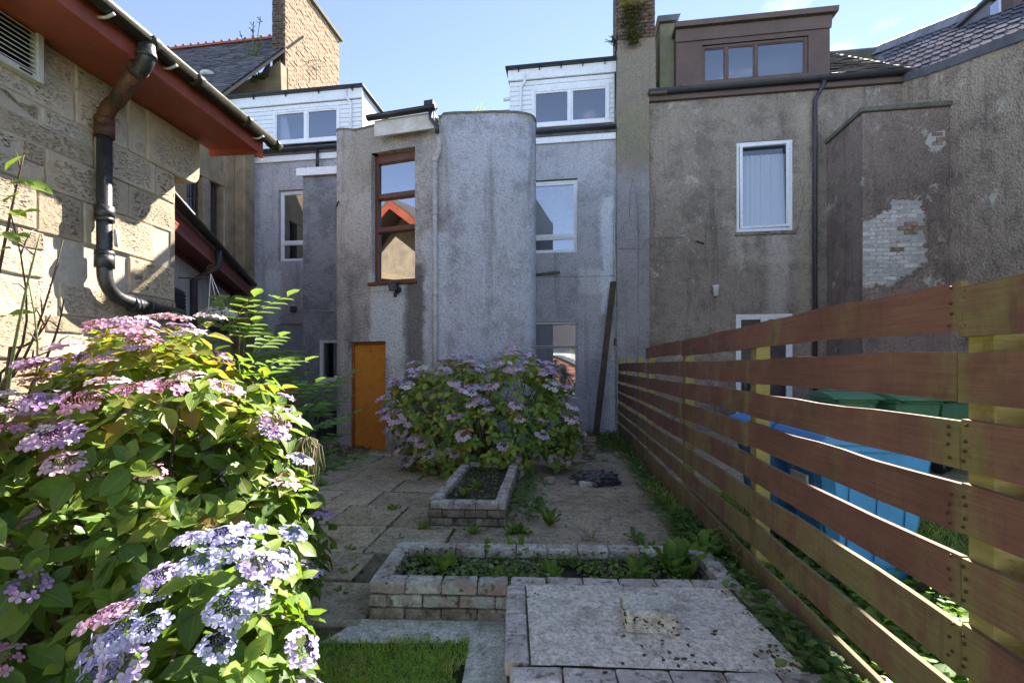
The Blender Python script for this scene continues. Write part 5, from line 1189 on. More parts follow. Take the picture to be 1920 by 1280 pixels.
# ------------------------------------------------------------------ neighbour's side of the fence
nbz = .06
ng = MB(); ng.quad((FX(-6) + .1, -6, nbz), (14, -6, nbz), (14, 6.2, nbz), (FX(6.2) + .1, 6.2, nbz)); tag(ng.obj('neighbour_lawn', MAT['earth']), 'grass on the far side of the fence', None, None, 'structure')
ng = MB(); ng.quad((FX(5.0) + .1, 5.0, nbz + .004), (9, 5.0, nbz + .004), (9, 10, nbz + .004), (FX(9.5) + .1, 10, nbz + .004)); tag(ng.obj('neighbour_path', MAT['conc']), 'concrete path along the brown house', None, None, 'structure')
def wheelie(name, label, group, loc, rz, col, col2, sc=1.0):
    t = thing(name, label, 'wheelie bin', loc, rz, group); t.scale = (sc, sc, sc)
    mt_ = worn(name + '_plastic', col, col2, .42, 2, .06, spec=.45)
    w, d, h = .29, .35, .93
    m = MB(); rings = []
    for k, (sx, sy, z) in enumerate(((.20, .22, .05), (.215, .24, .2), (.255, .30, .70), (.27, .325, .90), (.29, .35, .905), (.29, .35, .94))):
        i0 = len(m.v); rings.append(i0); c = .05
        for (ux, uy) in ((1, 1), (-1, 1), (-1, -1), (1, -1)):
            pts = [(ux * sx, uy * (sy - c)), (ux * (sx - c), uy * sy)]
            if ux * uy < 0: pts.reverse()
            m.v += [(p[0], p[1], z) for p in pts]
    for a, b in zip(rings, rings[1:]):
        for k in range(8): m.f.append((a + k, a + (k + 1) % 8, b + (k + 1) % 8, b + k)); m.sm.append(False)
    m.f.append(tuple(rings[0] + k for k in reversed(range(8)))); m.sm.append(False); m.obj('body', mt_, t, .008)
    l = MB(); l.prism([(-.37, .942), (.39, .942), (.39, .965), (.30, .99), (.05, 1.035), (-.22, 1.03), (-.33, .995), (-.37, .965)], -.305, .305, 'x'); l.obj('lid', mt_, t, .012, 2)
    l = MB(); l.prism([(-.26, 1.031), (.0, 1.037), (.0, 1.055), (-.26, 1.049)], -.17, .17, 'x'); l.obj('lid_rib', mt_, t, .006)
    for sx_ in (-1, 1):
        for yy in (-.16, .0, .16): MB().prism([(sx_ * .222, .24), (sx_ * .232, .24), (sx_ * .268, .80), (sx_ * .258, .80)], yy - .012, yy + .012).obj('side_rib', mt_, t)
    for xx in (-.13, .13): MB().prism([(-.252, .24), (-.243, .24), (-.305, .80), (-.315, .80)], xx - .012, xx + .012, 'x').obj('front_rib', mt_, t)
    MB().box(-.10, .10, -.335, -.318, .60, .72).obj('number_panel', MAT['upvc_old'], t, .004)
    MB().tube([(-.25, .36, .93), (-.25, .43, .96), (.25, .43, .96), (.25, .36, .93)], .016, 8).obj('handle', mt_, t)
    for s in (-1, 1):
        w_ = MB().tube([(s * .22, .27, .10), (s * .275, .27, .10)], .10, 16).obj('wheel', MAT['blackpl'], t)
    return t
wheelie('blue_wheelie_bin', 'near bright blue wheelie bin pressed against the board fence', 'bins behind the fence', (2.18, 2.92, nbz), R(-95), (.06, .29, .66), (.05, .25, .58), .98)
wheelie('blue_wheelie_bin', 'bright blue wheelie bin second from the near end behind the fence', 'bins behind the fence', (2.17, 3.56, nbz), R(-92), (.06, .31, .70), (.05, .26, .6), .98)
for i, (x, y) in enumerate(((4.62, 6.35), (5.27, 6.15), (5.92, 6.3))):
    wheelie('green_wheelie_bin', 'dull green wheelie bin by the brown house, %s of three' % ('left', 'middle', 'right')[i], 'bins behind the fence', (x, y, nbz), R(180 + (-9, -4, 6)[i]), (.12, .30, .16), (.10, .25, .14))
# ------------------------------------------------------------------ foliage helpers
def leaf_tpl(width=.56, fold=.10, curl=.16, rows=((0, .03), (.10, .16), (.30, .46), (.55, .50), (.80, .28), (1.0, .01))):
    V, U = [], []
    for v, w in rows:
        hw = w * width
        for s in (-1, 0, 1):
            z = (fold * abs(s) * w * 2) - curl * v * v + .03 * math.sin(v * 9) * abs(s)
            V.append((s * hw, v, z)); U.append((.5 + .5 * s, v))
    F = []
    for r in range(len(rows) - 1):
        for s in (0, 1): k = r * 3 + s; F.append((k, k + 1, k + 4, k + 3))
    return np.array(V, 'f'), np.array(U, 'f'), F
def mesh_np(name, V, F, U, C, mat, smooth=True):
    me = bpy.data.meshes.new(name); me.from_pydata([tuple(v) for v in V], [], F)
    if smooth: me.polygons.foreach_set('use_smooth', [True] * len(F))
    li = np.array([i for f in F for i in f])
    if U is not None:
        uv = me.uv_layers.new(name='UVMap'); uv.data.foreach_set('uv', U[li].astype('f').ravel())
    ca = me.color_attributes.new('tint', 'FLOAT_COLOR', 'POINT'); ca.data.foreach_set('color', C.astype('f').ravel())
    me.materials.append(mat); me.update(); return me
def joined_leaves(name, mats, cols, tpls, mat, parent=None):
    """mats: list of 4x4 Matrix; cols: list of rgba; tpls: list of template index per leaf"""
    VV, FF, UU, CC = [], [], [], []; off = 0
    for M, c, t in zip(mats, cols, tpls):
        V, U, F = t; A = np.array(M, 'f'); W = V @ A[:3, :3].T + A[:3, 3]
        VV.append(W); UU.append(U); CC.append(np.tile(np.array(c, 'f'), (len(V), 1))); FF += [tuple(i + off for i in f) for f in F]; off += len(V)
    me = mesh_np(name, np.vstack(VV), FF, np.vstack(UU), np.vstack(CC), mat)
    o = bpy.data.objects.new(name, me); COL.objects.link(o); o.parent = parent; return o
def frame_m(p, ydir, zdir, s):
    y = ydir.normalized(); x = y.cross(zdir)
    if x.length < 1e-3: x = y.cross(Vector((1, 0, 0)))
    x.normalize(); z = x.cross(y)
    return Matrix(((x.x * s, y.x * s, z.x * s, p.x), (x.y * s, y.y * s, z.y * s, p.y), (x.z * s, y.z * s, z.z * s, p.z), (0, 0, 0, 1)))
def head_mesh(pet, cen, seed, R_=.078, flor=9, fs=.021, beads=46, pale=.0):
    r = random.Random(seed); V, F, C = [], [], []
    def add(vs_, fs_, cs):
        o = len(V); V.extend(vs_); C.extend(cs); F.extend([tuple(i + o for i in f) for f in fs_])
    for i in range(beads):
        rr = R_ * .66 * math.sqrt((i + .5) / beads); an = i * 2.39996; p = Vector((rr * math.cos(an), rr * math.sin(an), .018 - 2.2 * rr * rr + r.uniform(-.003, .003))); q = r.uniform(.0032, .0052)
        k = r.uniform(.65, 1.35); c = (cen[0] * k, cen[1] * k, cen[2] * k, 1)
        add([(p.x + q, p.y, p.z), (p.x, p.y + q, p.z), (p.x - q, p.y, p.z), (p.x, p.y - q, p.z), (p.x, p.y, p.z + q), (p.x, p.y, p.z - q * 2.5)],
            [(0, 1, 4), (1, 2, 4), (2, 3, 4), (3, 0, 4), (1, 0, 5), (2, 1, 5), (3, 2, 5), (0, 3, 5)], [c] * 6)
    for i in range(flor):
        an = 2 * math.pi * (i + r.uniform(-.25, .25)) / flor; rr = R_ * r.uniform(.78, 1.08); s = fs * r.uniform(.8, 1.2)
        ctr = Vector((rr * math.cos(an), rr * math.sin(an), .012 + r.uniform(-.006, .008)))
        tilt = Euler((r.uniform(-.35, .35), r.uniform(-.35, .35), r.uniform(0, 6.3))).to_matrix() ; out = Matrix.Rotation(r.uniform(.1, .75), 3, Vector((-math.sin(an), math.cos(an), 0))) @ tilt
        k = r.uniform(.82, 1.12); mixw = r.random() * pale; c = tuple((pet[j] * k) * (1 - mixw) + .8 * mixw for j in range(3)) + (1,); cd = tuple(x * .72 for x in c[:3]) + (1,)
        for pth in range(4):
            a = pth * math.pi / 2; ca_, sa_ = math.cos(a), math.sin(a)
            pts = [(0, 0, 0), (.55, -.42, .10), (1.02, -.34, .04), (1.10, .0, -.02), (1.02, .34, .04), (.55, .42, .10)]
            W = [ctr + out @ Vector((x * ca_ - y * sa_, x * sa_ + y * ca_, z)) * s for x, y, z in pts]
            add([tuple(w) for w in W], [(0, 1, 2, 3), (0, 3, 4, 5)], [cd, c, c, c, c, c])
    me = mesh_np('flower_head', np.array(V, 'f'), F, None, np.array(C, 'f'), MAT['petal'], False); return me
PINK = [((.60, .24, .40), (.40, .14, .20)), ((.55, .29, .50), (.40, .17, .34)), ((.66, .40, .52), (.46, .22, .26)), ((.47, .27, .55), (.25, .11, .30)), ((.70, .56, .60), (.42, .20, .24))]
BLUE = [((.46, .46, .80), (.20, .18, .46)), ((.54, .54, .82), (.24, .21, .50)), ((.58, .46, .78), (.28, .18, .46)), ((.64, .62, .82), (.20, .20, .42))]
MIDC = [((.80, .56, .80), (.40, .22, .46)), ((.80, .50, .70), (.44, .20, .40)), ((.85, .80, .80), (.34, .28, .48)), ((.70, .54, .80), (.30, .20, .46)), ((.82, .58, .68), (.48, .24, .34))]
heads = {'pink': [head_mesh(*PINK[i % 5], 10 + i, flor=9 + i % 4, fs=.026, pale=.25) for i in range(10)], 'blue': [head_mesh(*BLUE[i % 4], 50 + i, R_=.082, flor=13 + i % 4, fs=.029, beads=44, pale=.2) for i in range(8)],
         'mid': [head_mesh(*MIDC[i % 5], 90 + i, R_=.080, flor=10 + i % 3, fs=.032, beads=30, pale=.3) for i in range(10)]}
TPL = [leaf_tpl(.58, .10, .14), leaf_tpl(.54, .16, .24), leaf_tpl(.62, .05, .06), leaf_tpl(.56, .12, .34)]
GREENS = [(.135, .225, .040), (.110, .190, .038), (.170, .260, .046), (.090, .165, .036), (.200, .275, .048)]
WARM = [(.25, .29, .045), (.28, .27, .055), (.22, .28, .045), (.30, .20, .06), (.20, .27, .045)]
def leaf_col(r, warm):
    if r.random() < warm:
        c = r.choice(WARM); al = r.choice((0, 0, .25, .6))
    else: c = r.choice(GREENS); al = r.choice((0, 0, 0, 0, .25))
    k = r.uniform(.8, 1.2); return (c[0] * k, c[1] * k, c[2] * k, al)
def hydrangea(name, label, base, ells, n_out, n_in, L, warm_f, head_f, seed, head_s=1.0, size_view=True, near_parts=300, cane=30, spray=.06, extra=(), tk=1.0):
    r = random.Random(seed); root = thing(name, label, 'hydrangea', base)
    def inside(p, k):
        return any(((p.x - c[0]) / (e[0] * k)) ** 2 + ((p.y - c[1]) / (e[1] * k)) ** 2 + ((p.z - c[2]) / (e[2] * k)) ** 2 < 1 for c, e in ells)
    leaves = []; hd = []
    areas = [e[0] * e[1] + e[1] * e[2] + e[0] * e[2] for c, e in ells]
    def shoots(n, rad, outer):
        got = 0; tries = 0
        while got < n and tries < n * 30:
            tries += 1; c, e = r.choices(ells, areas)[0]
            v = Vector((r.gauss(0, 1), r.gauss(0, 1), r.gauss(0, 1))).normalized()
            lump = 1 + .10 * mnoise.noise(Vector((v.x * 2.2 + seed, v.y * 2.2, v.z * 2.2))) + r.uniform(-spray, spray * .9)
            p = Vector((c[0] + v.x * e[0] * rad * lump, c[1] + v.y * e[1] * rad * lump, c[2] + v.z * e[2] * rad * lump))
            if p.z < .08: continue
            if outer and inside(p, .86): continue
            n_ = Vector((v.x / e[0], v.y / e[1], v.z / e[2])).normalized(); ax = (n_ * .75 + Vector((0, 0, .65)) + Vector((r.uniform(-.3, .3), r.uniform(-.3, .3), r.uniform(-.2, .2)))).normalized()
            got += 1; t0 = ax.cross(Vector((.3, .5, .2))).normalized(); t0 = Matrix.Rotation(r.uniform(0, 6.3), 3, ax) @ t0
            w = warm_f(p)
            for pair in range(3 if outer else 2):
                for sgn in (1, -1):
                    d = (Matrix.Rotation(math.pi / 2 * pair, 3, ax) @ t0) * sgn
                    el = R((42, 12, -10)[pair] + r.uniform(-16, 16)); yd_ = d * math.cos(el) + ax * math.sin(el) + Vector((0, 0, -.12 * pair)); ln = L * (.62, .95, 1.12)[pair] * r.uniform(.8, 1.15)
                    zdir = ax * math.cos(el) - d * math.sin(el) + Vector((r.uniform(-.25, .25), r.uniform(-.25, .25), .15))
                    leaves.append((frame_m(p - ax * (.0, .04, .09)[pair] * (L / .13) + d * .006, yd_, zdir, ln), tuple(q_ * tk if i_ < 3 else q_ for i_, q_ in enumerate(leaf_col(r, w if outer else w * .3))), r.randrange(4), ln, outer, p))
            if outer:
                k = head_f(p, n_, r)
                if k: hd.append((p + ax * .055 * (L / .13), (ax + Vector((0, 0, .7))).normalized(), k))
    shoots(n_out, 1.0, True); shoots(n_in, .78, False)
    for (ci, k_, n_h, zmin, zmax, yx) in extra:
        c, e = ells[ci]; got = 0
        while got < n_h:
            v = Vector((r.gauss(0, 1), r.gauss(0, 1), r.gauss(0, 1))).normalized()
            if v.y > yx or not (zmin < v.z < zmax): continue
            p = Vector((c[0] + v.x * e[0] * 1.12, c[1] + v.y * e[1] * 1.12, c[2] + v.z * e[2] * 1.12)); up_ = (v * .8 + Vector((0, -.1, .6))).normalized()
            if any((p - q_[0]).length < .06 for q_ in hd) and r.random() < .8: got += .2; continue
            hd.append((p, up_, k_)); got += 1
    # the leaves that show largest become parts of their own
    def score(l):
        q = l[0].translation + base; d = q.length
        if q.y < .3 or abs(q.x / q.y) > 1.15 or not l[4]: return 9e9
        n_ = Vector((l[0][0][2], l[0][1][2], l[0][2][2])).normalized(); f = abs(n_.dot((Vector((0, 0, CAMH)) - q).normalized()))
        return d / (l[3] * (.3 + f))
    order = sorted(range(len(leaves)), key=lambda i: score(leaves[i])); pick = set(order[:near_parts])
    pal = [tuple(q_ * tk if i_ < 3 else q_ for i_, q_ in enumerate(leaf_col(random.Random(700 + i), (.0, .3, 1.0)[i % 3]))) for i in range(18)]
    cache = {}
    for i in pick:
        M, c, t, *_ = leaves[i]; j = min(range(18), key=lambda q: sum((pal[q][k] - c[k]) ** 2 for k in range(3))); key = (t, j)
        if key not in cache:
            V, U, F = TPL[t]; cache[key] = mesh_np('leaf', V, F, U, np.tile(np.array(pal[j], 'f'), (len(V), 1)), MAT['leaf'])
        link('leaf', cache[key], root, M=M)
    rest = [leaves[i] for i in range(len(leaves)) if i not in pick]
    o = joined_leaves('foliage', [l[0] for l in rest], [l[1] for l in rest], [TPL[l[2]] for l in rest], MAT['leaf'], root); o['kind'] = 'stuff'
    for p, up, k in hd:
        s = head_s * r.uniform(.78, 1.18) * (.80 if k == 'blue' else 1.0); q = up.to_track_quat('Z', 'Y').to_matrix().to_4x4() @ Matrix.Rotation(r.uniform(0, 6.3), 4, 'Z')
        link('flower_head', r.choice(heads[k]), root, M=Matrix.Translation(p) @ q @ Matrix.Scale(s, 4))
    for i in range(cane):
        c, e = r.choice(ells); an = r.uniform(0, 6.3); tip = Vector((c[0] + math.cos(an) * e[0] * .8, c[1] + math.sin(an) * e[1] * .8, c[2] + e[2] * r.uniform(.2, .75))); b0_ = Vector((c[0] * .45 + r.uniform(-.2, .2), c[1] * .45 + r.uniform(-.2, .2), 0))
        MB().tube(arcpts(b0_, (b0_ + tip) / 2 + Vector((0, 0, .25)), tip, 6), [.012, .011, .010, .008, .007, .006, .004], 5).obj('stem', MAT['stem'], root)
    return root

# big hydrangea on the left
HB = Vector((-1.5, 2.1, 0))
def rel(*c): return (c[0] - HB.x, c[1] - HB.y, c[2])
lw = lambda p: max(0.04, min(.72, (p.z - .62) * .8 + (-(p.x) - .1) * .2))  # yellower towards top and left: autumn tint plus sunlight put into leaf colour
def lhead(p, n_, r):
    w = p + HB
    if w.y > 2.7 and p.z < 1.2: return None
    sx = CX + w.x / w.y * FPX; sy = HY - (w.z - CAMH) / w.y * FPX
    if 250 < sx < 560 and sy > 1010: return 'blue' if r.random() < .30 else None
    if sx > 430 and sy > 700 and sy < 1000: return r.choice(('pink', 'blue')) if r.random() < .16 else None
    if p.z > .95 and w.x > -2.6: return 'pink' if r.random() < .66 else None
    return ('blue' if r.random() < .35 else 'pink') if r.random() < (.15 if p.z > .6 else .05) else None
hydrangea('hydrangea_bush', 'large lacecap hydrangea by the stone wall, pink above and blue below', HB,
          [(rel(-1.66, 2.20, .78), (.56, .62, .84)), (rel(-2.20, 1.85, .58), (.80, .62, .72)), (rel(-1.0, 1.55, .42), (.28, .32, .42)), (rel(-1.50, 2.55, .50), (.44, .46, .58)), (rel(-2.4, 2.6, .55), (.7, .55, .68)), (rel(-1.42, 2.15, .55), (.46, .5, .5))],
          760, 300, .125, lw, lhead, 11, .74, extra=((2, 'blue', 36, -.45, 1.0, .25), (0, 'pink', 6, .25, 1.0, .6)))
# middle hydrangea in front of the tower
MBs = Vector((-.4, 6.3, 0))
def mhead(p, n_, r):
    return 'mid' if r.random() < (.44 if p.z > 1.0 else .22) and n_.y < .5 else None
hydrangea('hydrangea_bush', 'round lilac lacecap hydrangea between the tower and the short planter', MBs,
          [((-.50, .05, .72), (.66, .58, .78)), ((.46, .08, .74), (.58, .55, .84)), ((-1.02, -.05, .92), (.34, .36, .36)), ((.0, -.15, .52), (.85, .52, .50)), ((.98, .05, .58), (.34, .40, .50)), ((-.15, .0, 1.05), (.30, .32, .36)), ((.80, .1, 1.05), (.28, .30, .30))],
          520, 200, .115, lambda p: max(.25, min(.75, (p.z - .25) * .6)), mhead, 23, 1.02, spray=.20, tk=1.5)

# ------------------------------------------------------------------ small plants
herb_t = [leaf_tpl(.30, .12, -.10, ((0, .10), (.15, .22), (.35, .5), (.5, .34), (.65, .62), (.82, .40), (1.0, .02))), leaf_tpl(.34, .10, .12, ((0, .08), (.2, .34), (.45, .55), (.6, .42), (.78, .56), (.9, .34), (1.0, .02)))]
HG = [(.16, .27, .05), (.12, .22, .045), (.20, .31, .055)]
def rosette(name, label, group, p, L, n, seed, up=55, cols=HG, cat='weed', tp=None):
    r = random.Random(seed); t = thing(name, label, cat, p, 0, group); cache = rosette.cache
    for i in range(n):
        an = i * 2.39996 + r.uniform(-.3, .3); el = R(up + r.uniform(-22, 22) - (i / n) * 25); d = Vector((math.cos(an), math.sin(an), 0)); y = d * math.cos(el) + Vector((0, 0, math.sin(el))); z = Vector((0, 0, 1)) * math.cos(el) - d * math.sin(el)
        k = r.randrange(3); q = tp if tp is not None else r.randrange(2); key = (id(cols), k, q)
        if key not in cache:
            V, U, F = (herb_t + TPL)[q]; cache[key] = mesh_np('leaf', V, F, U, np.tile(np.array(cols[k] + (0,), 'f'), (len(V), 1)), MAT['herb'])
        link('leaf', cache[key], t, M=frame_m(d * .008, y, z, L * r.uniform(.6, 1.1)))
    return t
rosette.cache = {}
wr_ = random.Random(4); LPX = []; PVX = []
ORD = ['first', 'second', 'third', 'fourth', 'fifth', 'sixth', 'seventh', 'eighth', 'ninth', 'tenth', 'eleventh', 'twelfth', 'thirteenth', 'fourteenth', 'fifteenth', 'sixteenth', 'seventeenth', 'eighteenth', 'nineteenth', 'twentieth', 'twenty-first', 'twenty-second']
for i, (x, y, L, n, up) in enumerate(((1035, 1085, .12, 11, 60), (1265, 1075, .20, 12, 62), (1300, 1060, .18, 10, 55), (1190, 1085, .13, 9, 60), (970, 1045, .14, 9, 62), (915, 1040, .13, 8, 66), (830, 1075, .13, 8, 60), (800, 1050, .10, 7, 50), (1235, 1060, .14, 9, 55), (960, 1080, .09, 7, 50), (1110, 1070, .08, 7, 45), (752, 1045, .07, 5, 60), (1150, 1055, .09, 7, 50), (1075, 1060, .07, 7, 50), (880, 1070, .07, 6, 50), (1320, 1040, .17, 9, 60), (1285, 1085, .13, 9, 50), (1215, 1040, .12, 8, 62), (935, 1085, .10, 8, 55), (1005, 1050, .08, 7, 55), (855, 1050, .09, 7, 58))):
    p = gp(x, y + 4, .12); LPX.append((p.x, rosette('weed', '', 'weeds in the long planter', p, L * 1.12, n + 2, 300 + i, up), 'big' if L > .12 else 'small'))
for i, (x, y, L, n, up) in enumerate(((1030, 985, .16, 14, 62), (885, 1000, .11, 9, 55), (975, 1000, .13, 14, 50), (870, 930, .12, 10, 60), (893, 915, .12, 9, 60), (738, 955, .09, 10, 35), (745, 1010, .06, 6, 30), (655, 1030, .07, 8, 30), (792, 990, .10, 9, 45), (955, 1000, .11, 9, 50), (1190, 1010, .11, 9, 45), (1270, 1005, .10, 8, 50), (655, 1070, .07, 8, 25), (640, 1110, .06, 7, 25), (1010, 955, .08, 8, 60), (940, 985, .08, 7, 50), (1110, 1012, .06, 6, 40), (690, 960, .05, 6, 30), (700, 1000, .05, 6, 30))):
    z = .13 if (x, y) in ((870, 930), (893, 915)) else .0
    p = gp(x, y, z); PVX.append((x, rosette('weed', '', 'weeds in the paving', p, L, n, 400 + i, up), z))
for k, (x, t, s) in enumerate(sorted(LPX, key=lambda q: q[0])): t['label'] = '%s bright green weed in the long planter, %s from its left end' % (s, ORD[k])
SPW = [q for q in PVX if q[2] > 0]; 
for k, (x, t, s) in enumerate(sorted(SPW, key=lambda q: q[0])): t['label'] = 'green weed in the short planter, %s of two' % ('left', 'right')[k]
FLG = sorted([q for q in PVX if q[2] == 0 and q[0] < 800], key=lambda q: q[0]); YRD = sorted([q for q in PVX if q[2] == 0 and q[0] >= 800], key=lambda q: q[0])
for k, (x, t, s) in enumerate(FLG): t['label'] = 'low weed in a joint of the flagstone path, %s from the left' % ORD[k]
for k, (x, t, s) in enumerate(YRD): t['label'] = 'leafy weed on the concrete between the planters, %s from the left' % ORD[k]
# tiny yellow flowers
yb = plain('yellow_petal', (.75, .55, .03), .6)
for i, (x, y) in enumerate(((1067, 1000), (1095, 988))):
    p = gp(x, y, .05); t = thing('yellow_flower', 'tiny yellow flower on the concrete, %s' % ('left of two', 'right of two')[i], 'flower', (p.x, p.y, 0), 0, 'yellow flowers')
    MB().tube([(0, 0, 0), (.005, 0, .06)], .002, 5).obj('stalk', MAT['stem_green'], t); MB().lathe([(0, .062), (.014, .066), (.016, .06), (0, .055)], 8).obj('bloom', yb, t)
# ground cover along the fence foot and seedlings in soil
gt = [leaf_tpl(.85, .12, .10, ((0, .1), (.12, .55), (.4, .62), (.75, .34), (1.0, .02))), leaf_tpl(.7, .12, .2)]
def cover(name, label, pts, L, cols, seed, tp=gt, zr=(.0, .1), up=(10, 60)):
    r = random.Random(seed); Ms, Cs, Ts = [], [], []
    for p in pts:
        an = r.uniform(0, 6.3); el = R(r.uniform(*up)); d = Vector((math.cos(an), math.sin(an), 0)); y = d * math.cos(el) + Vector((0, 0, math.sin(el))) * .6; z = Vector((0, 0, 1)) * math.cos(el) - d * math.sin(el) * .6
        c = r.choice(cols); k = r.uniform(.7, 1.25); Ms.append(frame_m(p + Vector((0, 0, r.uniform(*zr))), y, z, L * r.uniform(.6, 1.3))); Cs.append((c[0] * k, c[1] * k, c[2] * k, 0)); Ts.append(r.choice(tp))
    o = joined_leaves(name, Ms, Cs, Ts, MAT['herb']); tag(o, label, None, None, 'stuff'); return o
r_ = random.Random(8); pts = []
for i in range(2600):
    Y_ = r_.uniform(1.2, 4.2); wdt = .30 * (.6 + .5 * mnoise.noise(Vector((Y_ * 2.3, 1, 0)))) ; X_ = FX(Y_) - .035 - abs(r_.gauss(0, .5)) * wdt
    pts.append(Vector((X_, Y_, .02 if Y_ > 3.2 or X_ > 1.35 else .12)))
cover('ground_ivy', 'leafy green ground cover creeping along the foot of the fence', pts, .045, [(.11, .21, .05), (.09, .17, .045), (.15, .26, .06), (.18, .24, .07)], 1, zr=(.0, .13))
pts = [gw(r_.uniform(.1, 2.0), r_.uniform(.1, .5), .12) for i in range(1700)]; pts = [p for p in pts if mnoise.noise(Vector((p.x * 4, p.y * 4, 2))) > -.25]
cover('seedlings', 'tiny seedlings speckling the soil of the long planter', pts, .028, [(.19, .28, .09), (.15, .23, .07), (.26, .33, .12)], 2, zr=(0, .07), up=(10, 75))
pts = [SPO + Vector((r_.uniform(.12, .62), r_.uniform(.15, 1.7), .135)) for i in range(420)]
cover('seedlings', 'fine seedlings covering the soil of the short planter', pts, .026, [(.17, .26, .08), (.14, .21, .07)], 3, zr=(0, .05))
pts = [Vector((r_.uniform(-.05, .35) + r_.uniform(-.1, .1), r_.uniform(4.2, 5.9), .0)) for i in range(420)] + [Vector((1.7 + r_.uniform(-.4, .45), r_.uniform(7.6, 9.6), .0)) for i in range(1400)] + [Vector((FX(y_) - .05 - abs(r_.gauss(0, .10)), y_, 0)) for y_ in [r_.uniform(4, 9) for _ in range(900)]]
cover('ground_weeds', 'mixed low weeds along the yard edges and under the plank', pts, .045, [(.12, .21, .05), (.15, .25, .06), (.09, .16, .045)], 5, zr=(0, .10), up=(20, 75))
pts = [Vector((r_.uniform(-4.2, -2.4), r_.uniform(7.0, 8.6), 0)) for i in range(700)]
cover('ground_weeds', 'dark weeds by the step left of the orange door', pts, .05, [(.05, .09, .025), (.07, .12, .03)], 6, zr=(0, .08))
pts = []
for i in range(5000):
    X_ = FX(0) + .15 + abs(r_.gauss(0, .8)); pts.append(Vector((X_ + .1, r_.uniform(.9, 3.4), .06)))
cover('neighbour_weeds', 'dense green weeds behind the near fence boards', pts, .05, [(.15, .27, .05), (.18, .31, .055), (.11, .22, .045)], 7, zr=(0, .20), up=(20, 75))
# grass blades on the lawn
def grass(name, label, n, fx, h, seed, cols, parent=None):
    r = random.Random(seed); V, F, C = [], [], []
    for i in range(n):
        p = fx(r); an = r.uniform(0, 6.3); hh = h * r.uniform(.5, 1.3); w = .0022 * r.uniform(.7, 1.5); lean = r.uniform(.2, 1.4) * hh; la = r.uniform(0, 6.3); nz = mnoise.noise(Vector((p[0] * 3.5, p[1] * 3.5, seed))) + .5 * mnoise.noise(Vector((p[0] * 9, p[1] * 9, seed))); c = cols[min(len(cols) - 1, max(0, int((nz + .5) * 2.2 + r.uniform(0, 1.6))))]; k = r.uniform(.7, 1.3); hh *= (1 + .5 * nz)
        dx, dy = math.cos(an) * w, math.sin(an) * w; lx_, ly_ = math.cos(la) * lean, math.sin(la) * lean; o = len(V)
        V += [(p[0] - dx, p[1] - dy, p[2]), (p[0] + dx, p[1] + dy, p[2]), (p[0] + lx_ * .4 + dx * .8, p[1] + ly_ * .4 + dy * .8, p[2] + hh * .6), (p[0] + lx_ * .4 - dx * .8, p[1] + ly_ * .4 - dy * .8, p[2] + hh * .6), (p[0] + lx_, p[1] + ly_, p[2] + hh)]
        F += [(o, o + 1, o + 2, o + 3), (o + 3, o + 2, o + 4)]; C += [(c[0] * k, c[1] * k, c[2] * k, 0)] * 5
    me = mesh_np(name, np.array(V, 'f'), F, np.zeros((len(V), 2), 'f') + .3, np.array(C, 'f'), MAT['herb'], False); o = bpy.data.objects.new(name, me); COL.objects.link(o); return tag(o, label, None, None, 'stuff')
GC = [(.34, .48, .09), (.30, .44, .085), (.40, .50, .11), (.46, .44, .16)]
def lawnp(r):
    while True:
        X_, Y_ = r.uniform(-1.75, -.20), r.uniform(.9, 2.40)
        e = .06 * mnoise.noise(Vector((X_ * 5, Y_ * 5, 0))) + .02 * mnoise.noise(Vector((X_ * 31, Y_ * 31, 0)))
        if X_ < -.235 + e - (2.38 - Y_) * .012 and Y_ < 2.375 + e: return (X_, Y_, .012)
grass('lawn_grass', 'short mown grass in the bottom corner', 34000, lawnp, .030, 1, GC)
grass('neighbour_grass', 'longer grass on the far side of the fence', 16000, lambda r: (FX(1) + .2 + r.uniform(0, 3.2), r.uniform(.9, 5.2), .06), .09, 2, GC)
r_ = random.Random(19); pts = []
for i in range(700):
    while True:
        x, y, z = lawnp(r_)
        if mnoise.noise(Vector((x * 3, y * 3, 4))) > -.05 and x > -.9: break
    pts.append(Vector((x, y, .02)))
cover('clover', 'clover leaves mixed into the lawn grass', pts, .014, [(.08, .17, .03), (.10, .20, .035)], 9, zr=(.005, .022), up=(0, 30))
# ferns
def frond_mesh(L, seed):
    r = random.Random(seed); V, F, C, U = [], [], [], []; n = 18
    def spine(t): return Vector((0, L * (t - .12 * t * t), L * (.62 * t - .62 * t * t)))
    for i in range(n):
        t = .12 + .88 * i / n; p = spine(t); q = spine(t + .03); d = (q - p).normalized(); w = L * .30 * math.sin(math.pi * min(1, t * .92 + .08)) ** .8 * (1.05 - .55 * t)
        for s in (-1, 1):
            for k in range(4):                                     # toothed pinna in four steps
                a0_, a1_ = k / 4, (k + 1) / 4; wd = L * .030 * (1 - a0_ * .75)
                o_ = lambda a: p + Vector((s * w * a, 0, -w * .18 * a * a)) + d * (w * .28 * a)
                A, B = o_(a0_), o_(a1_); i0 = len(V); V += [tuple(A - d * wd), tuple(A + d * wd * .6), tuple(B + d * wd * .1), tuple(B - d * wd * .5)]; F.append((i0, i0 + 1, i0 + 2, i0 + 3)); c = (.14 * r.uniform(.8, 1.2), .26 * r.uniform(.8, 1.2), .07, 0); C += [c] * 4; U += [(.3, .3)] * 4
    return mesh_np('frond', np.array(V, 'f'), F, np.array(U, 'f'), np.array(C, 'f'), MAT['herb'], False)
fro = [frond_mesh(.36, 3 + i) for i in range(4)]
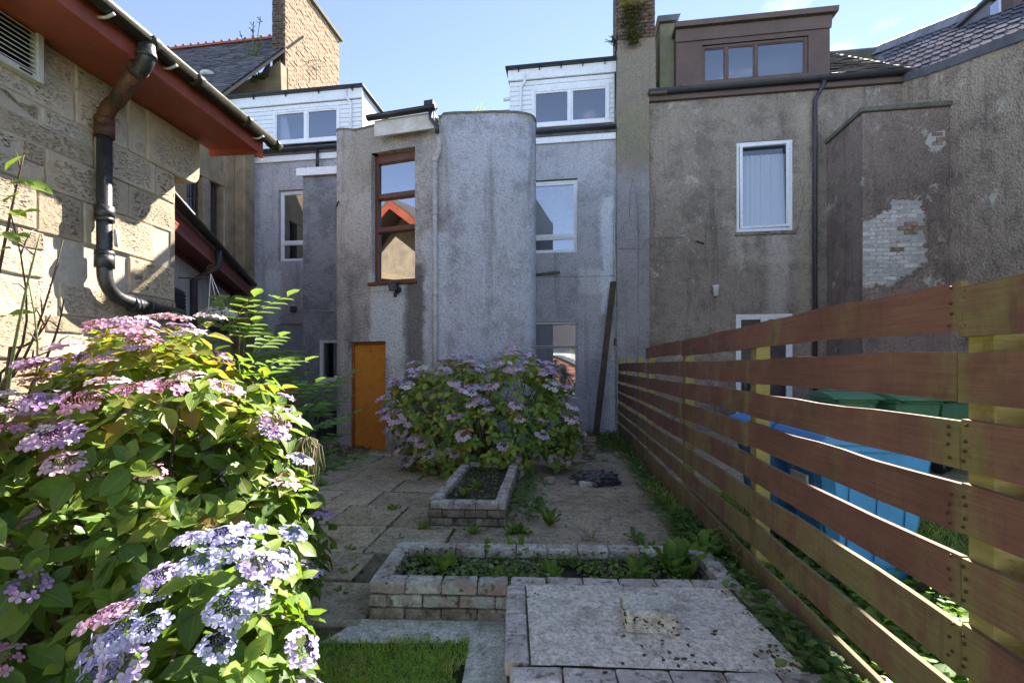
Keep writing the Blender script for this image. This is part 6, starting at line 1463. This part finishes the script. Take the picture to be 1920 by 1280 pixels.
for i, (x, y, n, s) in enumerate(((1300, 1035, 9, .8), (1285, 985, 9, .9), (1258, 950, 9, 1.0), (1240, 915, 8, .85), (1320, 1010, 7, .7), (1225, 880, 7, .8), (1345, 1060, 6, .5))):
    p = gp(x, y); p.x = min(p.x, FX(p.y) - .10); t = thing('fern', 'feathery green fern at the foot of the fence, %s from the near end' % ORD[(1, 3, 4, 5, 2, 6, 0)[i]], 'fern', p, 0, 'ferns along the fence'); r = random.Random(60 + i)
    for k in range(n):
        an = R(90) + R(-40) + k * R(260) / n + r.uniform(-.2, .2)
        link('frond', fro[r.randrange(4)], t, (0, 0, .01), (R(r.uniform(-5, 25)), 0, an), (s * r.uniform(.7, 1.1),) * 3)
# ------------------------------------------------------------------ moss and lichen lumps
def lumps(name, pts, mat, parent, seed, sr=(.006, .018), flat=.55):
    r = random.Random(seed); bm = bmesh.new()
    for p in pts:
        s = r.uniform(*sr); M = Matrix.Translation(p) @ Matrix.Rotation(r.uniform(0, 6), 4, 'Z') @ Matrix.Diagonal((s * r.uniform(.7, 1.5), s * r.uniform(.7, 1.3), s * flat, 1))
        g_ = bmesh.ops.create_icosphere(bm, subdivisions=1, radius=1, matrix=M)
        for v in g_['verts']: v.co += Vector((r.uniform(-1, 1), r.uniform(-1, 1), r.uniform(-1, 1))) * s * .25
    me = bpy.data.meshes.new(name); bm.to_mesh(me); bm.free(); me.materials.append(mat); o = bpy.data.objects.new(name, me); COL.objects.link(o); o.parent = parent; o['kind'] = 'stuff'; return o
mr_ = random.Random(88); pts = []
def cl_pts(x, y, n, sp, z=ptz):
    for i in range(int(n * .38)): q = gp(x + mr_.gauss(0, sp), y + mr_.gauss(0, sp * .45), z); pts.append(q - GO + Vector((0, 0, -.001)))
for x, y, n, sp in ((1235, 1228, 26, 18), (1262, 1236, 18, 14), (1330, 1240, 18, 10), (1280, 1205, 10, 14), (1170, 1190, 8, 6), (1345, 1185, 12, 8), (1420, 1178, 10, 9), (1240, 1205, 8, 8), (1010, 1112, 8, 10), (990, 1120, 5, 5), (1270, 1140, 8, 8), (1420, 1230, 8, 14), (1180, 1215, 6, 30), (1130, 1260, 5, 8), (1390, 1250, 8, 20), (1215, 1205, 7, 10), (1310, 1250, 10, 30), (1060, 1170, 5, 40)): cl_pts(x, y, n, sp)
lumps('moss', pts, MAT['moss'], pt, 1, (.002, .010), .22)
pts = []
for x, y, n, sp in ((1450, 1215, 40, 16), (1480, 1250, 40, 16), (1390, 1120, 26, 14), (1400, 1140, 22, 18), (1285, 1178, 12, 6), (1375, 1110, 16, 12)): cl_pts(x, y, n, sp)
lumps('golden_moss', pts, MAT['moss_gold'], pt, 2, (.003, .009), .35)
pts = [Vector((mr_.uniform(-.11, .11), mr_.uniform(-.095, .095), .043)) for i in range(22)] + [Vector((mr_.uniform(-.118, .118), -.1, mr_.uniform(-.04, .03))) for i in range(40)] + [Vector((-.117, mr_.uniform(-.1, .1), mr_.uniform(-.04, .04))) for i in range(20)]
lumps('moss', pts, MAT['moss'], cb, 3, (.003, .009), .4)
pts = []
for i in range(170):
    f = mr_.random(); side = mr_.random()
    if side < .45: a, b = f * PW, .105 + mr_.gauss(0, .006)
    elif side < .8: a, b = f * PW, PD - .1 + mr_.gauss(0, .006)
    else: a, b = .105 + mr_.gauss(0, .006), f * PD
    pts.append(Vector((a, b, .205 + mr_.uniform(-.02, .012))))
lumps('moss', pts, MAT['moss_gold'], lp_, 4, (.004, .011))
pts = [Vector((mr_.choice((.115, SW - .09)) + mr_.gauss(0, .01), mr_.uniform(.1, 1.6), .205)) for i in range(70)] + [Vector((mr_.uniform(.05, SW), .105, .205)) for i in range(30)]
lumps('moss', pts, MAT['moss_gold'], sp_, 5, (.004, .010))
# moss cushions in the path joints
pts = []
for (wx, wy, w, h) in FLAGS:
    for k in range(34):
        s_ = mr_.randrange(4); f = mr_.uniform(-.5, .5); lx_, ly_ = ((f * w, h / 2), (f * w, -h / 2), (w / 2, f * h), (-w / 2, f * h))[s_]
        q = Vector((wx + lx_ * math.cos(PA) - ly_ * math.sin(PA) + mr_.gauss(0, .006), wy + lx_ * math.sin(PA) + ly_ * math.cos(PA) + mr_.gauss(0, .006), -.004))
        if mnoise.noise(Vector((q.x * 2.2, q.y * 2.2, 0))) > -.05: pts.append(q)
lumps('path_moss', pts, worn('joint_moss', (.09, .11, .025), (.13, .13, .04), .95, 40, .6), None, 7, (.006, .018), .45); tag(bpy.data.objects['path_moss'], 'green moss filling the joints of the flagstone path', None, None, 'stuff')
# dead leaves and crumbs of dirt
lt = [leaf_tpl(.5, .25, .3)]; pts = [Vector((mr_.uniform(-1.6, 2.0), mr_.uniform(2.7, 8.5), .0)) for i in range(260)]; pts = [p for p in pts if not (-.85 < p.x < 1.4 and p.y < 3.25) and not (-.85 < p.x < 0 and 4 < p.y < 6) and p.x < FX(p.y) - .05]
o = cover('leaf_litter', 'scattered dead leaves and petals on the paving', pts, .028, [(.16, .11, .06), (.10, .07, .04), (.22, .17, .10)], 31, tp=lt, zr=(.001, .006), up=(0, 20))

# ------------------------------------------------------------------ loose things in the yard
p0, p1 = hp(1117, 792, -.75), hp(1150, 528, -.03); A = h2w(p0[0], -.75, .02); B = h2w(p1[0], -.03, p1[1])
d = B - A; q = d.to_track_quat('Z', 'Y'); pk = MB().box(-.062, .062, -.024, .024, 0, d.length).obj('plank', MAT['plank'], None, .004)
pk.location = A; pk.rotation_euler = q.to_euler(); tag(pk, 'long dark plank leaning against the grey house wall', 'plank')
A2 = gp(1105, 862); stp = thing('brick_stack', 'little stack of dark bricks at the foot of the leaning plank', 'brick stack', A2, R(-5))
for i in range(5): put_brick(stp, 'brick_dark', pr_.uniform(-.01, .01), pr_.uniform(-.01, .01), .05 + i * .068, pr_.uniform(-.2, .2), .95, 1.3, 1)
MB().box(-.14, .14, -.12, .14, -.02, .018).obj('base_slab', MAT['conc'], stp, .01)
# crumpled black sack weighed on a slab
bg = gp(1115, 905); sk_t = thing('rubbish_sack', 'crumpled black plastic sack lying on the concrete yard', 'sack', bg, R(-10))
bm = bmesh.new(); bmesh.ops.create_icosphere(bm, subdivisions=5, radius=1)
for v in bm.verts:
    n_ = mnoise.noise(v.co * 1.7 + Vector((3, 1, 2))) * .35 + abs(mnoise.noise(v.co * 3.0)) * .45 - abs(mnoise.noise(v.co * 6)) * .20
    k = 1 + n_; v.co = Vector((v.co.x * .25 * k, v.co.y * .15 * k, max(0, v.co.z * .10 * (k + .2) + .035)))
me = bpy.data.meshes.new('sack_body'); bm.to_mesh(me); bm.free()
for p in me.polygons: p.use_smooth = True
sm2 = G('black_sack', .22, .6); sm2.fin((.045, .048, .054)); me.materials.append(sm2.m); link('sack_body', me, sk_t)
for i, (x, y, w, dd_, z) in enumerate(((1105, 908, .26, .16, .06), (1075, 906, .10, .07, .05), (1085, 868, .22, .10, .04), (1050, 870, .16, .09, .05), (1135, 862, .14, .08, .05), (1160, 855, .20, .14, .05), (1030, 905, .12, .10, .08))):
    p = gp(x, y); o = link('loose_stone', rough_block(w, dd_, z, z * .25, .008, 700 + i, MAT['conc_strip' if i == 0 else 'conc'], 'loose_stone', 2), None, (p.x, p.y, z * .4), (0, 0, R(20 * i)))
    tag(o, ('pale flat stone under the edge of the black sack', 'small stone just left of the black sack', 'flat stone lying behind the black sack', 'flat stone behind and left of the black sack', 'stone behind and right of the black sack', 'farthest flat stone near the fence and the brick stack', 'chunky stone by the hydrangea edge on the yard')[i], 'stone', 'loose stones in the yard')
# pots and a dark tub left of the door
tb = px(616, 800, 8.4); tub = thing('black_tub', 'black plastic tub standing left of the tower door', 'tub', (tb.x, tb.y, 0)); MB().lathe([(.0, .02), (.20, .02), (.23, .3), (.25, .52), (.20, .62), (.10, .66), (0, .67)], 18).obj('tub_body', MAT['blackpl'], tub); MB().lathe([(.252, .50), (.265, .52), (.252, .54)], 18).obj('rim', MAT['blackpl'], tub)
tb = px(515, 725, 5.2); pot = thing('terracotta_pot', 'upturned terracotta pot top showing behind the big hydrangea', 'pot', (tb.x, tb.y, 0)); MB().lathe([(.0, .0), (.15, .0), (.19, .9), (.0, .9)], 16).obj('pot_body', MAT['terracotta'], pot); MB().lathe([(.19, .90), (.25, .92), (.26, 1.22), (.22, 1.24), (.0, 1.24)], 18).obj('pot_rim', MAT['terracotta'], pot)
st2 = MB().box(-.9, .55, -.35, .35, -.05, .13).obj('stone_step', MAT['conc'], None, .02); q = px(590, 830, 8.2); st2.location = (q.x, q.y, 0); st2.rotation_euler = (0, 0, HA); tag(st2, 'worn stone step left of the tower door', 'step')
bd = px(735, 840, 7.3); bt = MB().tube([(0, 0, 0), (-.02, .10, .62)], .016, 6).obj('wooden_stake', MAT['bare']); bt.location = (bd.x, bd.y, 0); tag(bt, 'thin wooden stake leaning right of the orange door', 'stake')

# ------------------------------------------------------------------ fittings on the walls
def tw(x, y, off=.0):
    s, X_, Y_ = tower_hit(x); z = CAMH + (HY - y) / FPX * Y_; a, n = tat(s); return Vector(h2w(a[0] - n[0] * off, a[1] - n[1] * off, z)), n
p, n = tw(748, 545, .02); fl = thing('security_light', 'black floodlight with sensor under the stair window', 'light', p, HA + math.atan2(n[1], n[0]) - R(90))
MB().box(-.05, .05, -.03, .02, -.03, .05).obj('bracket', MAT['blackpl'], fl, .006); m = MB().box(-.085, .085, -.16, -.08, .02, .16); o = m.obj('lamp_housing', MAT['blackpl'], fl, .012); o.rotation_euler = (R(18), 0, 0)
o = MB().box(-.07, .07, -.165, -.161, .035, .145).obj('lens', MAT['glass_hi'], fl); o.rotation_euler = (R(18), 0, 0); MB().tube([(0, -.03, -.04), (0, -.09, -.06), (0, -.10, -.12)], .028, 10).obj('sensor', MAT['blackpl'], fl)
def cable(name, label, pts, r, mat, cat='cable'):
    return tag(MB().tube(pts, r, 5).obj(name, mat), label, cat)
cable('cable', 'pale cable running across the tower to the floodlight', [tw(x, y, .012)[0] for x, y in ((632, 560), (650, 556), (670, 550), (695, 547), (720, 545), (742, 543))], .007, MAT['cable_pale'])
hk = [tw(636, 378 + k, .01 + .05 * math.sin(k / 10)) [0] for k in range(0, 14, 3)]
cable('wall_hook', 'rusty iron hook on the left edge of the tower', hk, .016, MAT['iron_rust'], 'hook')
hpw = lambda x, y, off=.015: h2w(hp(x, y, -off)[0], -off, hp(x, y, -off)[1])
cable('cable', 'thin cable across the annex wall', [h2w(hp(x, y, AB - .012)[0], AB - .012, hp(x, y, AB - .012)[1]) for x, y in ((569, 583), (590, 581), (610, 583), (627, 581))], .007, MAT['cable_pale'])
cable('cable', 'wandering thin cable on the grey wall left of the annex', [hpw(x, y) for x, y in ((520, 612), (522, 598), (530, 588), (545, 588), (566, 583))], .007, MAT['cable_pale'])
cable('telephone_wire', 'thin wires crossing the grey wall by the left window', [hpw(x, y) for x, y in ((452, 447), (480, 455), (500, 465), (505, 480), (497, 500))], .0038, MAT['cable'])
cable('telephone_wire', 'thin vertical wire on the grey wall left of the left window', [hpw(x, y) for x, y in ((478, 330), (470, 370), (474, 420), (470, 470), (478, 520))], .0038, MAT['cable'])
bxo = hpw(551, 580); o = MB().box(-.07, .07, -.05, .05, -.07, .07).obj('junction_box', MAT['dark_pipe']); o.location = bxo; tag(o, 'small dark box on the grey wall above the blocked doorway', 'box')
cable('overflow_pipe', 'short mossy green pipe stub on the wall right of the tower', [hpw(x, y, .05) for x, y in ((1003, 515), (1025, 513), (1040, 511), (1050, 510))], [.028, .028, .036, .03], worn('mossy_pipe', (.09, .11, .06), (.13, .14, .09), .8, 10, .2), 'pipe')
cable('cable', 'thin horizontal cable below the grey house windows', [hpw(x, y) for x, y in ((1005, 517), (1060, 519), (1110, 518), (1155, 517))], .004, MAT['cable'])
sb = -.10
spw = lambda x, y, off=.015: h2w(hp(x, y, sb - off)[0], sb - off, hp(x, y, sb - off)[1])
cc = [spw(1182 + 17 * math.cos(t / 12 * 6.283 * 2), 432 + 20 * math.sin(t / 12 * 6.283 * 2)) for t in range(25)]
cable('cable_coil', 'loop of black cable hanging on the chimney wall', cc, .0032, MAT['cable'])
cable('cable', 'black cable looping down the chimney wall', [spw(x, y) for x, y in ((1180, 408), (1182, 360), (1186, 335), (1192, 352), (1196, 400), (1198, 440), (1197, 500), (1196, 560), (1199, 620), (1196, 650))], .0032, MAT['cable'])
cable('cable', 'black cable crossing from the chimney to the brown house', [spw(x, y) for x, y in ((1160, 467), (1205, 466), (1214, 450), (1219, 446))] + [hpw(x, y) for x, y in ((1240, 445), (1290, 445), (1310, 456))], .0038, MAT['cable'])
cable('cable_plug', 'black cable connector on the brown wall', [hpw(x, y) for x, y in ((1306, 452), (1320, 457))], .018, MAT['blackpl'], 'connector')
cable('cable', 'thin hanging cable left of the brown house window', [hpw(x, y) for x, y in ((1322, 470), (1326, 400), (1336, 390), (1342, 420), (1346, 480), (1347, 540))], .0038, MAT['cable'])
cable('cable', 'cable trailing below the brown house window', [hpw(x, y) for x, y in ((1500, 340), (1508, 370), (1500, 410), (1494, 430), (1478, 446))], .0032, MAT['cable'])
tel = [h2w(hp(1650, 145, -.2)[0], -.2, hp(1650, 145, -.2)[1]), h2w(hp(1622, 200, -.6)[0], -.6, hp(1622, 200, -.6)[1]), h2w(hp(1560, 255, -.1)[0], -.1, hp(1560, 255, -.1)[1])]
cable('telephone_wire', 'wire slung from the eaves to the outshot corner', tel, .0032, MAT['cable'])
p = hpw(1342, 545, .06); wl_ = thing('wall_lamp', 'small white cylindrical lamp on the brown wall', 'lamp', p, HA); MB().lathe([(0, -.11), (.055, -.11), (.062, .08), (.07, .085), (.07, .11), (0, .115)], 14).obj('lamp_body', MAT['upvc'], wl_); MB().box(-.02, .02, .04, .08, .02, .08).obj('bracket', MAT['upvc_old'], wl_)
cable('clip_pipe', 'narrow pale conduit in the corner beside the leaning plank', [hpw(x, y, .03) for x, y in ((1152, 420), (1154, 560), (1156, 700), (1157, 790))], .02, MAT['pipe_grey'], 'conduit')
o = MB().box(-.035, .035, -.03, .03, -.07, .07).obj('conduit_box', MAT['dark_pipe']); o.location = hpw(1155, 640, .06); tag(o, 'little dark switch box on the corner conduit', 'box')

# ------------------------------------------------------------------ hanging basket on a scroll bracket
hb = px(395, 510, 5.3); hk_ = thing('scroll_bracket', 'curled rusty iron bracket on the outbuilding eaves', 'bracket', hb)
sp = [Vector((.055 * (1 - t / 22) * math.cos(t * .55), 0, .03 + .055 * (1 - t / 22) * math.sin(t * .55))) for t in range(20)]
MB().tube([(-.55, .25, -.02), (-.25, .1, -.05), (0, 0, -.055)], .008, 6).obj('arm', MAT['iron_rust'], hk_); MB().tube(sp, .007, 6).obj('scroll', MAT['iron_rust'], hk_)
bk_ = thing('hanging_basket', 'hanging basket of white and lime flowers on white cords', 'hanging basket', px(412, 606, 5.3))
top = hb - px(412, 606, 5.3) + Vector((0, 0, -.02))
for an in (0, 2.1, 4.2): MB().tube([top, (.13 * math.cos(an), .13 * math.sin(an), .02)], .004, 5).obj('cord', MAT['upvc'], bk_)
MB().lathe([(0, -.14), (.07, -.13), (.12, -.06), (.14, .02), (.13, .02), (0, .0)], 14).obj('bowl', MAT['blackpl'], bk_)
r = random.Random(5); Ms, Cs, Ts = [], [], []
for i in range(170):
    v = Vector((r.gauss(0, 1), r.gauss(0, 1), r.gauss(0, .8))).normalized(); p = Vector((v.x * .21, v.y * .21, .05 + v.z * .11)); Ms.append(frame_m(p * .85, v + Vector((0, 0, -.2)), Vector((0, 0, 1)) + v * .5, .055 * r.uniform(.6, 1.3))); c = r.choice(((.18, .26, .06), (.14, .22, .05), (.25, .30, .10))); Cs.append((*c, 0)); Ts.append(gt[r.randrange(2)])
joined_leaves('basket_leaves', Ms, Cs, Ts, MAT['herb'], bk_)['kind'] = 'stuff'
wh = head_mesh((.72, .74, .62), (.40, .45, .15), 3, R_=.04, flor=5, fs=.022, beads=8)
for i in range(16):
    v = Vector((r.gauss(0, 1), r.gauss(0, 1) - .4, abs(r.gauss(0, .8)))).normalized(); link('flower_head', wh, bk_, M=Matrix.Translation(Vector((v.x * .21, v.y * .21, .06 + v.z * .11))) @ v.to_track_quat('Z', 'Y').to_matrix().to_4x4())

# ------------------------------------------------------------------ pinnate shrub between hydrangea and house
def pinnate(name, label, base, stems, seed, L=.07, cols=((.11, .17, .05), (.09, .15, .05), (.14, .20, .06)), group=None, tp=None, pairs=5):
    r = random.Random(seed); t = thing(name, label, 'shrub', base, 0, group); Ms, Cs, Ts = [], [], []; T_ = tp or leaf_tpl(.40, .10, .15)
    pal = [mesh_np('leaflet', T_[0], T_[2], T_[1], np.tile(np.array(c + (0,), 'f'), (len(T_[0]), 1)), MAT['herb']) for c in cols]
    for tip in stems:
        tip = Vector(tip) - Vector(base); ctrl = Vector((tip.x * .4, tip.y * .4, tip.z * .75)); S = arcpts((0, 0, 0), ctrl, tip, 8); MB().tube(S, [.010 - .0009 * i for i in range(9)], 5).obj('stem', MAT['stem_green'], t)
        for k in range(7):
            f = .42 + .58 * k / 6; idx = min(7, int(f * 8)); p = S[idx].lerp(S[idx + 1], f * 8 - idx); an = k * 2.4 + r.uniform(-.4, .4); d = Vector((math.cos(an), math.sin(an), r.uniform(.15, .6))).normalized()
            Lr = L * r.uniform(3.2, 4.6); rc = arcpts(p, p + d * Lr * .6 + Vector((0, 0, .04)), p + d * Lr + Vector((0, 0, -.04)), 5)
            MB().tube(rc, .0028, 4).obj('leaf_stalk', MAT['stem_green'], t)
            for q in range(pairs):
                pp_ = rc[0].lerp(rc[-1], .25 + .7 * q / pairs) + Vector((0, 0, .02)); side = d.cross(Vector((0, 0, 1))).normalized()
                for s in (-1, 1): link('leaflet', pal[r.randrange(len(pal))], t, M=frame_m(pp_, side * s + d * .5, Vector((0, 0, 1)) + d * .2, L * r.uniform(.8, 1.15)))
            link('leaflet', pal[0], t, M=frame_m(rc[-1], d, Vector((0, 0, 1)), L * 1.1))
    return t
b_ = px(440, 800, 3.3); b_.z = 0
pinnate('pinnate_shrub', 'upright shrub with pale feathery leaves behind the big hydrangea', b_, [px(430, 590, 2.95), px(465, 575, 3.0), px(480, 640, 2.95), px(450, 620, 2.85), px(500, 690, 2.9)], 3, .100, ((.17, .25, .075), (.14, .22, .065), (.20, .28, .085)), pairs=4, tp=leaf_tpl(.60, .10, .15))
b_ = px(540, 900, 3.4); b_.z = 0
pinnate('pinnate_shrub', 'lower glossy shrub with feathery leaves at the right of the big hydrangea', b_, [px(540, 745, 3.2), px(575, 765, 3.25), px(590, 735, 3.4), px(510, 740, 3.3), px(590, 800, 3.2), px(545, 800, 3.1), px(500, 700, 3.4)], 4, .105, ((.15, .26, .08), (.18, .28, .09), (.12, .22, .07)), pairs=4, tp=leaf_tpl(.52, .10, .15))
# drooping seed pods
sd = px(575, 830, 2.45); pd_ = thing('seed_pods', 'bunch of pale green seed pods drooping beside the path', 'plant', (sd.x, sd.y, 0)); r = random.Random(9)
MB().tube(arcpts((-.15, .1, .2), (-.1, .05, 1.1), (0, 0, sd.z + .04), 6), .006, 5).obj('stem', MAT['stem_green'], pd_)
for i in range(34):
    x, y, z = r.uniform(-.09, .10), r.uniform(-.05, .05), sd.z + r.uniform(-.06, .02); ln = r.uniform(.10, .32); MB().tube([(x * .3, y * .3, sd.z + .03), (x, y, z), (x + r.uniform(-.02, .02), y, z - ln * .5), (x + r.uniform(-.03, .03), y, z - ln)], [.002, .003, .006, .002], 5).obj('pod', MAT['stem_green'] if i % 3 else MAT['bare'], pd_)
# leggy bare shrub in front of the stone wall
b_ = px(-60, 1000, 2.15); b_.z = 0; ls = thing('leggy_shrub', 'leggy twigs with a few lime leaves in front of the stone wall', 'shrub', b_); r = random.Random(12)
tips = [((20, 690), (45, 560), (75, 440)), ((5, 720), (60, 640), (118, 450)), ((0, 700), (50, 600), (20, 400)), ((30, 780), (70, 690), (52, 520)), ((-20, 600), (20, 400), (45, 290)), ((60, 720), (100, 640), (120, 560)), ((-10, 760), (30, 690), (150, 640)), ((20, 650), (60, 640), (95, 590))]
leafp = [mesh_np('leaf', TPL[0][0], TPL[0][2], TPL[0][1], np.tile(np.array(c + (0,), 'f'), (len(TPL[0][0]), 1)), MAT['leaf']) for c in ((.26, .36, .05), (.20, .30, .05), (.16, .25, .05))]
for i, tri in enumerate(tips):
    q = [px(x, y, 2.1 + .12 * (i % 3)) - b_ for x, y in tri]; pts = [Vector((0, 0, .0)), q[0] * .6] + [v for v in arcpts(q[0], q[1] * 2 - (q[0] + q[2]) / 2, q[2], 6)]
    MB().tube(pts, [.010, .009] + [.0075 - .0008 * k for k in range(7)], 6).obj('branch', MAT['stem_red'] if i % 3 else MAT['stem_green'], ls)
    for k in range(2):
        s_ = pts[-3 + k]; e_ = s_ + Vector((r.uniform(-.10, .12), r.uniform(-.05, .05), r.uniform(.02, .12))); MB().tube([s_, (s_ + e_) / 2 + Vector((0, 0, .015)), e_], [.004, .003, .0015], 5).obj('twig', MAT['stem_red'], ls)
for x, y, s_, a in ((15, 345, .13, 10), (45, 340, .12, -12), (10, 320, .10, 60), (20, 395, .09, -10), (40, 400, .09, 20), (5, 435, .09, -20), (30, 440, .08, 0), (15, 590, .10, 20), (0, 470, .07, 20), (8, 380, .09, 40)):
    link('leaf', leafp[r.randrange(3)], ls, M=frame_m(px(x, y, 2.12) - b_, Vector((math.cos(R(a)), .3 * r.uniform(-1, 1), math.sin(R(a)) - .15)), Vector((.1, -.6, .8)), s_))

# ------------------------------------------------------------------ plants growing on the roofs
def tuft(name, label, p, n, L, cols, seed, spread=.8, cat='plant'):
    r = random.Random(seed); Ms, Cs, Ts = [], [], []; T_ = leaf_tpl(.16, .05, .2)
    for i in range(n):
        d = Vector((r.gauss(0, spread), r.gauss(0, spread), r.uniform(.4, 1.2))).normalized(); Ms.append(frame_m(Vector((r.gauss(0, .05), r.gauss(0, .05), 0)), d, Vector((0, -.3, 1)) - d * .3, L * r.uniform(.5, 1.2))); c = r.choice(cols); Cs.append((*c, 0)); Ts.append(T_)
    o = joined_leaves(name, Ms, Cs, Ts, MAT['herb']); o.location = p; return tag(o, label, cat)
q = hp(904, 218, 1.2); tuft('grass_tuft', 'yellow-green tuft growing on the tower roof edge', h2w(*w2h(*px(904, 216, 7.6).xy), px(904, 218, 7.6).z), 60, .14, ((.30, .32, .04), (.22, .26, .04), (.36, .30, .05)), 1, 1.0)
q = hp(1185, 40, -.12); Ms, Cs, Ts = [], [], []; r = random.Random(6)
for i in range(900):
    x, z = r.gauss(0, .15), r.uniform(-.55, .42); k = 1 - max(0, -z) * .9
    v = Vector((r.uniform(-1, 1), -1, r.uniform(-.9, .3))); Ms.append(frame_m(Vector((x * k, -.03 - r.uniform(0, .07), z)), v, Vector((0, -.5, .8)), .05 * r.uniform(.6, 1.5))); c = r.choice(((.10, .12, .035), (.13, .14, .04), (.075, .09, .03))) if z < .30 else r.choice(((.45, .36, .03), (.38, .34, .04))); Cs.append((*c, 0)); Ts.append(gt[1])
o = joined_leaves('chimney_moss', Ms, Cs, Ts, MAT['herb']); o.location = h2w(q[0], -.10, q[1]); o.rotation_euler = (0, 0, HA); tag(o, 'mossy cushion with yellow top on the brick chimney', 'plant')
q = hp(1150, 80, .1); tuft('wall_plant', 'small dark plant sprouting from the chimney side', h2w(q[0] + .06, .1, q[1] - .05), 40, .22, ((.05, .08, .03), (.07, .10, .035)), 4, .9)
q = px(475, 150, 13.7); wd_ = thing('roof_weed', 'tall wispy weed growing on the church roof shoulder', 'plant', q); r = random.Random(15)
for i in range(9):
    tip = Vector((r.uniform(-.45, .35), r.uniform(-.2, .2), r.uniform(.8, 2.0))); S = arcpts((r.uniform(-.1, .1), 0, -.1), (tip.x * .2, 0, tip.z * .6), tip, 5); MB().tube(S, .009, 4).obj('stem', MAT['stem_green'], wd_)
    Ms, Cs, Ts = [], [], []
    for k in range(16):
        f = r.uniform(.3, 1); p = S[int(f * 4.99)].lerp(S[int(f * 4.99) + 1], f * 5 - int(f * 4.99)); Ms.append(frame_m(p, Vector((r.uniform(-1, 1), r.uniform(-1, 1), r.uniform(0, .8))), Vector((0, -.4, 1)), .12 * r.uniform(.5, 1.1))); Cs.append((.14, .15, .05, 0)); Ts.append(herb_t[0])
    joined_leaves('weed_leaves', Ms, Cs, Ts, MAT['herb'], wd_)['kind'] = 'stuff'
q = px(492, 150, 13.7); tuft('moss_tuft', 'green moss tuft against the church chimney', q, 80, .22, ((.10, .13, .03), (.14, .15, .04)), 7, .8)
# satellite dish / roof vent on the church slates
q = px(392, 142, 13.0); dsh = thing('roof_vent', 'pale round vent on the church slate roof', 'vent', q, HA); MB().lathe([(0, .10), (.13, .09), (.21, .04), (.22, 0), (.2, -.05), (0, -.06)], 16).obj('vent_cowl', MAT['upvc_old'], dsh); MB().box(-.05, .35, -.1, .2, -.25, -.06).obj('vent_base', MAT['lead'], dsh)
